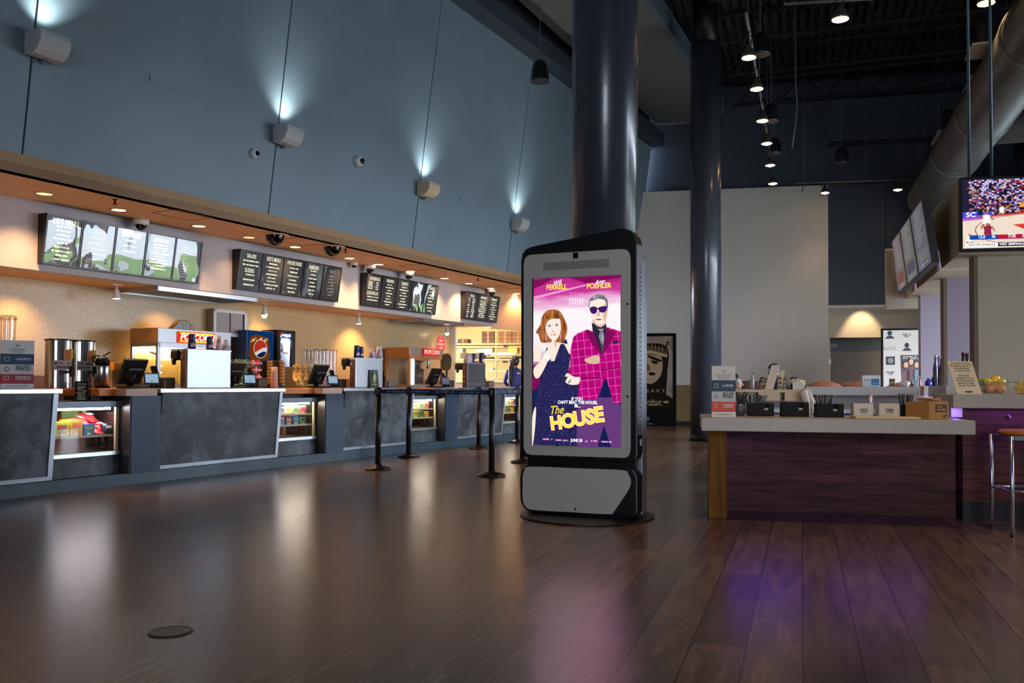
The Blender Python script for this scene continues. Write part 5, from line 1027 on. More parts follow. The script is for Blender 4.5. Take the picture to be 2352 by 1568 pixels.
pp(z3((1035, 560), (1060, 470), (1120, 400), (1220, 362), (1330, 385), (1385, 470), (1395, 570), (1375, 590), (1340, 480), (1250, 440), (1150, 470), (1080, 490), (1060, 600)), 6)
pp(z3((1065, 620), (1120, 580), (1195, 600), (1190, 680), (1140, 715), (1090, 690)), 14); pp(z3((1225, 600), (1310, 575), (1380, 590), (1350, 670), (1290, 690), (1240, 670)), 14)
pp(z3((1065, 605), (1200, 610), (1380, 585), (1382, 602), (1210, 632), (1065, 625)), 7, False)
pp(z3((1195, 700), (1225, 640), (1255, 740), (1230, 752), (1190, 748)), 4); pp(z3((1165, 815), (1220, 800), (1290, 812), (1230, 830)), 15)
# woman: hair, dress, arm with raised finger, face
pp(z4((40, 1500), (55, 900), (150, 500), (240, -50), (330, -300), (620, -300), (690, 0), (640, 250), (720, 380), (830, 480), (800, 900), (790, 1520)), 2, False)
pp(z4((40, 560), (45, 330), (150, 340), (120, 520)), 13); pp(z4((30, 1480), (35, 1020), (95, 850), (80, 1200), (45, 1480)), 3)
pp(z3((100, 1040), (180, 900), (210, 760), (290, 660), (420, 632), (530, 670), (590, 760), (650, 900), (665, 1000), (640, 1100), (600, 1210), (480, 1240), (300, 1230), (190, 1220), (150, 1090)), 5)
pp(z3((60, 1330), (110, 1250), (280, 1230), (480, 1220), (680, 1260), (720, 1400), (700, 1440), (600, 1240), (540, 1260), (430, 1560), (370, 1560), (290, 1260), (210, 1240), (180, 1568), (60, 1568)), 3, False)
pp(z3((270, 900), (310, 830), (430, 790), (520, 800), (545, 900), (540, 1040), (490, 1150), (420, 1200), (350, 1150), (285, 1040)), 3)
pp(z3((240, 930), (230, 820), (330, 700), (480, 660), (545, 760), (500, 800), (400, 800), (310, 850), (270, 960)), 5)
pp(z3((310, 935), (345, 910), (375, 930), (345, 950)), 17, False); pp(z3((440, 920), (475, 895), (505, 915), (475, 935)), 17, False); pp(z3((305, 905), (350, 890), (385, 905), (350, 897)), 5, False); pp(z3((435, 900), (470, 875), (510, 890), (470, 885)), 5, False)
pp(z3((365, 1085), (410, 1070), (460, 1080), (415, 1105)), 15); pp(z3((385, 1035), (405, 1010), (430, 1035), (408, 1048)), 4)
pp(z3((395, 1070), (425, 1070), (425, 1180), (470, 1250), (450, 1350), (380, 1420), (330, 1400), (370, 1240), (385, 1180)), 3); pp(z3((428, 1190), (470, 1230), (452, 1340), (436, 1250)), 4)
pp(z3((380, 1380), (340, 1500), (250, 1700), (150, 1860), (80, 1850), (60, 1700), (180, 1560), (300, 1360)), 3); pp(z3((235, 1480), (275, 1420), (360, 1490), (335, 1560)), 10, False)
pp(z3((272, 1080), (286, 1080), (292, 1190), (272, 1190)), 16, False); pp(z3((534, 1070), (548, 1070), (550, 1160), (532, 1160)), 16, False)
pp(z4((590, 330), (630, 275), (700, 310), (760, 340), (850, 345), (830, 450), (760, 475), (660, 465), (600, 420), (640, 340)), 3); pp(z4((640, 440), (690, 380), (700, 390), (655, 450)), 9, False)
def pt(body, size, x, y, m, sx=1., bold=.03, shear=0., roll=0., e=.0002):
    u, z = kp(x, y); LAY[0] += 2; a = math.atan2(*(kp(x+20, y)[i]-kp(x, y)[i] for i in (1, 0)))*0+R(roll)
    b.text(body, size, (u, KY-.0130-.00006*LAY[0]-e, z), rt=(math.cos(a), 0, math.sin(a)), up=(-math.sin(a), 0, math.cos(a)), m=m, sx=sx, bold=bold, shear=shear, ext=.00003)
pt('FERRELL', .058, 1280, 660, 11, .86, .035); pt('POEHLER', .058, 1377, 657, 11, .86, .035); pt('Will', .055, 1281, 650, 10, .8, .004, .4, 8); pt('Amy', .055, 1379, 648, 10, .8, .004, .4, 8)
pt('IF YOU', .036, 1327, 916, 10, .86, .03); pt("CAN'T BEAT THE HOUSE,", .036, 1328, 924, 10, .84, .03); pt('BE...', .036, 1328, 932, 10, .86, .03); pt('The', .1, 1279, 942, 11, .8, .006, .4, 6)
HS = [('H', 1279, 972, .0), ('O', 1307, 967, .006), ('U', 1333, 962, .01), ('S', 1357, 958, .014), ('E', 1377, 953, .018)]
for body, x, y, d in HS: pt(body, .15+d, x, y, 12, .95, .075, roll=8)
for body, x, y, d in HS: pt(body, .15+d, x, y, 10, .95, .05, roll=8)
for body, x, y, d in HS: pt(body, .15+d, x, y, 11, .95, .03, roll=8)
pt('JUNE 30', .034, 1326, 1011, 10, .84, .03)
for x, y, w_ in ((1260, 1008, .09), (1284, 1010, .05), (1301, 1011, .05), (1349, 1013, .02), (1367, 1012, .07), (1395, 1014, .09)): LAY[0] += 1; u, z = kp(x, y); b.words((u, KY-.0130-.00006*LAY[0], z), w_, .014, m=16, seed=x, th=.00003)
obj('poster_picture', b, PM, scr_o)
print('kiosk layers', LAY[0])
lamp('AREA', KF.w(KC.x, KV0-.08, 1.3), 1.5, (1, .6, .85), .7, size_y=1.3, aim=KF.w(KC.x, KV0-3, 1.25))
# ------------------------------------------------------------------ queue posts and belts
POSTS = [(-1.71, 11.172, 'black queue post nearest the counter end, leftmost of the row'), (-1.541, 13.038, 'black queue post second from left, close to the counter'), (-.564, 14.854, 'black queue post in front of the fourth counter section'), (.097, 16.446, 'farthest black queue post, just left of the kiosk edge'), (-.239, 10.443, 'front black queue post standing alone before the kiosk'), (.153, 12.256, 'black queue post half hidden by the kiosk')]
post_m = mat('black queue post', (17, 18, 22), .35); base_m = mat('dark brown post base', (38, 28, 26), .32, .3); belt_m = mat('navy queue belt', (18, 34, 66), .6)
proto = None
for i, (x, y, lb) in enumerate(POSTS):
    if not proto:
        proto = t = thing('queue_post', lb, 'queue post', (x, y, 0), AW, 'queue posts')
        b = M(); b.lathe([(.16, 0), (.165, .008), (.163, .02), (.12, .036), (.05, .055), (.042, .07), (1e-5, .07)], seg=40); obj('base', b, base_m, t)
        b = M(); b.lathe([(.036, .05), (.036, .96)], seg=24); obj('pole', b, post_m, t)
        b = M(); b.lathe([(.04, .94), (.04, 1.045), (.03, 1.052), (1e-5, 1.053)], seg=24); b.box(.03, .052, -.02, .02, .955, 1.035, 0, .003); b.box(-.052, -.03, -.02, .02, .955, 1.035, 0, .003); b.box(-.02, .02, .03, .052, .955, 1.035, 0, .003); b.box(-.02, .02, -.052, -.03, .955, 1.035, 0, .003); obj('belt_head', b, post_m, t)
    else: dup(proto, (x, y, 0), AW, lb)
def belt(i, j, label):
    p, q = Vector((*POSTS[i][:2], 0)), Vector((*POSTS[j][:2], 0)); d = (q-p).normalized(); L_ = (q-p).length-.09; o = p+d*.045
    t = thing('queue_belt', label, 'queue belt', (o.x, o.y, 1.0), math.atan2(d.y, d.x), 'queue belts'); b = M(); b.box(0, L_, -.0012, .0012, -.026, .026)
    obj('webbing', b, belt_m, t); b = M(); s = 1 if d.cross(-o).z < 0 else -1
    k = 0; x = .25; face_y = -.0016*1
    for sd in (-1, 1):
        x = .22; k = 0
        while x < L_-.15:
            o_ = (x, sd*.0016, 0); rt = (-sd, 0, 0)
            if k % 2 == 0:
                b.text('STUDIO', .034, o_, rt=rt, sx=.95, bold=.02); 
                for e in (-1, 1):
                    for z in (-.008, 0, .008): b.box(x+e*.105-.022, x+e*.105+.022, sd*.0016-.0002, sd*.0016+.0002, z-.0022, z+.0022)
            else: b.words(o_, .26, .014, rt=rt, seed=k, th=.0002)
            x += .36; k += 1
    obj('lettering', b, mat('belt print', (140, 156, 190), .7), t)
belt(0, 4, 'navy queue belt from leftmost post across to the front post'); belt(0, 1, 'navy queue belt between the two left posts near the counter'); belt(1, 2, 'navy queue belt along the counter, left span'); belt(2, 3, 'navy queue belt along the counter, far span'); belt(4, 5, 'navy queue belt from the front post to behind the kiosk')
b = M(); b.lathe([(.095, 0), (.095, .003), (.088, .005)], seg=48); b.lathe([(.08, .0052), (.086, .0052), (.086, .0058), (.08, .0058), (.08, .0052)], seg=48, caps=False); tag(obj('floor_cover', b, mat('dull brass cover', (74, 62, 50), .38, .5), loc=(-1.5, 3.87, 0)), 'round flush metal cover set in the wood floor', 'floor cover')
# ------------------------------------------------------------------ the bar island
def bs(name, label, cat, u, v, z, group=None, turn=0.): return bthing(name, label, cat, u, v, z, group, turn)
ST = .842
t = bs('low_bar', 'low bar counter with thick grey stone top and red brown plank front', 'bar counter', 0, 0, 0)
b = M(); b.box(.095, 2.1, 7.08, 8.0, .735, ST, 0, .006); obj('stone_top', b, stone, t)
b = M(); b.box(.16, .305, 7.46, 8.0, 0, .735); obj('end_panel', b, post_wood, t)
b = M(); b.box(.305, 2.185, 7.9, 7.98, .0, .735); b.box(.305, 2.185, 7.93, 7.98, 0, .06, 1); obj('plank_front', b, [bar_wood, black_pl], t)
b = M(); b.box(.34, .86, 7.6, 7.63, .715, .733); obj('light_strip', b, glow('violet strip', (52, 34, 255), 4.), t)
for u, w_ in ((.6, 60), (1.5, 60)): lamp('AREA', BF.w(u, 7.66, .7), .7, (.32, .1, 1), .8, size_y=.06, aim=BF.w(u, 7.5, 0))
t = bs('high_bar', 'raised bar counter with stone top and plank front at the right edge', 'bar counter', 0, 0, 0)
b = M(); b.box(2.06, 3.6, 7.5, 8.1, .925, 1.035, 0, .006); obj('stone_top', b, stone, t)
b = M(); b.box(2.19, 3.6, 7.72, 8.05, .16, .925); obj('plank_front', b, bar_wood, t)
b = M(); b.box(2.19, 3.6, 7.74, 8.05, 0, .16); obj('toe_kick', b, black_pl, t)
b = M(); b.box(2.105, 2.19, 7.72, 8.05, .845, .925); obj('end_block', b, white_m, t)
b = M(); b.tube([(2.52, 7.72, .86), (2.52, 7.66, .87), (2.52, 7.64, .85), (2.52, 7.65, .83)], .008, 8); b.lathe([(.022, 0), (.022, .006)], (2.52, 7.716, .86), 14, T=None); obj('bag_hook', b, alu, t)
lamp('AREA', BF.w(2.75, 7.62, .91), 1.6, (.3, .08, 1), .9, size_y=.05, aim=BF.w(2.75, 7.75, .3)); lamp('POINT', BF.w(2.13, 7.66, .89), .25, (.35, .15, 1), .03)
# inner service shelf, far counter and raised ledge
t = bs('service_ledge', 'cream stone service ledge with two blocks hanging below, behind the straw caddies', 'ledge', 0, 0, 0)
b = M(); b.box(.42, 1.02, 8.3, 8.75, 1.035, 1.06, 0); b.box(.40, .62, 8.75, 9.6, 1.035, 1.06, 0); obj('ledge_top', b, mat('cream stone', (206, 178, 138), .4, noise=.06, nscale=90), t)
for u0, u1 in ((.622, .815), (.853, 1.01)):
    b = M(); b.box(u0, u1, 8.29, 8.6, .955, 1.036, 0, .003); obj('hanging_block', b, mat('cream stone', (206, 178, 138), .4), t)
b = M(); b.box(.42, .6, 8.42, 8.58, 0, 1.035); obj('support', b, stone, t)
FZ = 1.088
t = bs('far_counter', 'long pale stone counter on the far side of the bar', 'bar counter', 0, 0, 0)
b = M(); b.box(BF.at(1850, 895, 10.6).x, BF.at(2113, 895, 10.6).x, 10.6, 11.2, FZ-.1, FZ, 0, .005); obj('stone_top', b, mat('pale stone', (192, 186, 182), .4, noise=.05, nscale=120), t)
b = M(); b.box(BF.at(1700, 940, 10.9).x, BF.at(2120, 895, 10.9).x, 10.9, 11.1, 0, FZ-.1); obj('panel', b, mat('lilac grey panel', (150, 142, 146), .5), t)
t = bs('work_bench', 'grey steel bench inside the bar behind the caddies', 'bench', 0, 0, 0)
b = M(); b.box(.35, 2.1, 8.62, 9.2, .84, .875); obj('top', b, alu, t)
b = M(); b.box(.35, 2.1, 8.66, 9.2, 0, .84); obj('front', b, mat('bench panel', (116, 112, 112), .5), t)
# things on the low bar
cx0, cx1 = BF.at(1635, 957, 7.2).x, BF.at(1690, 957, 7.2).x
service_sign(BF, -BE, (cx0+cx1)/2, 7.2, ST+.001, cx1-cx0, BF.at(1660, 840, 7.25).z-ST, .09, 'service sign leaning at the left end of the low bar', red2)
straw_m = mat('black straw', (24, 20, 18), .4)
def caddy(x0, x1, y0, y1, v, straws, cup, label, seed):
    u0, u1, z0, z1 = BF.rect(x0, y0, x1, y1, v); w = u1-u0; h = z1-ST
    t = bs('bar_caddy', label, 'caddy', u0, v, ST+.001, 'black bar caddies')
    b = M(); b.box(0, w, 0, .15, 0, .008); b.box(0, w*.62, 0, .006, 0, h); b.box(w*.62, w*.8, 0, .006, 0, h*.45); b.box(w*.8, w, 0, .006, 0, h); b.box(0, .006, 0, .15, 0, h); b.box(w-.006, w, 0, .15, 0, h); b.box(0, w, .144, .15, 0, h); b.box(w*.5, w*.506, 0, .15, 0, h*.9); obj('tray', b, mat('black brown plastic', (24, 20, 17), .6, spec=.2), t)
    if straws:
        rr = random.Random(seed)
        for q in range(26):
            s = M(); a, c = rr.uniform(.02, w*.46), rr.uniform(.02, .13); da = (a/(w*.46)-.5)*.07+rr.uniform(-.012, .012); s.cyl((a, c, .01), (a+da*1.6, c+rr.uniform(-.02, .02), straws*rr.uniform(.93, 1.02)), .0042, seg=7); obj('straw', s, straw_m, t)
    if cup:
        s = M(); s.lathe([(.018, 0), (.022, h*.5), (.023, h*.52)], (w*.71, .05, .01), 16); obj('sauce_cup', s, cream, t)
    return t
caddy(1718, 1778, 926, 953, 7.55, .175, True, 'black caddy with a tall bunch of straws beside the service sign', 3)
caddy(1795, 1858, 924, 955, 7.5, 0, True, 'black caddy without straws, second on the low bar', 4)
caddy(1875, 1938, 928, 955, 7.45, .18, True, 'black caddy with straws fanned out, third on the low bar', 5)
caddy(2072, 2108, 930, 955, 7.6, .19, False, 'black straw holder left of the cardboard box', 6)
u0, u1, z0, z1 = BF.rect(1690, 925, 1712, 952, 7.5)
t = bs('utensil_cup', 'grey cup of black stirrers right beside the service sign', 'cup', (u0+u1)/2, 7.55, ST+.001)
b = M(); b.lathe([(.034, 0), (.044, .1)], seg=20); obj('cup', b, mat('blue grey cup', (92, 92, 104), .35, .4), t)
for q in range(5): s = M(); s.cyl((-.01+.005*q, 0, .02), (-.03+.022*q, .01*(q % 2), .2-.01*(q % 3)), .008, seg=8); obj('stirrer', s, straw_m, t)
for k, (x0, x1) in enumerate(((1960, 2007), (2018, 2067))):
    u0, u1, z0, z1 = BF.rect(x0, 927, x1, 954, 7.5); w = u1-u0
    t = bs('napkin_box', f'{["left", "right"][k]} of two pale clear boxes marked 1800', 'box', u0, 7.5, ST+.001, 'pale napkin boxes'); h = z1-ST
    b = M(); b.box(0, w, 0, .006, 0, h); b.box(0, .006, 0, .13, 0, h); b.box(w-.006, w, 0, .13, 0, h); b.box(0, w, .124, .13, 0, h); b.box(0, w, 0, .13, 0, .006); obj('walls', b, mat('frosted acrylic', (206, 190, 166), .3), t)
    b = M(); b.text('1800', h*.33, (w*.5, -.001, h*.52), sx=.9, bold=.02); b.words((w*.5, -.001, h*.34), w*.3, h*.06, seed=k); obj('lettering', b, ink, t)
    b = M(); b.box(.02, w-.02, .02, .11, .008, h*.6); obj('napkins', b, paper, t)
u0, u1 = BF.at(1962, 958, 7.25).x, BF.at(2112, 958, 7.25).x; b = M(); b.box(u0, u1, 7.2, 7.4, ST+.001, ST+.018, 0, .006); tag(obj('bar_mat', b, mat('cream rail mat', (226, 196, 150), .4), ang=-BE), 'long cream rail mat lying before the pale boxes', 'mat')
b = M(); b.cyl((-.02, 0, ST-.02), (.0, 0, ST+.16), .012, .016, 10); b.cyl((.01, .02, ST-.02), (.015, .02, ST+.155), .01, .013, 10, 1); tag(obj('pen_pair', b, [alu, mat('red pen', (150, 40, 30), .4)], ang=-BE, loc=BF.w(BF.at(1999, 930, 7.95).x, 7.95, .02)), 'pair of upright pens behind the left pale box', 'pens')
u0, u1, z0, z1 = BF.rect(2104, 924, 2190, 961, 7.15); t = bs('cardboard_box', 'brown cardboard carton at the right end of the low bar', 'carton', (u0+u1)/2, 7.42, ST+.001, turn=R(24)); w = (u1-u0)*.62; h = z1-ST
b = M(); b.box(-w*.55, w*.5, -.16, .12, 0, h, 0, .004); obj('carton', b, mat('golden carton', (186, 132, 70), .7, noise=.08), t)
b = M(); b.hexa([(-w*.55, -.16, h), (w*.5, -.16, h), (w*.5, -.02, h+.01), (-w*.55, -.02, h+.01), (-w*.55, -.16, h+.003), (w*.5, -.16, h+.003), (w*.5, -.02, h+.013), (-w*.55, -.02, h+.013)]); b.box(-w*.2, w*.3, -.12, .06, h+.012, h+.03, 0, .003); obj('flap', b, mat('carton flap', (176, 132, 84), .7), t)
b = M(); b.box(-w*.2, w*.4, -.1615, -.16, h*.42, h*.86, 0); b.words((w*.1, -.162, h*.72), w*.4, h*.12, m=1, seed=1); b.words((w*.1, -.162, h*.56), w*.45, h*.12, m=1, seed=2)
for z in (.14, .24): b.words((w*.3, -.161, h*z), w*.3, h*.07, m=0, seed=int(z*100))
b.cyl((w*.5, .0, h*.45), (w*.5+.002, .0, h*.45), .02, seg=16, m=2); obj('print', b, [mat('carton print', (84, 62, 44), .7), mat('carton print light', (196, 152, 96), .7), gap], t)
# on the far counter and the ledge
def leaf(x0, y0, x1, y1, lx, v, zb, label, name='menu_card', m=None):
    a0, a1, z0, z1 = BF.rect(x0, y0, x1, y1, v); dx = BF.at(x0+lx, y0, v).x-a0
    b = M(); b.hexa([(a0, v, zb), (a1, v, zb), (a1, v+.012, zb), (a0, v+.012, zb), (a0+dx, v+.05, z1), (a1+dx, v+.05, z1), (a1+dx, v+.062, z1), (a0+dx, v+.062, z1)]); return tag(obj(name, b, m or cream, ang=-BE), label, 'card')
leaf(1756, 838, 1776, 894, 17, 8.42, 1.061, 'tall cream card leaning on the ledge in front of the seated person', m=mat('pale card', (232, 216, 196), .6))
leaf(1786, 851, 1796, 886, 8, 8.6, 1.061, 'narrow tan card leaning behind the tall cream card')
bottle(BF.at(1728, 866, 9.1).x, 9.1, 1.06, .018, BF.at(1728, 855, 9.1).z-1.06, mat('clear bottle', (170, 170, 176), .1), mat('blue black cap', (24, 32, 44), .4), 'small clear bottle with dark cap on the ledge', None, BF, -BE)
def stand(x0, x1, y0, n, v, zb, label):
    a0, a1, z0, z1 = BF.rect(x0, y0, x1, 893, v); w = a1-a0; h = z1-zb; t = bs('game_stand', label, 'table stand', a0, v, zb); b = M(); b.box(0, w, 0, .03, 0, h, 0, .003); obj('block', b, mat('cream block', (216, 190, 140), .5), t); b = M()
    for r_ in range(n):
        for c in range(2): b.box(w*(.08+.47*c), w*(.46+.47*c), -.002, 0, h*(.06+r_/n), h*(r_/n+.9/n)); 
    obj('dark_tiles', b, mat('tile print', (92, 60, 50), .5), t)
stand(1748, 1760, 869, 2, 8.55, 1.061, 'small tiled table stand left of the tall cream card'); stand(1786, 1796, 864, 3, 8.45, 1.061, 'tall tiled table stand right of the tall cream card'); stand(1799, 1806, 868, 3, 8.4, 1.061, 'narrow tiled table stand at the ledge end')
stand(2043, 2056, 869, 2, 10.75, FZ+.001, 'small tiled table stand on the far counter before the banner')
b = M(); rr = random.Random(2)
for q in range(7): b.sph((rr.uniform(-.04, .04), rr.uniform(-.03, .03), .06+rr.uniform(-.02, .03)), .032, (1, .8, .8), 0, 8, 6)
b.box(-.05, .05, -.05, -.045, -.0, .07, 1); tag(obj('napkin_heap', b, [mat('cream tissue', (226, 206, 160), .8), paper], ang=-BE, loc=BF.w(BF.at(1832, 885, 8.5).x, 8.5, 1.061)), 'crumpled cream napkins behind a white card on the ledge', 'napkins')
for k, (x, c, lb) in enumerate(((1820, (30, 40, 90), 'dark blue shaker behind the napkins'), (1829, (60, 90, 130), 'blue grey shaker behind the napkins'))):
    b = M(); b.lathe([(.016, 0), (.018, .1), (.012, .12)], seg=14); tag(obj('shaker', b, mat('shaker %d' % k, c, .3), loc=BF.w(BF.at(x, 880, 8.65).x, 8.65, 1.061)), lb, 'shaker')
b = M(); b.tube([(0, 0, 0), (-.01, 0, .1), (-.035, 0, .2), (-.03, 0, .23)], [.02, .028, .034, .02], 12); b.tube([(.02, .02, 0), (.03, .02, .12), (.0, .02, .22)], [.018, .026, .02], 10); tag(obj('wrapped_straws', b, mat('white wrap', (206, 196, 190), .6, noise=.2, nscale=40), ang=-BE, loc=BF.w(BF.at(1856, 925, 8.0).x, 8.0, ST+.0)), 'white paper wrapped bundle standing between the ledge and third caddy', 'bundle')
for k in range(3): b = M(); b.lathe([(.02, 0), (.026, .1)], seg=16, caps=False); b.lathe([(.0001, .0), (.02, .001)], seg=16); tag(obj('drinking_glass', b, clear, loc=BF.w(BF.at(1865+8*k, 900, 8.8).x, 8.8, .876+.05*0)), f'small clear glass, {NTH[k]} of three beside the wrapped bundle', 'glass', 'small clear glasses')
a0, a1, z0, z1 = BF.rect(1981, 862, 2022, 889, 10.75); t = bs('leaflet_box', 'white leaflet box with a blue panel on the far counter', 'box', a0, 10.75, FZ+.001); w, h = a1-a0, z1-FZ
b = M(); b.box(0, w, 0, .12, 0, h, 0, .004); obj('box', b, white_m, t)
b = M(); b.box(w*.5, w*.94, -.002, 0, h*.12, h*.7, 0); b.box(w*.06, w*.48, -.0015, 0, h*.06, h*.72, 1); b.words((w*.72, -.003, h*.3), w*.36, h*.07, m=1, seed=4); b.words((w*.27, -.003, h*.6), w*.34, h*.07, m=0, seed=5); obj('label', b, [mat('teal blue label', (44, 124, 160), .5), mat('pale label', (206, 198, 206), .5)], t)
b = M(); b.lathe([(.045, 0), (.062, .05), (.056, .055)], seg=22); b.sph((0, 0, .055), .05, (1, 1, .35), 1, 14, 6); tag(obj('dip_bowl', b, [white_m, cream], loc=BF.w(BF.at(2078, 884, 10.8).x, 10.8, FZ+.001)), 'small white bowl on the far counter before the banner', 'bowl')
for k, (x, c, hh) in enumerate(((2102, (150, 196, 200), .19), (2108, (226, 226, 226), .13), (2112, (180, 50, 50), .12))): bottle(BF.at(x, 880, 10.85).x, 10.85, FZ+.001, .016, hh, mat('small bottle %d' % k, c, .3), wcap, ['teal bottle at the far counter end', 'white bottle at the far counter end', 'red bottle at the far counter end'][k], None, BF, -BE)
# high bar: notice, fruit tubs
u0, u1, z0, z1 = BF.rect(2196, 829, 2254, 902, 7.62); t = bs('alcohol_notice', 'cream alcohol age notice leaning on the raised bar', 'sign', u0, 7.6, 1.036); w, h = u1-u0, z1-1.036; dx = -.055; up = Vector((dx, .07, h)).normalized(); Q = lambda u, v, e: Vector((w*u+dx*v, -e+.07*v, h*v))
b = M(); b.hexa([Q(0,0,0), Q(1,0,0), Q(1,0,-.01), Q(0,0,-.01), Q(0,1,0), Q(1,1,0), Q(1,1,-.01), Q(0,1,-.01)]); obj('card', b, cream, t)
b = M(); ls = ['IT IS ILLEGAL TO SELL', 'OR SERVE ALCOHOL TO', 'ANYONE UNDER', '21 YEARS OF AGE.', '', 'THIS POLICY', 'REQUIRES A VALID', 'PHOTO ID FOR ANY', 'PERSON 35 YEARS', 'OLD OR YOUNGER.', '', '']
for k, s in enumerate(ls):
    v = .93-.075*k
    if s: b.text(s, .0185, Q(.5, v, .0015), up=up, sx=.8, bold=.01, ext=.0003)
b.words(Q(.5, .07, .0015), w*.3, .014, up=up, seed=9); obj('lettering', b, ink, t)
def tub(x0, x1, label):
    u0, u1, z0, z1 = BF.rect(x0, 876, x1, 902, 7.66); t = bs('fruit_tub', label, 'tub', u0, 7.62, 1.036, 'clear fruit tubs'); w, h = u1-u0, .1
    b = M(); b.box(0, w, 0, .004, 0, h); b.box(0, w, .196, .2, 0, h); b.box(0, .004, 0, .2, 0, h); b.box(w-.004, w, 0, .2, 0, h); b.box(0, w, 0, .2, 0, .004); obj('tub', b, glass, t)
    b = M(); b.box(-.006, w+.006, -.006, .002, h-.006, h); b.box(-.006, w+.006, .198, .206, h-.006, h); b.box(-.006, .002, 0, .2, h-.006, h); b.box(w-.002, w+.006, 0, .2, h-.006, h); obj('rim', b, clear, t); return u0, w
u0, w = tub(2246, 2313, 'clear tub of limes, lemons and oranges beside the notice'); lime, lem, ora = mat('lime peel', (104, 124, 34), .4, bump=.2, bscale=90), mat('lemon peel', (238, 196, 44), .4, bump=.2, bscale=90), mat('orange peel', (240, 156, 66), .4, bump=.25, bscale=90)
FR = [(.03, .05, .035, lime, 'lime'), (.035, .06, .085, lime, 'lime'), (.035, .12, .04, lime, 'lime'), (.105, .045, .036, ora, 'orange'), (.185, .045, .036, ora, 'orange'), (.1, .13, .036, ora, 'orange'), (.18, .13, .036, ora, 'orange'), (.08, .05, .093, lem, 'lemon'), (.135, .07, .098, lem, 'lemon'), (.165, .1, .12, lem, 'lemon'), (.205, .07, .093, lem, 'lemon'), (.1, .12, .098, lem, 'lemon')]
FL = ['lime at the left of the tub bottom', 'lime on top at the left of the tub', 'lime at the rear left of the tub', 'front left orange in the tub', 'front right orange in the tub', 'rear left orange in the tub', 'rear right orange in the tub', 'lemon next to the top lime', 'lemon in the middle of the tub top', 'highest lemon on the fruit heap', 'lemon at the right end of the tub', 'lemon at the back of the fruit heap']
for (a, c, z, m, n_), lb in zip(FR, FL):
    b = M(); r = .036 if n_ == 'orange' else .03; b.sph((0, 0, 0), r, (1.12, .95, 1) if n_ != 'orange' else (1, 1, .96), 0, 18, 12); b.cyl((r*1.05, 0, 0), (r*1.25, 0, 0), .006, .003, 8) if n_ != 'orange' else b.cyl((0, 0, r*.93), (0, 0, r*1.0), .004, seg=6)
    o = obj(n_, b, m); o.location = BF.w(u0+a*w/.24, 7.62+c, 1.041+z); o.rotation_euler = (.3*a*10, .2, a*17); tag(o, lb, 'fruit', 'fruit in the clear tub')
u0, w = tub(2331, 2400, 'clear tub of yellow chips cut by the right edge')
for k in range(14): b = M(); rr = random.Random(k); b.box(-.022, .022, -.018, .018, -.012, .012, 0, .006); o = obj('lemon_wedge', b, lem); o.location = BF.w(u0+.03+.024*(k % 7), 7.66+.05*(k // 7), 1.056+.032*(k % 3)); o.rotation_euler = (rr.random()*3, rr.random()*3, rr.random()*3); tag(o, 'yellow lemon wedge in the right tub', 'fruit', 'lemon wedges in the right tub')
# bar stool at the right edge
t = bs('bar_stool', 'steel bar stool with orange wood seat cut by the right edge', 'stool', 2.48, 7.18, 0, turn=R(4)); ft = [(-.18, -.18), (.18, -.18), (.18, .18), (-.18, .18)]
b = M(); b.lathe([(.17, .735), (.19, .745), (.19, .765), (.17, .775)], seg=36); obj('seat', b, mat('orange wood seat', (196, 110, 40), .35), t)
b = M(); b.box(-.18, .18, -.18, -.155, .705, .735); b.box(-.18, .18, .155, .18, .705, .735); b.box(-.18, -.155, -.18, .18, .705, .735); b.box(.155, .18, -.18, .18, .705, .735); obj('seat_frame', b, steel, t)
for x, y in ft: b = M(); b.cyl((x, y, .005), (x, y, .735), .013, seg=14); b.cyl((x, y, 0), (x, y, .012), .015, seg=12, m=1); obj('leg', b, [steel, black_pl], t)
b = M()
for (x0_, y0_), (x1_, y1_) in zip(ft, ft[1:]+ft[:1]): b.cyl((x0_, y0_, .33), (x1_, y1_, .33), .01, seg=10)
obj('foot_rail', b, steel, t)
# overhead bar box with screens
A = BF.w(BF.at(2202, 583, 8.6).x, 8.6, 0); sd = Vector((math.sin(GA), math.cos(GA), 0)); fd = Vector((math.cos(BE), -math.sin(BE), 0)); zb0, zb1 = BF.at(2202, 584, 8.6).z, BF.at(2202, 408, 8.6).z
P1, P2, P3 = A+sd*4.3, A+sd*4.3+fd*3, A+fd*3
b = M(); b.prism([(q.x, q.y) for q in (A, P3, P2, P1)], zb0, zb1, 0, 'XY'); struct('wall_bar_box', b, beige)
b = M(); e0 = A+sd*4.32; b.prism([(q.x, q.y) for q in (e0-fd*.25, e0+fd*1.2, e0+fd*1.2+sd*.15, e0-fd*.25+sd*.15)], zb0-.13, zb1, 0, 'XY'); struct('trim_bar_box_end', b, beige)
edge_m = mat('brown wall edge', (120, 100, 84), .6)
for k, (x0, x1, v) in enumerate(((2246, 2420, 8.75), (2175, 2243, 10.5), (2114, 2170, 12.4))):
    a0, a1 = BF.at(x0, 700, v).x, BF.at(x1, 700, v).x; b = M(); b.box(a0, a1, v, v+.12, 0, zb0+.002); b.box(a0-.035, a0, v-.01, v+.13, 0, zb0+.002, 1) if k < 2 else None
    struct('wall_' + ['bar_near', 'bar_mid', 'bar_far'][k], b, [beige if k == 0 else mat('lilac wall paint', (160, 152, 164), .6), edge_m], -BE)
b = M(); a0, a1 = BF.at(2122, 890, 11.5).x, BF.at(2168, 890, 11.5).x; b.box(a0, a1, 11.5, 12.39, .98, 1.1, 0, .004); tag(obj('back_bar_shelf', b, stone, ang=-BE), 'short stone back bar shelf holding the spirits bottles', 'shelf')
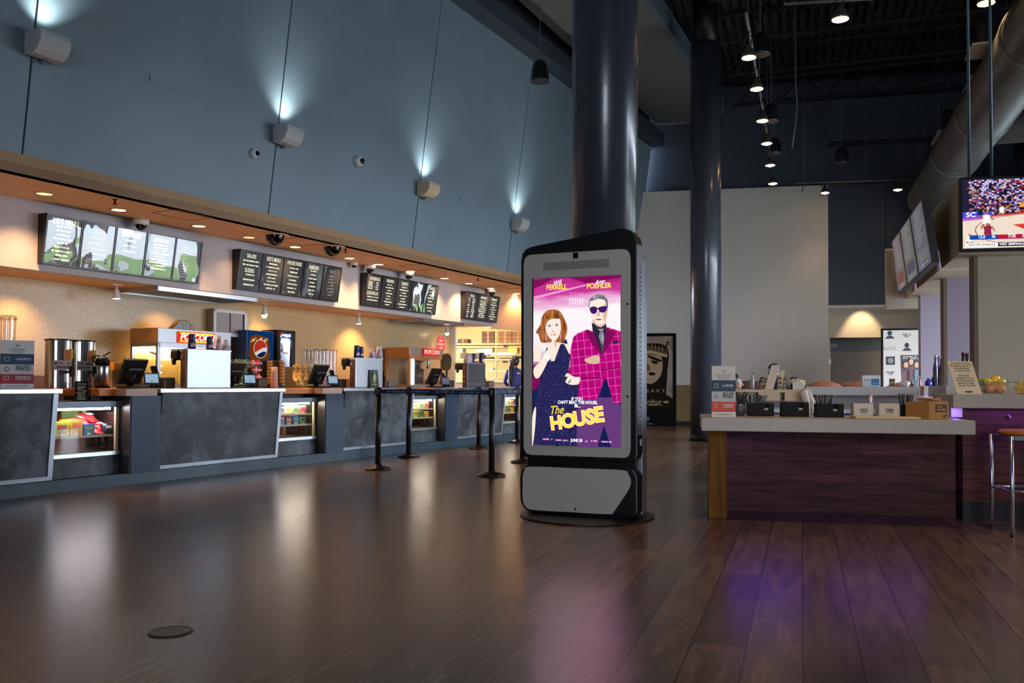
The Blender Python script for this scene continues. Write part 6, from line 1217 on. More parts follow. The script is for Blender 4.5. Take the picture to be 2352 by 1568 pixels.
b = M(); a2, a3 = BF.at(2172, 890, 9.8).x, BF.at(2236, 890, 9.8).x; b.box(a2, a3, 9.8, 10.48, .98, 1.1, 0, .004); tag(obj('wine_shelf', b, stone, ang=-BE), 'stone back bar shelf behind the alcohol notice', 'shelf')
for k, (x, y, c, lb) in enumerate(((2133, 868, (40, 50, 150), 'squat deep blue bottle on the back bar'), (2143, 866, (130, 40, 70), 'short ruby bottle on the back bar'), (2149, 815, (60, 56, 84), 'slim dark bottle with pourer on the back bar'), (2158, 818, (150, 130, 210), 'tall violet lit bottle on the back bar'), (2163, 822, (70, 56, 60), 'brown bottle behind the violet lit one'))):
    v = 11.75+.1*(k % 2); bottle(BF.at(x, 880, v).x, v, 1.101, .045 if k != 2 else .035, BF.at(x, y, v).z-1.101, mat('spirit %d' % k, c, .12, spec=.8), mat('pourer', (150, 150, 160), .3, .8), lb, 'spirits on the back bar', BF, -BE)
for k, (x, y, c, lb) in enumerate(((2213, 809, (120, 20, 40), 'wine bottle with red capsule, left behind the notice'), (2222, 811, (110, 20, 40), 'wine bottle with red capsule, middle behind the notice'), (2234, 797, (150, 30, 40), 'tallest wine bottle with bright red capsule'), (2240, 806, (40, 44, 60), 'dark topped bottle by the brown wall edge'))):
    v = 10.05; bottle(BF.at(x, 880, v).x, v, 1.101, .038, BF.at(x, y, v).z-1.101, mat('green black wine glass', (22, 22, 28), .12, spec=.8), mat('capsule %d' % k, c, .4), lb, 'wine bottles on the back bar', BF, -BE, neck=.42)
lamp('POINT', BF.w(a0+.1, 11.6, .93), 4, (.32, .2, 1), .05); lamp('AREA', BF.w(BF.at(2200, 800, 9.4).x, 9.6, 2.3), 3, (.55, .48, 1), .6, aim=BF.w(BF.at(2190, 800, 10.4).x, 10.6, 1.4)); lamp('AREA', BF.w(BF.at(2140, 800, 11.4).x, 11.6, 2.3), 2.5, (.6, .5, 1), .5, aim=BF.w(BF.at(2140, 800, 12).x, 12.4, 1.4))
# television with a ball game
V = 8.57; u0 = BF.at(2202, 500, V).x; zt, zb = BF.at(2204, 410, V).z, BF.at(2204, 579, V).z; hT = zt-zb; wT = hT*1.72
t = bs('television', 'wall television showing a basketball game, cut by the right edge', 'television', u0, V, zb)
b = M(); b.box(0, wT, -.045, .01, 0, hT, 0, .006); obj('casing', b, black_pl, t)
TM = [glow('tv crowd base', (38, 34, 60), 1.0), glow('tv crowd white', (206, 196, 236), 1.0), glow('tv crowd lilac', (128, 104, 176), 1.0), glow('tv crowd dark', (24, 22, 36), 1.0), glow('tv crowd red', (150, 40, 70), 1.0), glow('tv amber', (232, 170, 40), 1.0), glow('tv court', (232, 214, 196), 1.1), glow('tv lane red', (222, 66, 46), 1.0), glow('tv banner blue', (78, 72, 214), 1.1), glow('tv score blue', (24, 70, 170), 1.0), glow('tv score red', (190, 24, 70), 1.0), glow('tv navy', (26, 34, 60), 1.0), glow('tv white', (250, 250, 255), 1.2), glow('tv skin', (176, 112, 90), 1.0), glow('tv pink', (200, 90, 200), 1.0), glow('tv line', (120, 90, 90), 1.0)]
bx, by, bw, bh = .02, .025, wT-.04, hT-.05; b = M(); LV = [0]; m_c = [1]
def tp(q, m): LV[0] += (.05 if m_c[0] else 1); b.poly([(bx+bw*u, -.0455-.00003*LV[0], by+bh*v) for u, v in q], m)
def tr(u0_, u1_, v0_, v1_, m): tp([(u0_, v0_), (u1_, v0_), (u1_, v1_), (u0_, v1_)], m)
tr(0, 1, 0, 1, 0); rr = random.Random(11)
for r_ in range(22):
    v = .985-r_*.023
    for c in range(52):
        u = .06+c*.0185+rr.uniform(-.005, .005); m = rr.choice((1, 1, 1, 2, 2, 3, 3, 0, 4, 13)) if r_ < 16 else rr.choice((1, 2, 3, 3, 0, 4, 13)); 
        if rr.random() < .012: m = 5
        s_ = .011; tp([(u-s_*.8, v-.014), (u+s_*.8, v-.014), (u+s_, v+.002), (u, v+.012), (u-s_, v+.002)], m)
m_c[0] = 0
for k in range(8): tr(.02+.006*k, .1, .9-.03*k, .906-.03*k, 13 if k % 2 else 3)
tp([(0, .42), (.3, .46), (1, .56), (1, 0), (0, 0)], 6); tp([(.22, .45), (1, .54), (1, .575), (.22, .475)], 7); tr(0, .22, .44, .53, 8); tp([(0, .40), (.2, .425), (.2, .445), (0, .44)], 14); b.text('SC', .06, (bx+bw*.06, -.0535, by+bh*.485), sx=1.2, bold=.02, m=12)
tp([(.37, .33), (1, .40), (1, .02), (.55, .18)], 7)
for q in range(14):
    a = PI*.5+PI*.9*q/14; a2 = PI*.5+PI*.9*(q+1)/14; tp([(.36+.27*math.cos(x), .26+.2*math.sin(x)) if k_ < 2 else (.36+.263*math.cos(x), .26+.193*math.sin(x)) for k_, x in enumerate((a, a2, a2, a))], 15)
def player(u, v, h, top, low, lean=0):
    s = h; tp([(u-.1*s, v+.5*s), (u+.1*s, v+.5*s), (u+.13*s, v+.8*s), (u+lean*s, v+.86*s), (u-.13*s, v+.8*s)], top); tp([(u-.05*s+lean*s, v+.85*s), (u+.05*s+lean*s, v+.85*s), (u+.05*s+lean*s, v+s), (u-.05*s+lean*s, v+s)], 13)
    tp([(u-.13*s, v+.28*s), (u, v+.3*s), (u+.13*s, v+.28*s), (u+.1*s, v+.52*s), (u-.1*s, v+.52*s)], low); tp([(u-.18*s, v), (u-.13*s, v), (u-.03*s, v+.3*s), (u-.12*s, v+.3*s)], 13); tp([(u+.1*s, v), (u+.16*s, v), (u+.12*s, v+.3*s), (u+.03*s, v+.3*s)], 13)
    tp([(u+.1*s, v+.78*s), (u+.2*s, v+.5*s), (u+.24*s, v+.52*s), (u+.15*s, v+.8*s)], 13)
player(.175, .28, .24, 12, 12); player(.185, .12, .24, 4, 4); player(.05, .05, .16, 12, 12); player(.13, .43, .16, 11, 11); player(.29, .46, .15, 12, 12); player(.44, .5, .15, 5, 3)
tr(.05, .26, .125, .19, 9); tr(.26, .48, .125, .19, 10); tr(.48, 1, .125, .19, 11); tr(.02, .26, .02, .075, 12); tr(.26, 1, .02, .08, 11)
for s, u, v, z, m in (('CLE', .14, .163, .042, 12), ('36', .225, .163, .042, 12), ('TOR', .36, .163, .042, 12), ('37', .45, .163, .042, 12), ('2nd', .53, .158, .034, 12), ('PLAYOFF SCHEDULE', .14, .047, .03, 11), ('WEST SEMIFINALS', .36, .05, .032, 12)): b.text(s, z, (bx+bw*u, -.0535, by+bh*v), sx=.8, bold=.015, m=m, ext=.0002)
obj('picture', b, TM, t)
# three tilted menu screens on the box side
q = [(2048, 556), (2118, 455), (2143, 602), (2064, 674)]
pn = A+Vector((-math.cos(GA), math.sin(GA), 0))*.15; GFn = GF.l(pn).x
def side_at(x, y, off):
    r = GF.l(sight(x, y)); k = (GFn+off)/r.x; return Vector((r.x*k, r.y*k, H+r.z*k))
c_t, c_b = -.09, .0; TL, TR, BR, BL = side_at(*q[0], c_t), side_at(*q[1], c_t), side_at(*q[2], c_b), side_at(*q[3], c_b)
t = thing('side_menu_screen', 'three tilted menu screens hung along the side of the bar box', 'menu board', (0, 0, 0), -GA)
lrp = lambda a_, c_, f: a_+(c_-a_)*f
o = Vector((.06, 0, 0)); b = M(); b.hexa([BL, BR, BR+o, BL+o, TL, TR, TR+o, TL+o]); obj('frame', b, black_pl, t)
cols = [(150, 132, 132), (140, 152, 142), (136, 138, 156)]
for k in range(3):
    f0, f1 = k/3+.012, (k+1)/3-.012; g = [lrp(BL, BR, f0), lrp(BL, BR, f1), lrp(TL, TR, f1), lrp(TL, TR, f0)]; e = Vector((-.004, 0, 0)); P = lambda u, v, d: lrp(lrp(g[0], g[1], u), lrp(g[3], g[2], u), v)+e*d
    b = M(); b.poly([P(.02, .02, 1), P(.98, .02, 1), P(.98, .98, 1), P(.02, .98, 1)], 0); rr = random.Random(k)
    for r_ in range(16): v = .94-.036*r_; a_ = rr.uniform(.12, .3); c_ = rr.uniform(.6, .9); b.poly([P(a_, v, 1.3), P(c_, v, 1.3), P(c_, v+.018, 1.3), P(a_, v+.018, 1.3)], 2)
    b.poly([P(.15, .14, 1.3), P(.85, .14, 1.3), P(.85, .32, 1.3), P(.15, .32, 1.3)], 1); b.poly([P(.2, .07, 1.3), P(.8, .07, 1.3), P(.8, .1, 1.3), P(.2, .1, 1.3)], 2)
    obj('screen', b, [mat('side screen %d' % k, cols[k], .3, emit=cols[k], es=.22), mat('side picture %d' % k, [(176, 100, 84), (116, 104, 150), (176, 176, 180)][k], .4, emit=[(176, 100, 84), (116, 104, 150), (176, 176, 180)][k], es=.2), mat('side text', (196, 196, 204), .4, emit=(196, 196, 204), es=.25)], t)
# ------------------------------------------------------------------ overhead: joists, duct, spots, pendant speakers
steel_d = mat('dark steel', (34, 36, 40), .5, .4); cable_m = mat('black cable', (78, 86, 90), .5); DECK = 9.3
for k, bb in enumerate((8.5, 10.7, 12.9, 15.1, 17.3, 19.5, 21.7, 23.9)):
    t = thing('roof_joist', f'dark open web roof joist, {ORD[k]} from the camera under the deck', 'joist', GF.w(0, bb, 0), -GA, 'open web roof joists')
    b = M(); b.box(-1.7, 5.18, -.05, .05, 9.2, 9.28); b.box(-1.7, 5.18, -.05, .05, 8.62, 8.68); obj('chord', b, steel_d, t)
    b = M(); a = -1.6; up = 0
    while a < 5.0: b.cyl((a, 0, 8.66 if not up else 9.22), (a+.55, 0, 9.22 if not up else 8.66), .018, seg=6); a += .55; up ^= 1
    obj('web', b, steel_d, t)
duct_m = mat('grey painted duct', (96, 98, 98), .4, .3); ZD = 5.5
da = GF.l(atz(2300, 185, ZD)).x*.55+GF.l(atz(2150, 440, ZD)).x*.45
t = thing('air_duct', 'large ribbed grey spiral air duct running overhead to the right', 'duct', GF.w(da, 9, ZD), -GA)
b = M(); prof = []; L_ = 13.5; n = int(L_/.11)
for i in range(n): z = i*.11; prof += [(.42, z), (.42, z+.075), (.437, z+.092), (.42, z+.109)]
b.lathe(prof, seg=40, T=Matrix.Rotation(-PI/2, 4, 'X')); obj('main_run', b, duct_m, t)
for bz in (3.2, 6.6, 9.2): b = M(); b.lathe([(.44, bz), (.455, bz+.02), (.455, bz+.1), (.44, bz+.12)], seg=40, T=Matrix.Rotation(-PI/2, 4, 'X')); obj('collar', b, duct_m, t)
b = M(); b.cyl((.2, 7.4, -.05), (4.0, 7.4, -.05), .27, seg=28); b.cyl((1.6, 7.4, -.05), (1.66, 7.4, -.05), .285, seg=28); obj('branch', b, duct_m, t)
for bz in (1.5, 5, 10): b = M(); b.cyl((0, bz, .42), (0, bz, DECK-ZD), .006, seg=6); obj('hanger', b, steel_d, t)
for k, (x, y, w_, d_) in enumerate(((2270, 117, .5, .6), (2262, 192, .5, .8), (2180, 316, .5, 1.0), (2290, 311, .45, 1.0))):
    p = GF.l(atz(x, y, 5.75)); t = thing('ceiling_diffuser', ['pale square diffuser at the top of the spiral duct', 'pale square diffuser left of the spiral duct', 'pale diffuser left of the duct above the branch pipe', 'pale diffuser right of the duct above the branch pipe'][k], 'diffuser', GF.w(p.x, p.y, 5.75), -GA, 'pale ceiling diffusers')
    b = M(); b.box(-w_/2, w_/2, -d_/2, d_/2, 0, .03); obj('plate', b, mat('pale diffuser', (168, 168, 160), .5), t)
    b = M(); b.box(-.12, .12, -.12, .12, .03, .5); b.cyl((0, 0, .5), (0, 0, DECK-5.75), .006, seg=6); obj('neck', b, steel_d, t)
spot_b = glow('warm spot bulb', (255, 206, 140), 24.); shade_m = mat('aluminium lamp shade', (150, 140, 132), .3, .8)
SP = [(1720, 133, 6.0), (1738, 205, 6.0), (1751, 278, 6.0), (1761, 330, 6.0), (1769, 380, 6.0), (1775, 422, 6.0), (1930, 45, 6.0), (2265, 8, 6.0), (1895, 443, 6.0), (2062, 436, 6.0)]
SL = ['topmost lit spot on the steep track beside the second column', 'second lit spot down the steep track', 'third lit spot down the steep track', 'fourth lit spot down the steep track', 'fifth lit spot down the steep track', 'lowest lit spot of the steep track', 'large lit spot near the top of the hall', 'lit spot at the upper right corner', 'lit spot at the left of the level rail over the far hall', 'lit spot on the level rail left of the bar box']
for k, (x, y, z) in enumerate(SP):
    p = atz(x, y, z); t = thing('track_spot', SL[k], 'spotlight', p, -GA, 'lit hall spots'); s = 1.0 if k != 6 else 1.05
    b = M(); b.lathe([(.112*s, .0), (.105*s, .03), (.06*s, .14), (.04*s, .15), (.035*s, .2), (1e-5, .2)], seg=24); obj('shade', b, shade_m, t)
    b = M(); b.lathe([(1e-5, -.002), (.102*s, -.002)], seg=24, caps=False); b.sph((0, 0, .0), .075*s, (1, 1, .4)); obj('bulb', b, spot_b, t)
    b = M(); b.tube([(.03, 0, .2), (.05, 0, .3), (0, 0, .36), (-.05, 0, .3), (-.08, 0, .16)], .01, 6); b.cyl((0, 0, .36), (0, 0, .42), .012, seg=8); obj('yoke', b, steel_d, t)
    q = GF.l(p); lamp('SPOT', (p.x, p.y, z-.05), 55, (1, .66, .36), .08, aim=(p.x, p.y, 0), spot=95, blend=.8)
def rail(p, q, label, r=.022):
    p, q = Vector(p), Vector(q); t = thing('track_rail', label, 'rail', p, 0.); d = q-p; b = M(); b.cyl((0, 0, 0), d, r, seg=10); obj('bar', b, mat('worn grey rail', (130, 128, 122), .45, .3), t)
    b = M()
    for f in (.05, .35, .65, .95): e = d*f; b.cyl(e, (e.x, e.y, DECK-p.z), .006, seg=6)
    obj('drop_rod', b, cable_m, t)
pa, pb = atz(*SP[0]), atz(*SP[5]); d = (pb-pa).normalized(); up = Vector((0, 0, .43)); rail(pa-d*.6+up, pb+d*.4+up, 'steep looking track carrying the column of lit spots')
rail(atz(1825, 421, 6.42), atz(2212, 408, 6.42), 'long level rail across the far hall above the white wall')
rail(atz(1800, 9, 6.42), atz(2340, -24, 6.42), 'rail at the top of the view carrying the largest spot')
spk_b = mat('black pendant speaker', (24, 25, 27), .3, coat=.2)
PD = [(1240, 188, 'pendant speaker hanging before the blue wall, left of the thick column'), (1747, 126, 'pendant speaker beside the topmost track spot'), (1771, 279, 'pendant speaker beside the third track spot'), (1779, 352, 'pendant speaker beside the fourth track spot'), (1933, 375, 'pendant speaker hanging alone over the far hall'), (2347, 362, 'pendant speaker cut by the right edge above the television'), (2110, 442, 'dark pendant speaker above the tilted side screens')]
t0 = None
for k, (x, y, lb) in enumerate(PD):
    p = atz(x, y, 6.4 if k in (1, 2, 3) else 6.0)
    if not t0:
        t0 = t = thing('pendant_speaker', 'black bell shaped '+lb, 'speaker', p, 0., 'pendant speakers')
        b = M(); b.lathe([(.15, 0), (.15, .02), (.145, .06), (.135, .18), (.11, .3), (.07, .345), (1e-5, .35)], seg=28); obj('bell', b, spk_b, t)
        b = M(); b.lathe([(1e-5, .004), (.138, .002)], seg=28, caps=False); obj('grille', b, mat('pale speaker grille', (112, 112, 104), .6), t)
        b = M(); b.tube([(-.05, 0, .34), (0, 0, .42), (.05, 0, .34)], .006, 6); b.cyl((0, 0, .42), (0, 0, DECK-6.0 if k else 2.2), .006, seg=6); obj('hanging_cable', b, cable_m, t)
    else:
        dup(t0, p, 0., 'black bell shaped '+lb)
for k, (x, y0) in enumerate(((1848, 420), (2066, 430), (1990, 400), (2120, 405), (2156, 350), (2310, 380))):
    p = atz(x, y0, 6.1+.05*k); b = M(); b.cyl((0, 0, 0), (0, 0, DECK-p.z), .008, seg=6); b.cyl((0, 0, -.12), (0, 0, 0), .014, seg=8)
    tag(obj('drop_cable', b, cable_m, loc=p), f'thin hanging cable, {ORD[k]} of the loose drops in the far hall', 'cable', 'loose cable drops')
p = atz(1828, 300, 6.3); b = M(); b.tube([(0, 0, 3.0), (0, 0, .9), (.03, 0, .6), (0, 0, .2), (-.08, 0, -.35)], .014, 8); tag(obj('bent_conduit', b, mat('pale conduit', (96, 116, 116), .5), loc=p), 'pale bent conduit dropping to the level rail', 'conduit')
p = atz(1843, 442, 5.9); b = M(); b.cyl((0, 0, 0), (0, 0, .14), .016, seg=10); b.cyl((0, 0, .14), (0, 0, DECK-p.z), .004, seg=6); tag(obj('pull_cord', b, cable_m, loc=p), 'dark pull cord with weight hanging before the white wall', 'cord')
for k, x in enumerate((2226, 2277)):
    a = BF.at(x, 400, 8.75); b = M(); b.cyl((0, 0, zb1-.3), (0, 0, DECK),   .013, seg=12); tag(obj('support_rod', b, mat('blue grey rod', (70, 92, 104), .4, .3), loc=BF.w(a.x, 8.75, 0)), ['left steel rod holding the bar box above the television', 'right steel rod holding the bar box above the television'][k], 'rod', 'rods of the bar box')
# ------------------------------------------------------------------ far hall: chairs, guests, banner, posters
chair_m = wood('warm chair wood', (150, 74, 30), (184, 100, 46)); dchair = wood('dark chair wood', (70, 38, 26), (96, 54, 36))
def chair(x, v, m, label, rot, zt=1.16):
    u = BF.at(x, 880, v).x; t = bthing('bar_chair', label, 'bar chair', u, v, 0, 'tall chairs behind the far counter', turn=rot)
    b = M(); b.box(-.22, .22, -.2, .22, .7, .74, 0, .01); obj('seat', b, m, t)
    b = M(); n = 10
    for i in range(n):
        f0, f1 = i/n*2-1, (i+1)/n*2-1; y = lambda f: -.2-.05*(1-f*f); h0, h1 = zt-.07*f0**2, zt-.07*f1**2
        b.hexa([(.23*f0, y(f0), zt-.26), (.23*f1, y(f1), zt-.26), (.23*f1, y(f1)-.02, zt-.26), (.23*f0, y(f0)-.02, zt-.26), (.23*f0, y(f0), h0), (.23*f1, y(f1), h1), (.23*f1, y(f1)-.02, h1), (.23*f0, y(f0)-.02, h0)])
    obj('backrest', b, m, t)
    for a, c in ((-.2, -.18), (.2, -.18), (.2, .2), (-.2, .2)): b = M(); b.cyl((a, c, 0), (a, c, .7 if c > 0 else zt-.2), .017, seg=10); obj('leg', b, steel_d, t)
chair(1887, 12.6, chair_m, 'orange wood bar chair behind the far counter, below the white wall edge', 0, 1.165); chair(1965, 13.0, chair_m, 'orange wood bar chair beside the white leaflet box', 0, 1.155); chair(1925, 14, dchair, 'dark bar chair between the two orange ones', 0, 1.165); chair(2065, 12.8, chair_m, 'reddish bar chair before the white banner', 0, 1.15); chair(1720, 12.5, dchair, 'dark bar chair behind the left end of the bar', 0, 1.165)
def seated(name_lab, x, yh, Y, zt, turn):
    u = sight(x, yh); p = Vector((u.x/u.y*Y, Y, 0)); t = thing('person', name_lab, 'person', p, turn); s = zt-.9
    J = [((0, 0, s), (.16, .12)), ((0, .02, s+.25), (.14, .1)), ((0, .03, s+.46), (.17, .1)), ((0, .03, s+.55), (.07, .06)), ((-.19, .03, s+.56), .08), ((.19, .03, s+.56), .08), ((-.25, .08, s+.26), .048), ((.25, .08, s+.26), .048), ((-.17, .32, s+.24), .036), ((.17, .32, s+.24), .036)]
    skin_body('jacket', J, [(0, 1), (1, 2), (2, 3), (2, 4), (2, 5), (4, 6), (5, 7), (6, 8), (7, 9)], navy_cl, t)
    J = [((0, 0, s), (.15, .12)), ((-.1, .08, s-.01), .09), ((.1, .08, s-.01), .09), ((-.11, .44, s), .065), ((.11, .44, s), .065), ((-.11, .42, s-.4), .045), ((.11, .42, s-.4), .045)]
    skin_body('trousers', J, [(0, 1), (0, 2), (1, 3), (2, 4), (3, 5), (4, 6)], navy_cl, t)
    b = M(); z = s+.7
    for sx in (-1, 1): hand(b, (sx*.17, .32, s+.24), (-sx*.4, .9, -.05), (0, 0, 1)); b.box(sx*.11-.045, sx*.11+.045, .36, .62, s-.5, s-.4, 1, .03, 3)
    b.tube([(0, .03, z-.17), (0, .035, z-.08)], .05, 12); b.sph((0, .04, z), .1, (.8, .95, 1.15), 0, 20, 14); b.tube([(0, .13, z+.02), (0, .155, z-.015), (0, .135, z-.025)], [.008, .017, .01], 8)
    for sx in (-1, 1): b.sph((sx*.032, .123, z+.012), .011, m=2); b.sph((sx*.082, .035, z), .024, (.35, .7, 1.2), 0)
    b.tube([(-.022, .127, z-.058), (0, .134, z-.06), (.022, .127, z-.058)], .006, 6, 3); obj('head_and_hands', b, [skin, black_pl, white_m, mat('lip', (150, 80, 76), .5)], t)
    b = M(); b.sph((0, .005, z+.03), .115, (.86, .95, 1.02), 0, 20, 14); b.sph((0, -.02, z-.03), .1, (.86, .8, 1), 0, 16, 12); obj('hair', b, hair_d, t)
    b = M(); b.box(-.2, .2, -.16, .24, s-.14, s-.1, 0, .01); b.cyl((0, .03, 0), (0, .03, s-.14), .03, seg=12); b.lathe([(.22, 0), (.22, .02)], (0, .03, 0), 24)
    o = obj('stool', b, steel_d, ang=turn, loc=p); tag(o, 'dark stool under the '+name_lab.split(' in ')[0]+(' behind the tall cream card' if Y > 12 else ' by the service sign'), 'stool')
seated('seated guest in black behind the tall cream card, back turned', 1778, 842, 14.5, 1.52, R(14))
seated('seated guest in black half hidden by the service sign', 1678, 862, 10.2, 1.31, R(-80))
VB = 20.; t = bthing('photo_banner', 'white press banner covered in small logos at the far right', 'banner', 0, 0, 0); X = lambda x: BF.at(x, 800, VB).x; Z = lambda y: BF.at(2070, y, VB).z
b = M(); b.box(X(2028), X(2170), VB, VB+.02, .05, Z(757)); obj('sheet', b, mat('banner white', (214, 204, 194), .6), t)
b = M(); b.cyl((X(2026), VB, 0), (X(2026), VB, Z(754)), .025, seg=10); b.cyl((X(2024), VB, Z(756)), (X(2172), VB, Z(756)), .02, seg=10); b.cyl((X(2172), VB, 0), (X(2172), VB, Z(754)), .025, seg=10); obj('frame', b, black_pl, t)
b = M()
def man_logo(x, y): u, z = X(x), Z(y); b.sph((u, VB-.004, z+.06), .045, (1, .1, 1.2), 0, 12, 8); b.poly([(u-.1, VB-.006, z-.06), (u+.1, VB-.006, z-.06), (u+.04, VB-.006, z), (u-.04, VB-.006, z)], 0)
for x, y in ((2044, 771), (2083, 799), (2122, 771)): man_logo(x, y)
for x, y, sd in ((2083, 770, 1), (2045, 857, 2)): 
    for q in range(3): b.words((X(x), VB-.004, Z(y-3+3*q)), .17-.05*q, .035, m=1, seed=sd+q)
for x, y in ((2044, 800), (2090, 840)): b.text('ILLICIT', .09, (X(x), VB-.004, Z(y)), m=1, sx=1.0)
u, z = X(2045), Z(828); b.box(u-.09, u+.09, VB-.005, VB, z-.09, z+.09, 0); b.lathe([(.05, -.008), (.065, -.008), (.065, -.006), (.05, -.006)], (0, 0, 0), 20, 1, T=Matrix.Translation((u, VB, z)) @ Matrix.Rotation(-PI/2, 4, 'X'))
obj('logo_print', b, [mat('banner black', (34, 34, 40), .6), mat('banner grey', (140, 134, 130), .6)], t)
VS = 18.; X2 = lambda x: BF.at(x, 850, VS).x; Z2 = lambda y: BF.at(2092, y, VS).z
t = bthing('film_standee', 'dark film poster standee with three people before the white banner', 'poster stand', 0, 0, 0); b = M(); b.hexa([(X2(2076), VS, 0), (X2(2135), VS, 0), (X2(2135), VS+.03, 0), (X2(2076), VS+.03, 0), (X2(2069), VS, Z2(815)), (X2(2135), VS, Z2(815)), (X2(2135), VS+.03, Z2(815)), (X2(2069), VS+.03, Z2(815))]); obj('board', b, mat('standee black', (30, 30, 36), .5), t)
b = M()
for q, (x, y, c) in enumerate(((2080, 838, 1), (2092, 831, 1), (2105, 838, 2))):
    b.sph((X2(x), VS-.004, Z2(y)), .045, (1, .1, 1.3), 0, 12, 8); b.poly([(X2(x)-.08, VS-.005, Z2(y)-.36), (X2(x)+.08, VS-.005, Z2(y)-.36), (X2(x)+.07, VS-.005, Z2(y)-.09), (X2(x)-.07, VS-.005, Z2(y)-.09)], c); b.sph((X2(x), VS-.002, Z2(y)+.025), .055, (1, .08, 1.1), 3, 12, 8)
for q in range(2): b.words((X2(2093), VS-.004, Z2(819+4*q)), .3, .03, m=4, seed=q)
obj('picture', b, [mat('standee skin', (190, 140, 110), .5), mat('standee dress', (90, 50, 56), .5), mat('standee steel', (90, 104, 120), .5), mat('standee hair', (50, 32, 26), .5), mat('standee print', (150, 146, 140), .5)], t)
b = M(); p = BF.at(1907, 830, 24.49); b.box(-.04, .04, -.02, 0, -.06, .06, 0, .004); tag(obj('light_switch', b, white_m, ang=-BE, loc=BF.w(3.66, 24.4, p.z)), 'small white switch at the edge of the tall white wall', 'switch')
lamp('SPOT', BF.w(BF.at(1987, 730, 24).x, 23.9, 3.5), 160, (1, .74, .46), .05, aim=BF.w(BF.at(1987, 730, 24).x, 24.45, 2.4), spot=60, blend=.6)
VK = 23.6; XK = lambda x: BF.at(x, 850, VK).x; ZK = lambda y: BF.at(1520, y, VK).z
t = bthing('film_lightbox', 'tall black film lightbox with a crowned warrior face by the far wall', 'poster stand', 0, 0, 0)
b = M(); b.box(XK(1438), XK(1553), VK, VK+.35, 0, ZK(765), 0, .02); obj('cabinet', b, mat('black cabinet', (12, 12, 14), .8, spec=.1), t)
b = M(); LK = [0]
def kq(q, m, cv=True): LK[0] += 1; b.poly([(XK(x), VK-.004-.0006*LK[0], ZK(y)) for x, y in (smooth(q, 4) if cv else q)], m)
def skyk(nt):
    n = nt.nodes.new('ShaderNodeTexNoise'); n.inputs['Scale'].default_value = 2.5; nt.links.new(vec(nt), n.inputs[0]); return ramp(nt, n.outputs[0], [(.3, (84, 76, 70)), (.7, (134, 122, 112))])
kq([(1447, 937), (1545, 937), (1545, 772), (1447, 772)], 0, False); kq([(1447, 937), (1545, 937), (1545, 915), (1530, 905), (1532, 860), (1520, 845), (1470, 845), (1447, 900)], 1, False)
kq([(1458, 800), (1500, 788), (1530, 795), (1536, 818), (1533, 850), (1528, 890), (1500, 920), (1460, 910), (1452, 860)], 1)
kq([(1466, 815), (1490, 808), (1516, 815), (1522, 840), (1516, 865), (1500, 880), (1485, 879), (1470, 862), (1464, 840)], 3)
kq([(1490, 816), (1518, 826), (1516, 831), (1492, 822)], 1); kq([(1497, 827), (1511, 831), (1508, 836), (1498, 833)], 1); kq([(1490, 856), (1500, 855), (1506, 860), (1494, 862)], 1); kq([(1484, 832), (1494, 846), (1488, 852), (1482, 850)], 2); kq([(1466, 822), (1482, 820), (1482, 832), (1468, 834)], 1)
for q in range(9): x = 1462+8*q; kq([(x, 812+q*.9), (x+6, 813+q*.9), (x+6, 796+abs(q-4)*1.4), (x+3, 788+abs(q-4)*2), (x, 796+abs(q-4)*1.4)], 2, False)
kq([(1458, 808), (1495, 804), (1533, 814), (1532, 821), (1495, 811), (1459, 815)], 4, False); kq([(1532, 784), (1536, 784), (1529, 808), (1526, 807)], 1, False)
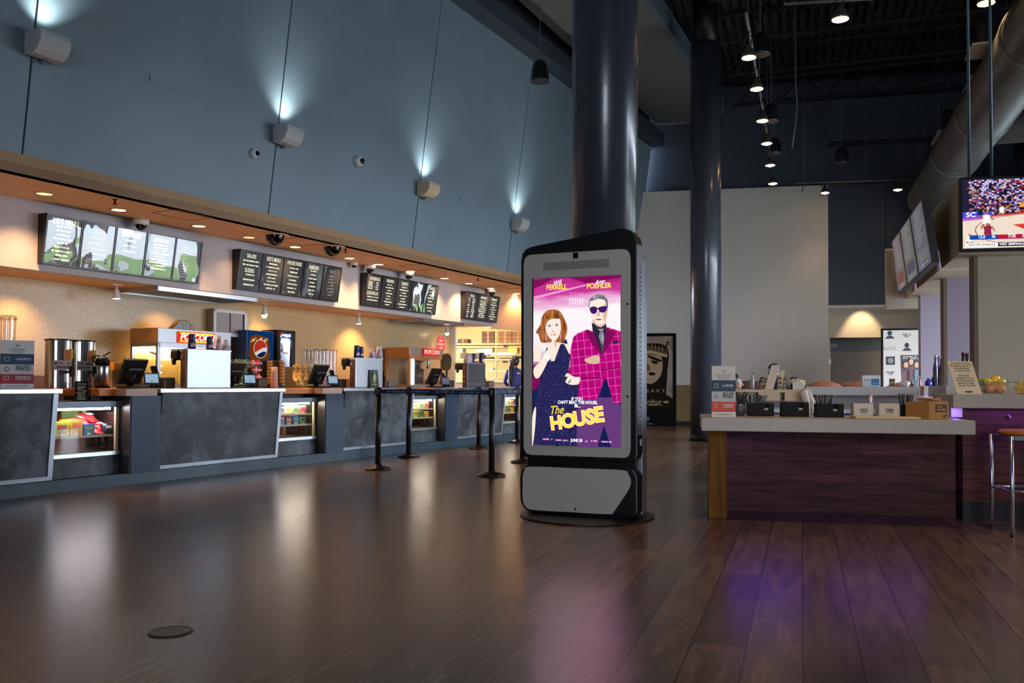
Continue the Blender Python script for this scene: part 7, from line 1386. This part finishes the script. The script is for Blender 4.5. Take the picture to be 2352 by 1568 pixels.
b.text('H E A R T', .12, (XK(1499), VK-.03, ZK(898)), sx=1.3, m=4); b.text('arthur', .2, (XK(1500), VK-.03, ZK(923)), sx=.9, bold=.01, m=4); b.words((XK(1500), VK-.03, ZK(930)), .5, .03, m=4, seed=1); b.words((XK(1531), VK-.03, ZK(923)), .16, .07, m=4, seed=2)
obj('poster_picture', b, [tex_glow('warrior sky', skyk, .55), glow('warrior dark', (28, 24, 22), .5), glow('warrior bronze', (92, 76, 60), .5), glow('warrior skin', (150, 126, 106), .5), glow('warrior gold', (140, 122, 92), .6)], t)
b = M(); b.lathe([(.05, -.004), (.06, -.004), (.06, -.002), (.05, -.002)], (0, 0, 0), 20, 0, T=Matrix.Translation((XK(1487), VK, ZK(962))) @ Matrix.Rotation(-PI/2, 4, 'X')); b.words((XK(1490), VK-.003, ZK(973)), .2, .05, m=0, seed=3); obj('emblem', b, mat('cabinet print', (74, 72, 70), .5), t)
# ------------------------------------------------------------------ camera and view
cd = bpy.data.cameras.new('camera'); cam = bpy.data.objects.new('camera', cd); C.objects.link(cam)
fw = Vector((0, math.cos(PIT), math.sin(PIT))); uu = Vector((0, -math.sin(PIT), math.cos(PIT))); ru = Vector((1, 0, 0))
rt = (ru+RHO*uu).normalized(); up = (uu-RHO*ru).normalized()
cam.matrix_world = Matrix(((rt.x, up.x, -fw.x, 0), (rt.y, up.y, -fw.y, 0), (rt.z, up.z, -fw.z, H), (0, 0, 0, 1)))
cd.sensor_width = 36; cd.lens = F/2352*36; cd.shift_y = (CY-784)/2352; cd.clip_start = .05; cd.clip_end = 200
SC.camera = cam
SC.view_settings.view_transform = 'Standard'; SC.view_settings.look = 'None'; SC.view_settings.gamma = 1; SC.view_settings.use_curve_mapping = False
SC.view_settings.exposure = 0.
cy = SC.cycles; cy.max_bounces = 7; cy.diffuse_bounces = 3; cy.glossy_bounces = 3; cy.transmission_bounces = 4; cy.transparent_max_bounces = 12
cy.use_denoising = True; cy.denoising_input_passes = 'RGB_ALBEDO_NORMAL'; cy.denoising_prefilter = 'ACCURATE'; cy.sample_clamp_indirect = 6; cy.sample_clamp_direct = 0; cy.caustics_reflective = False; cy.caustics_refractive = False; cy.use_light_tree = True
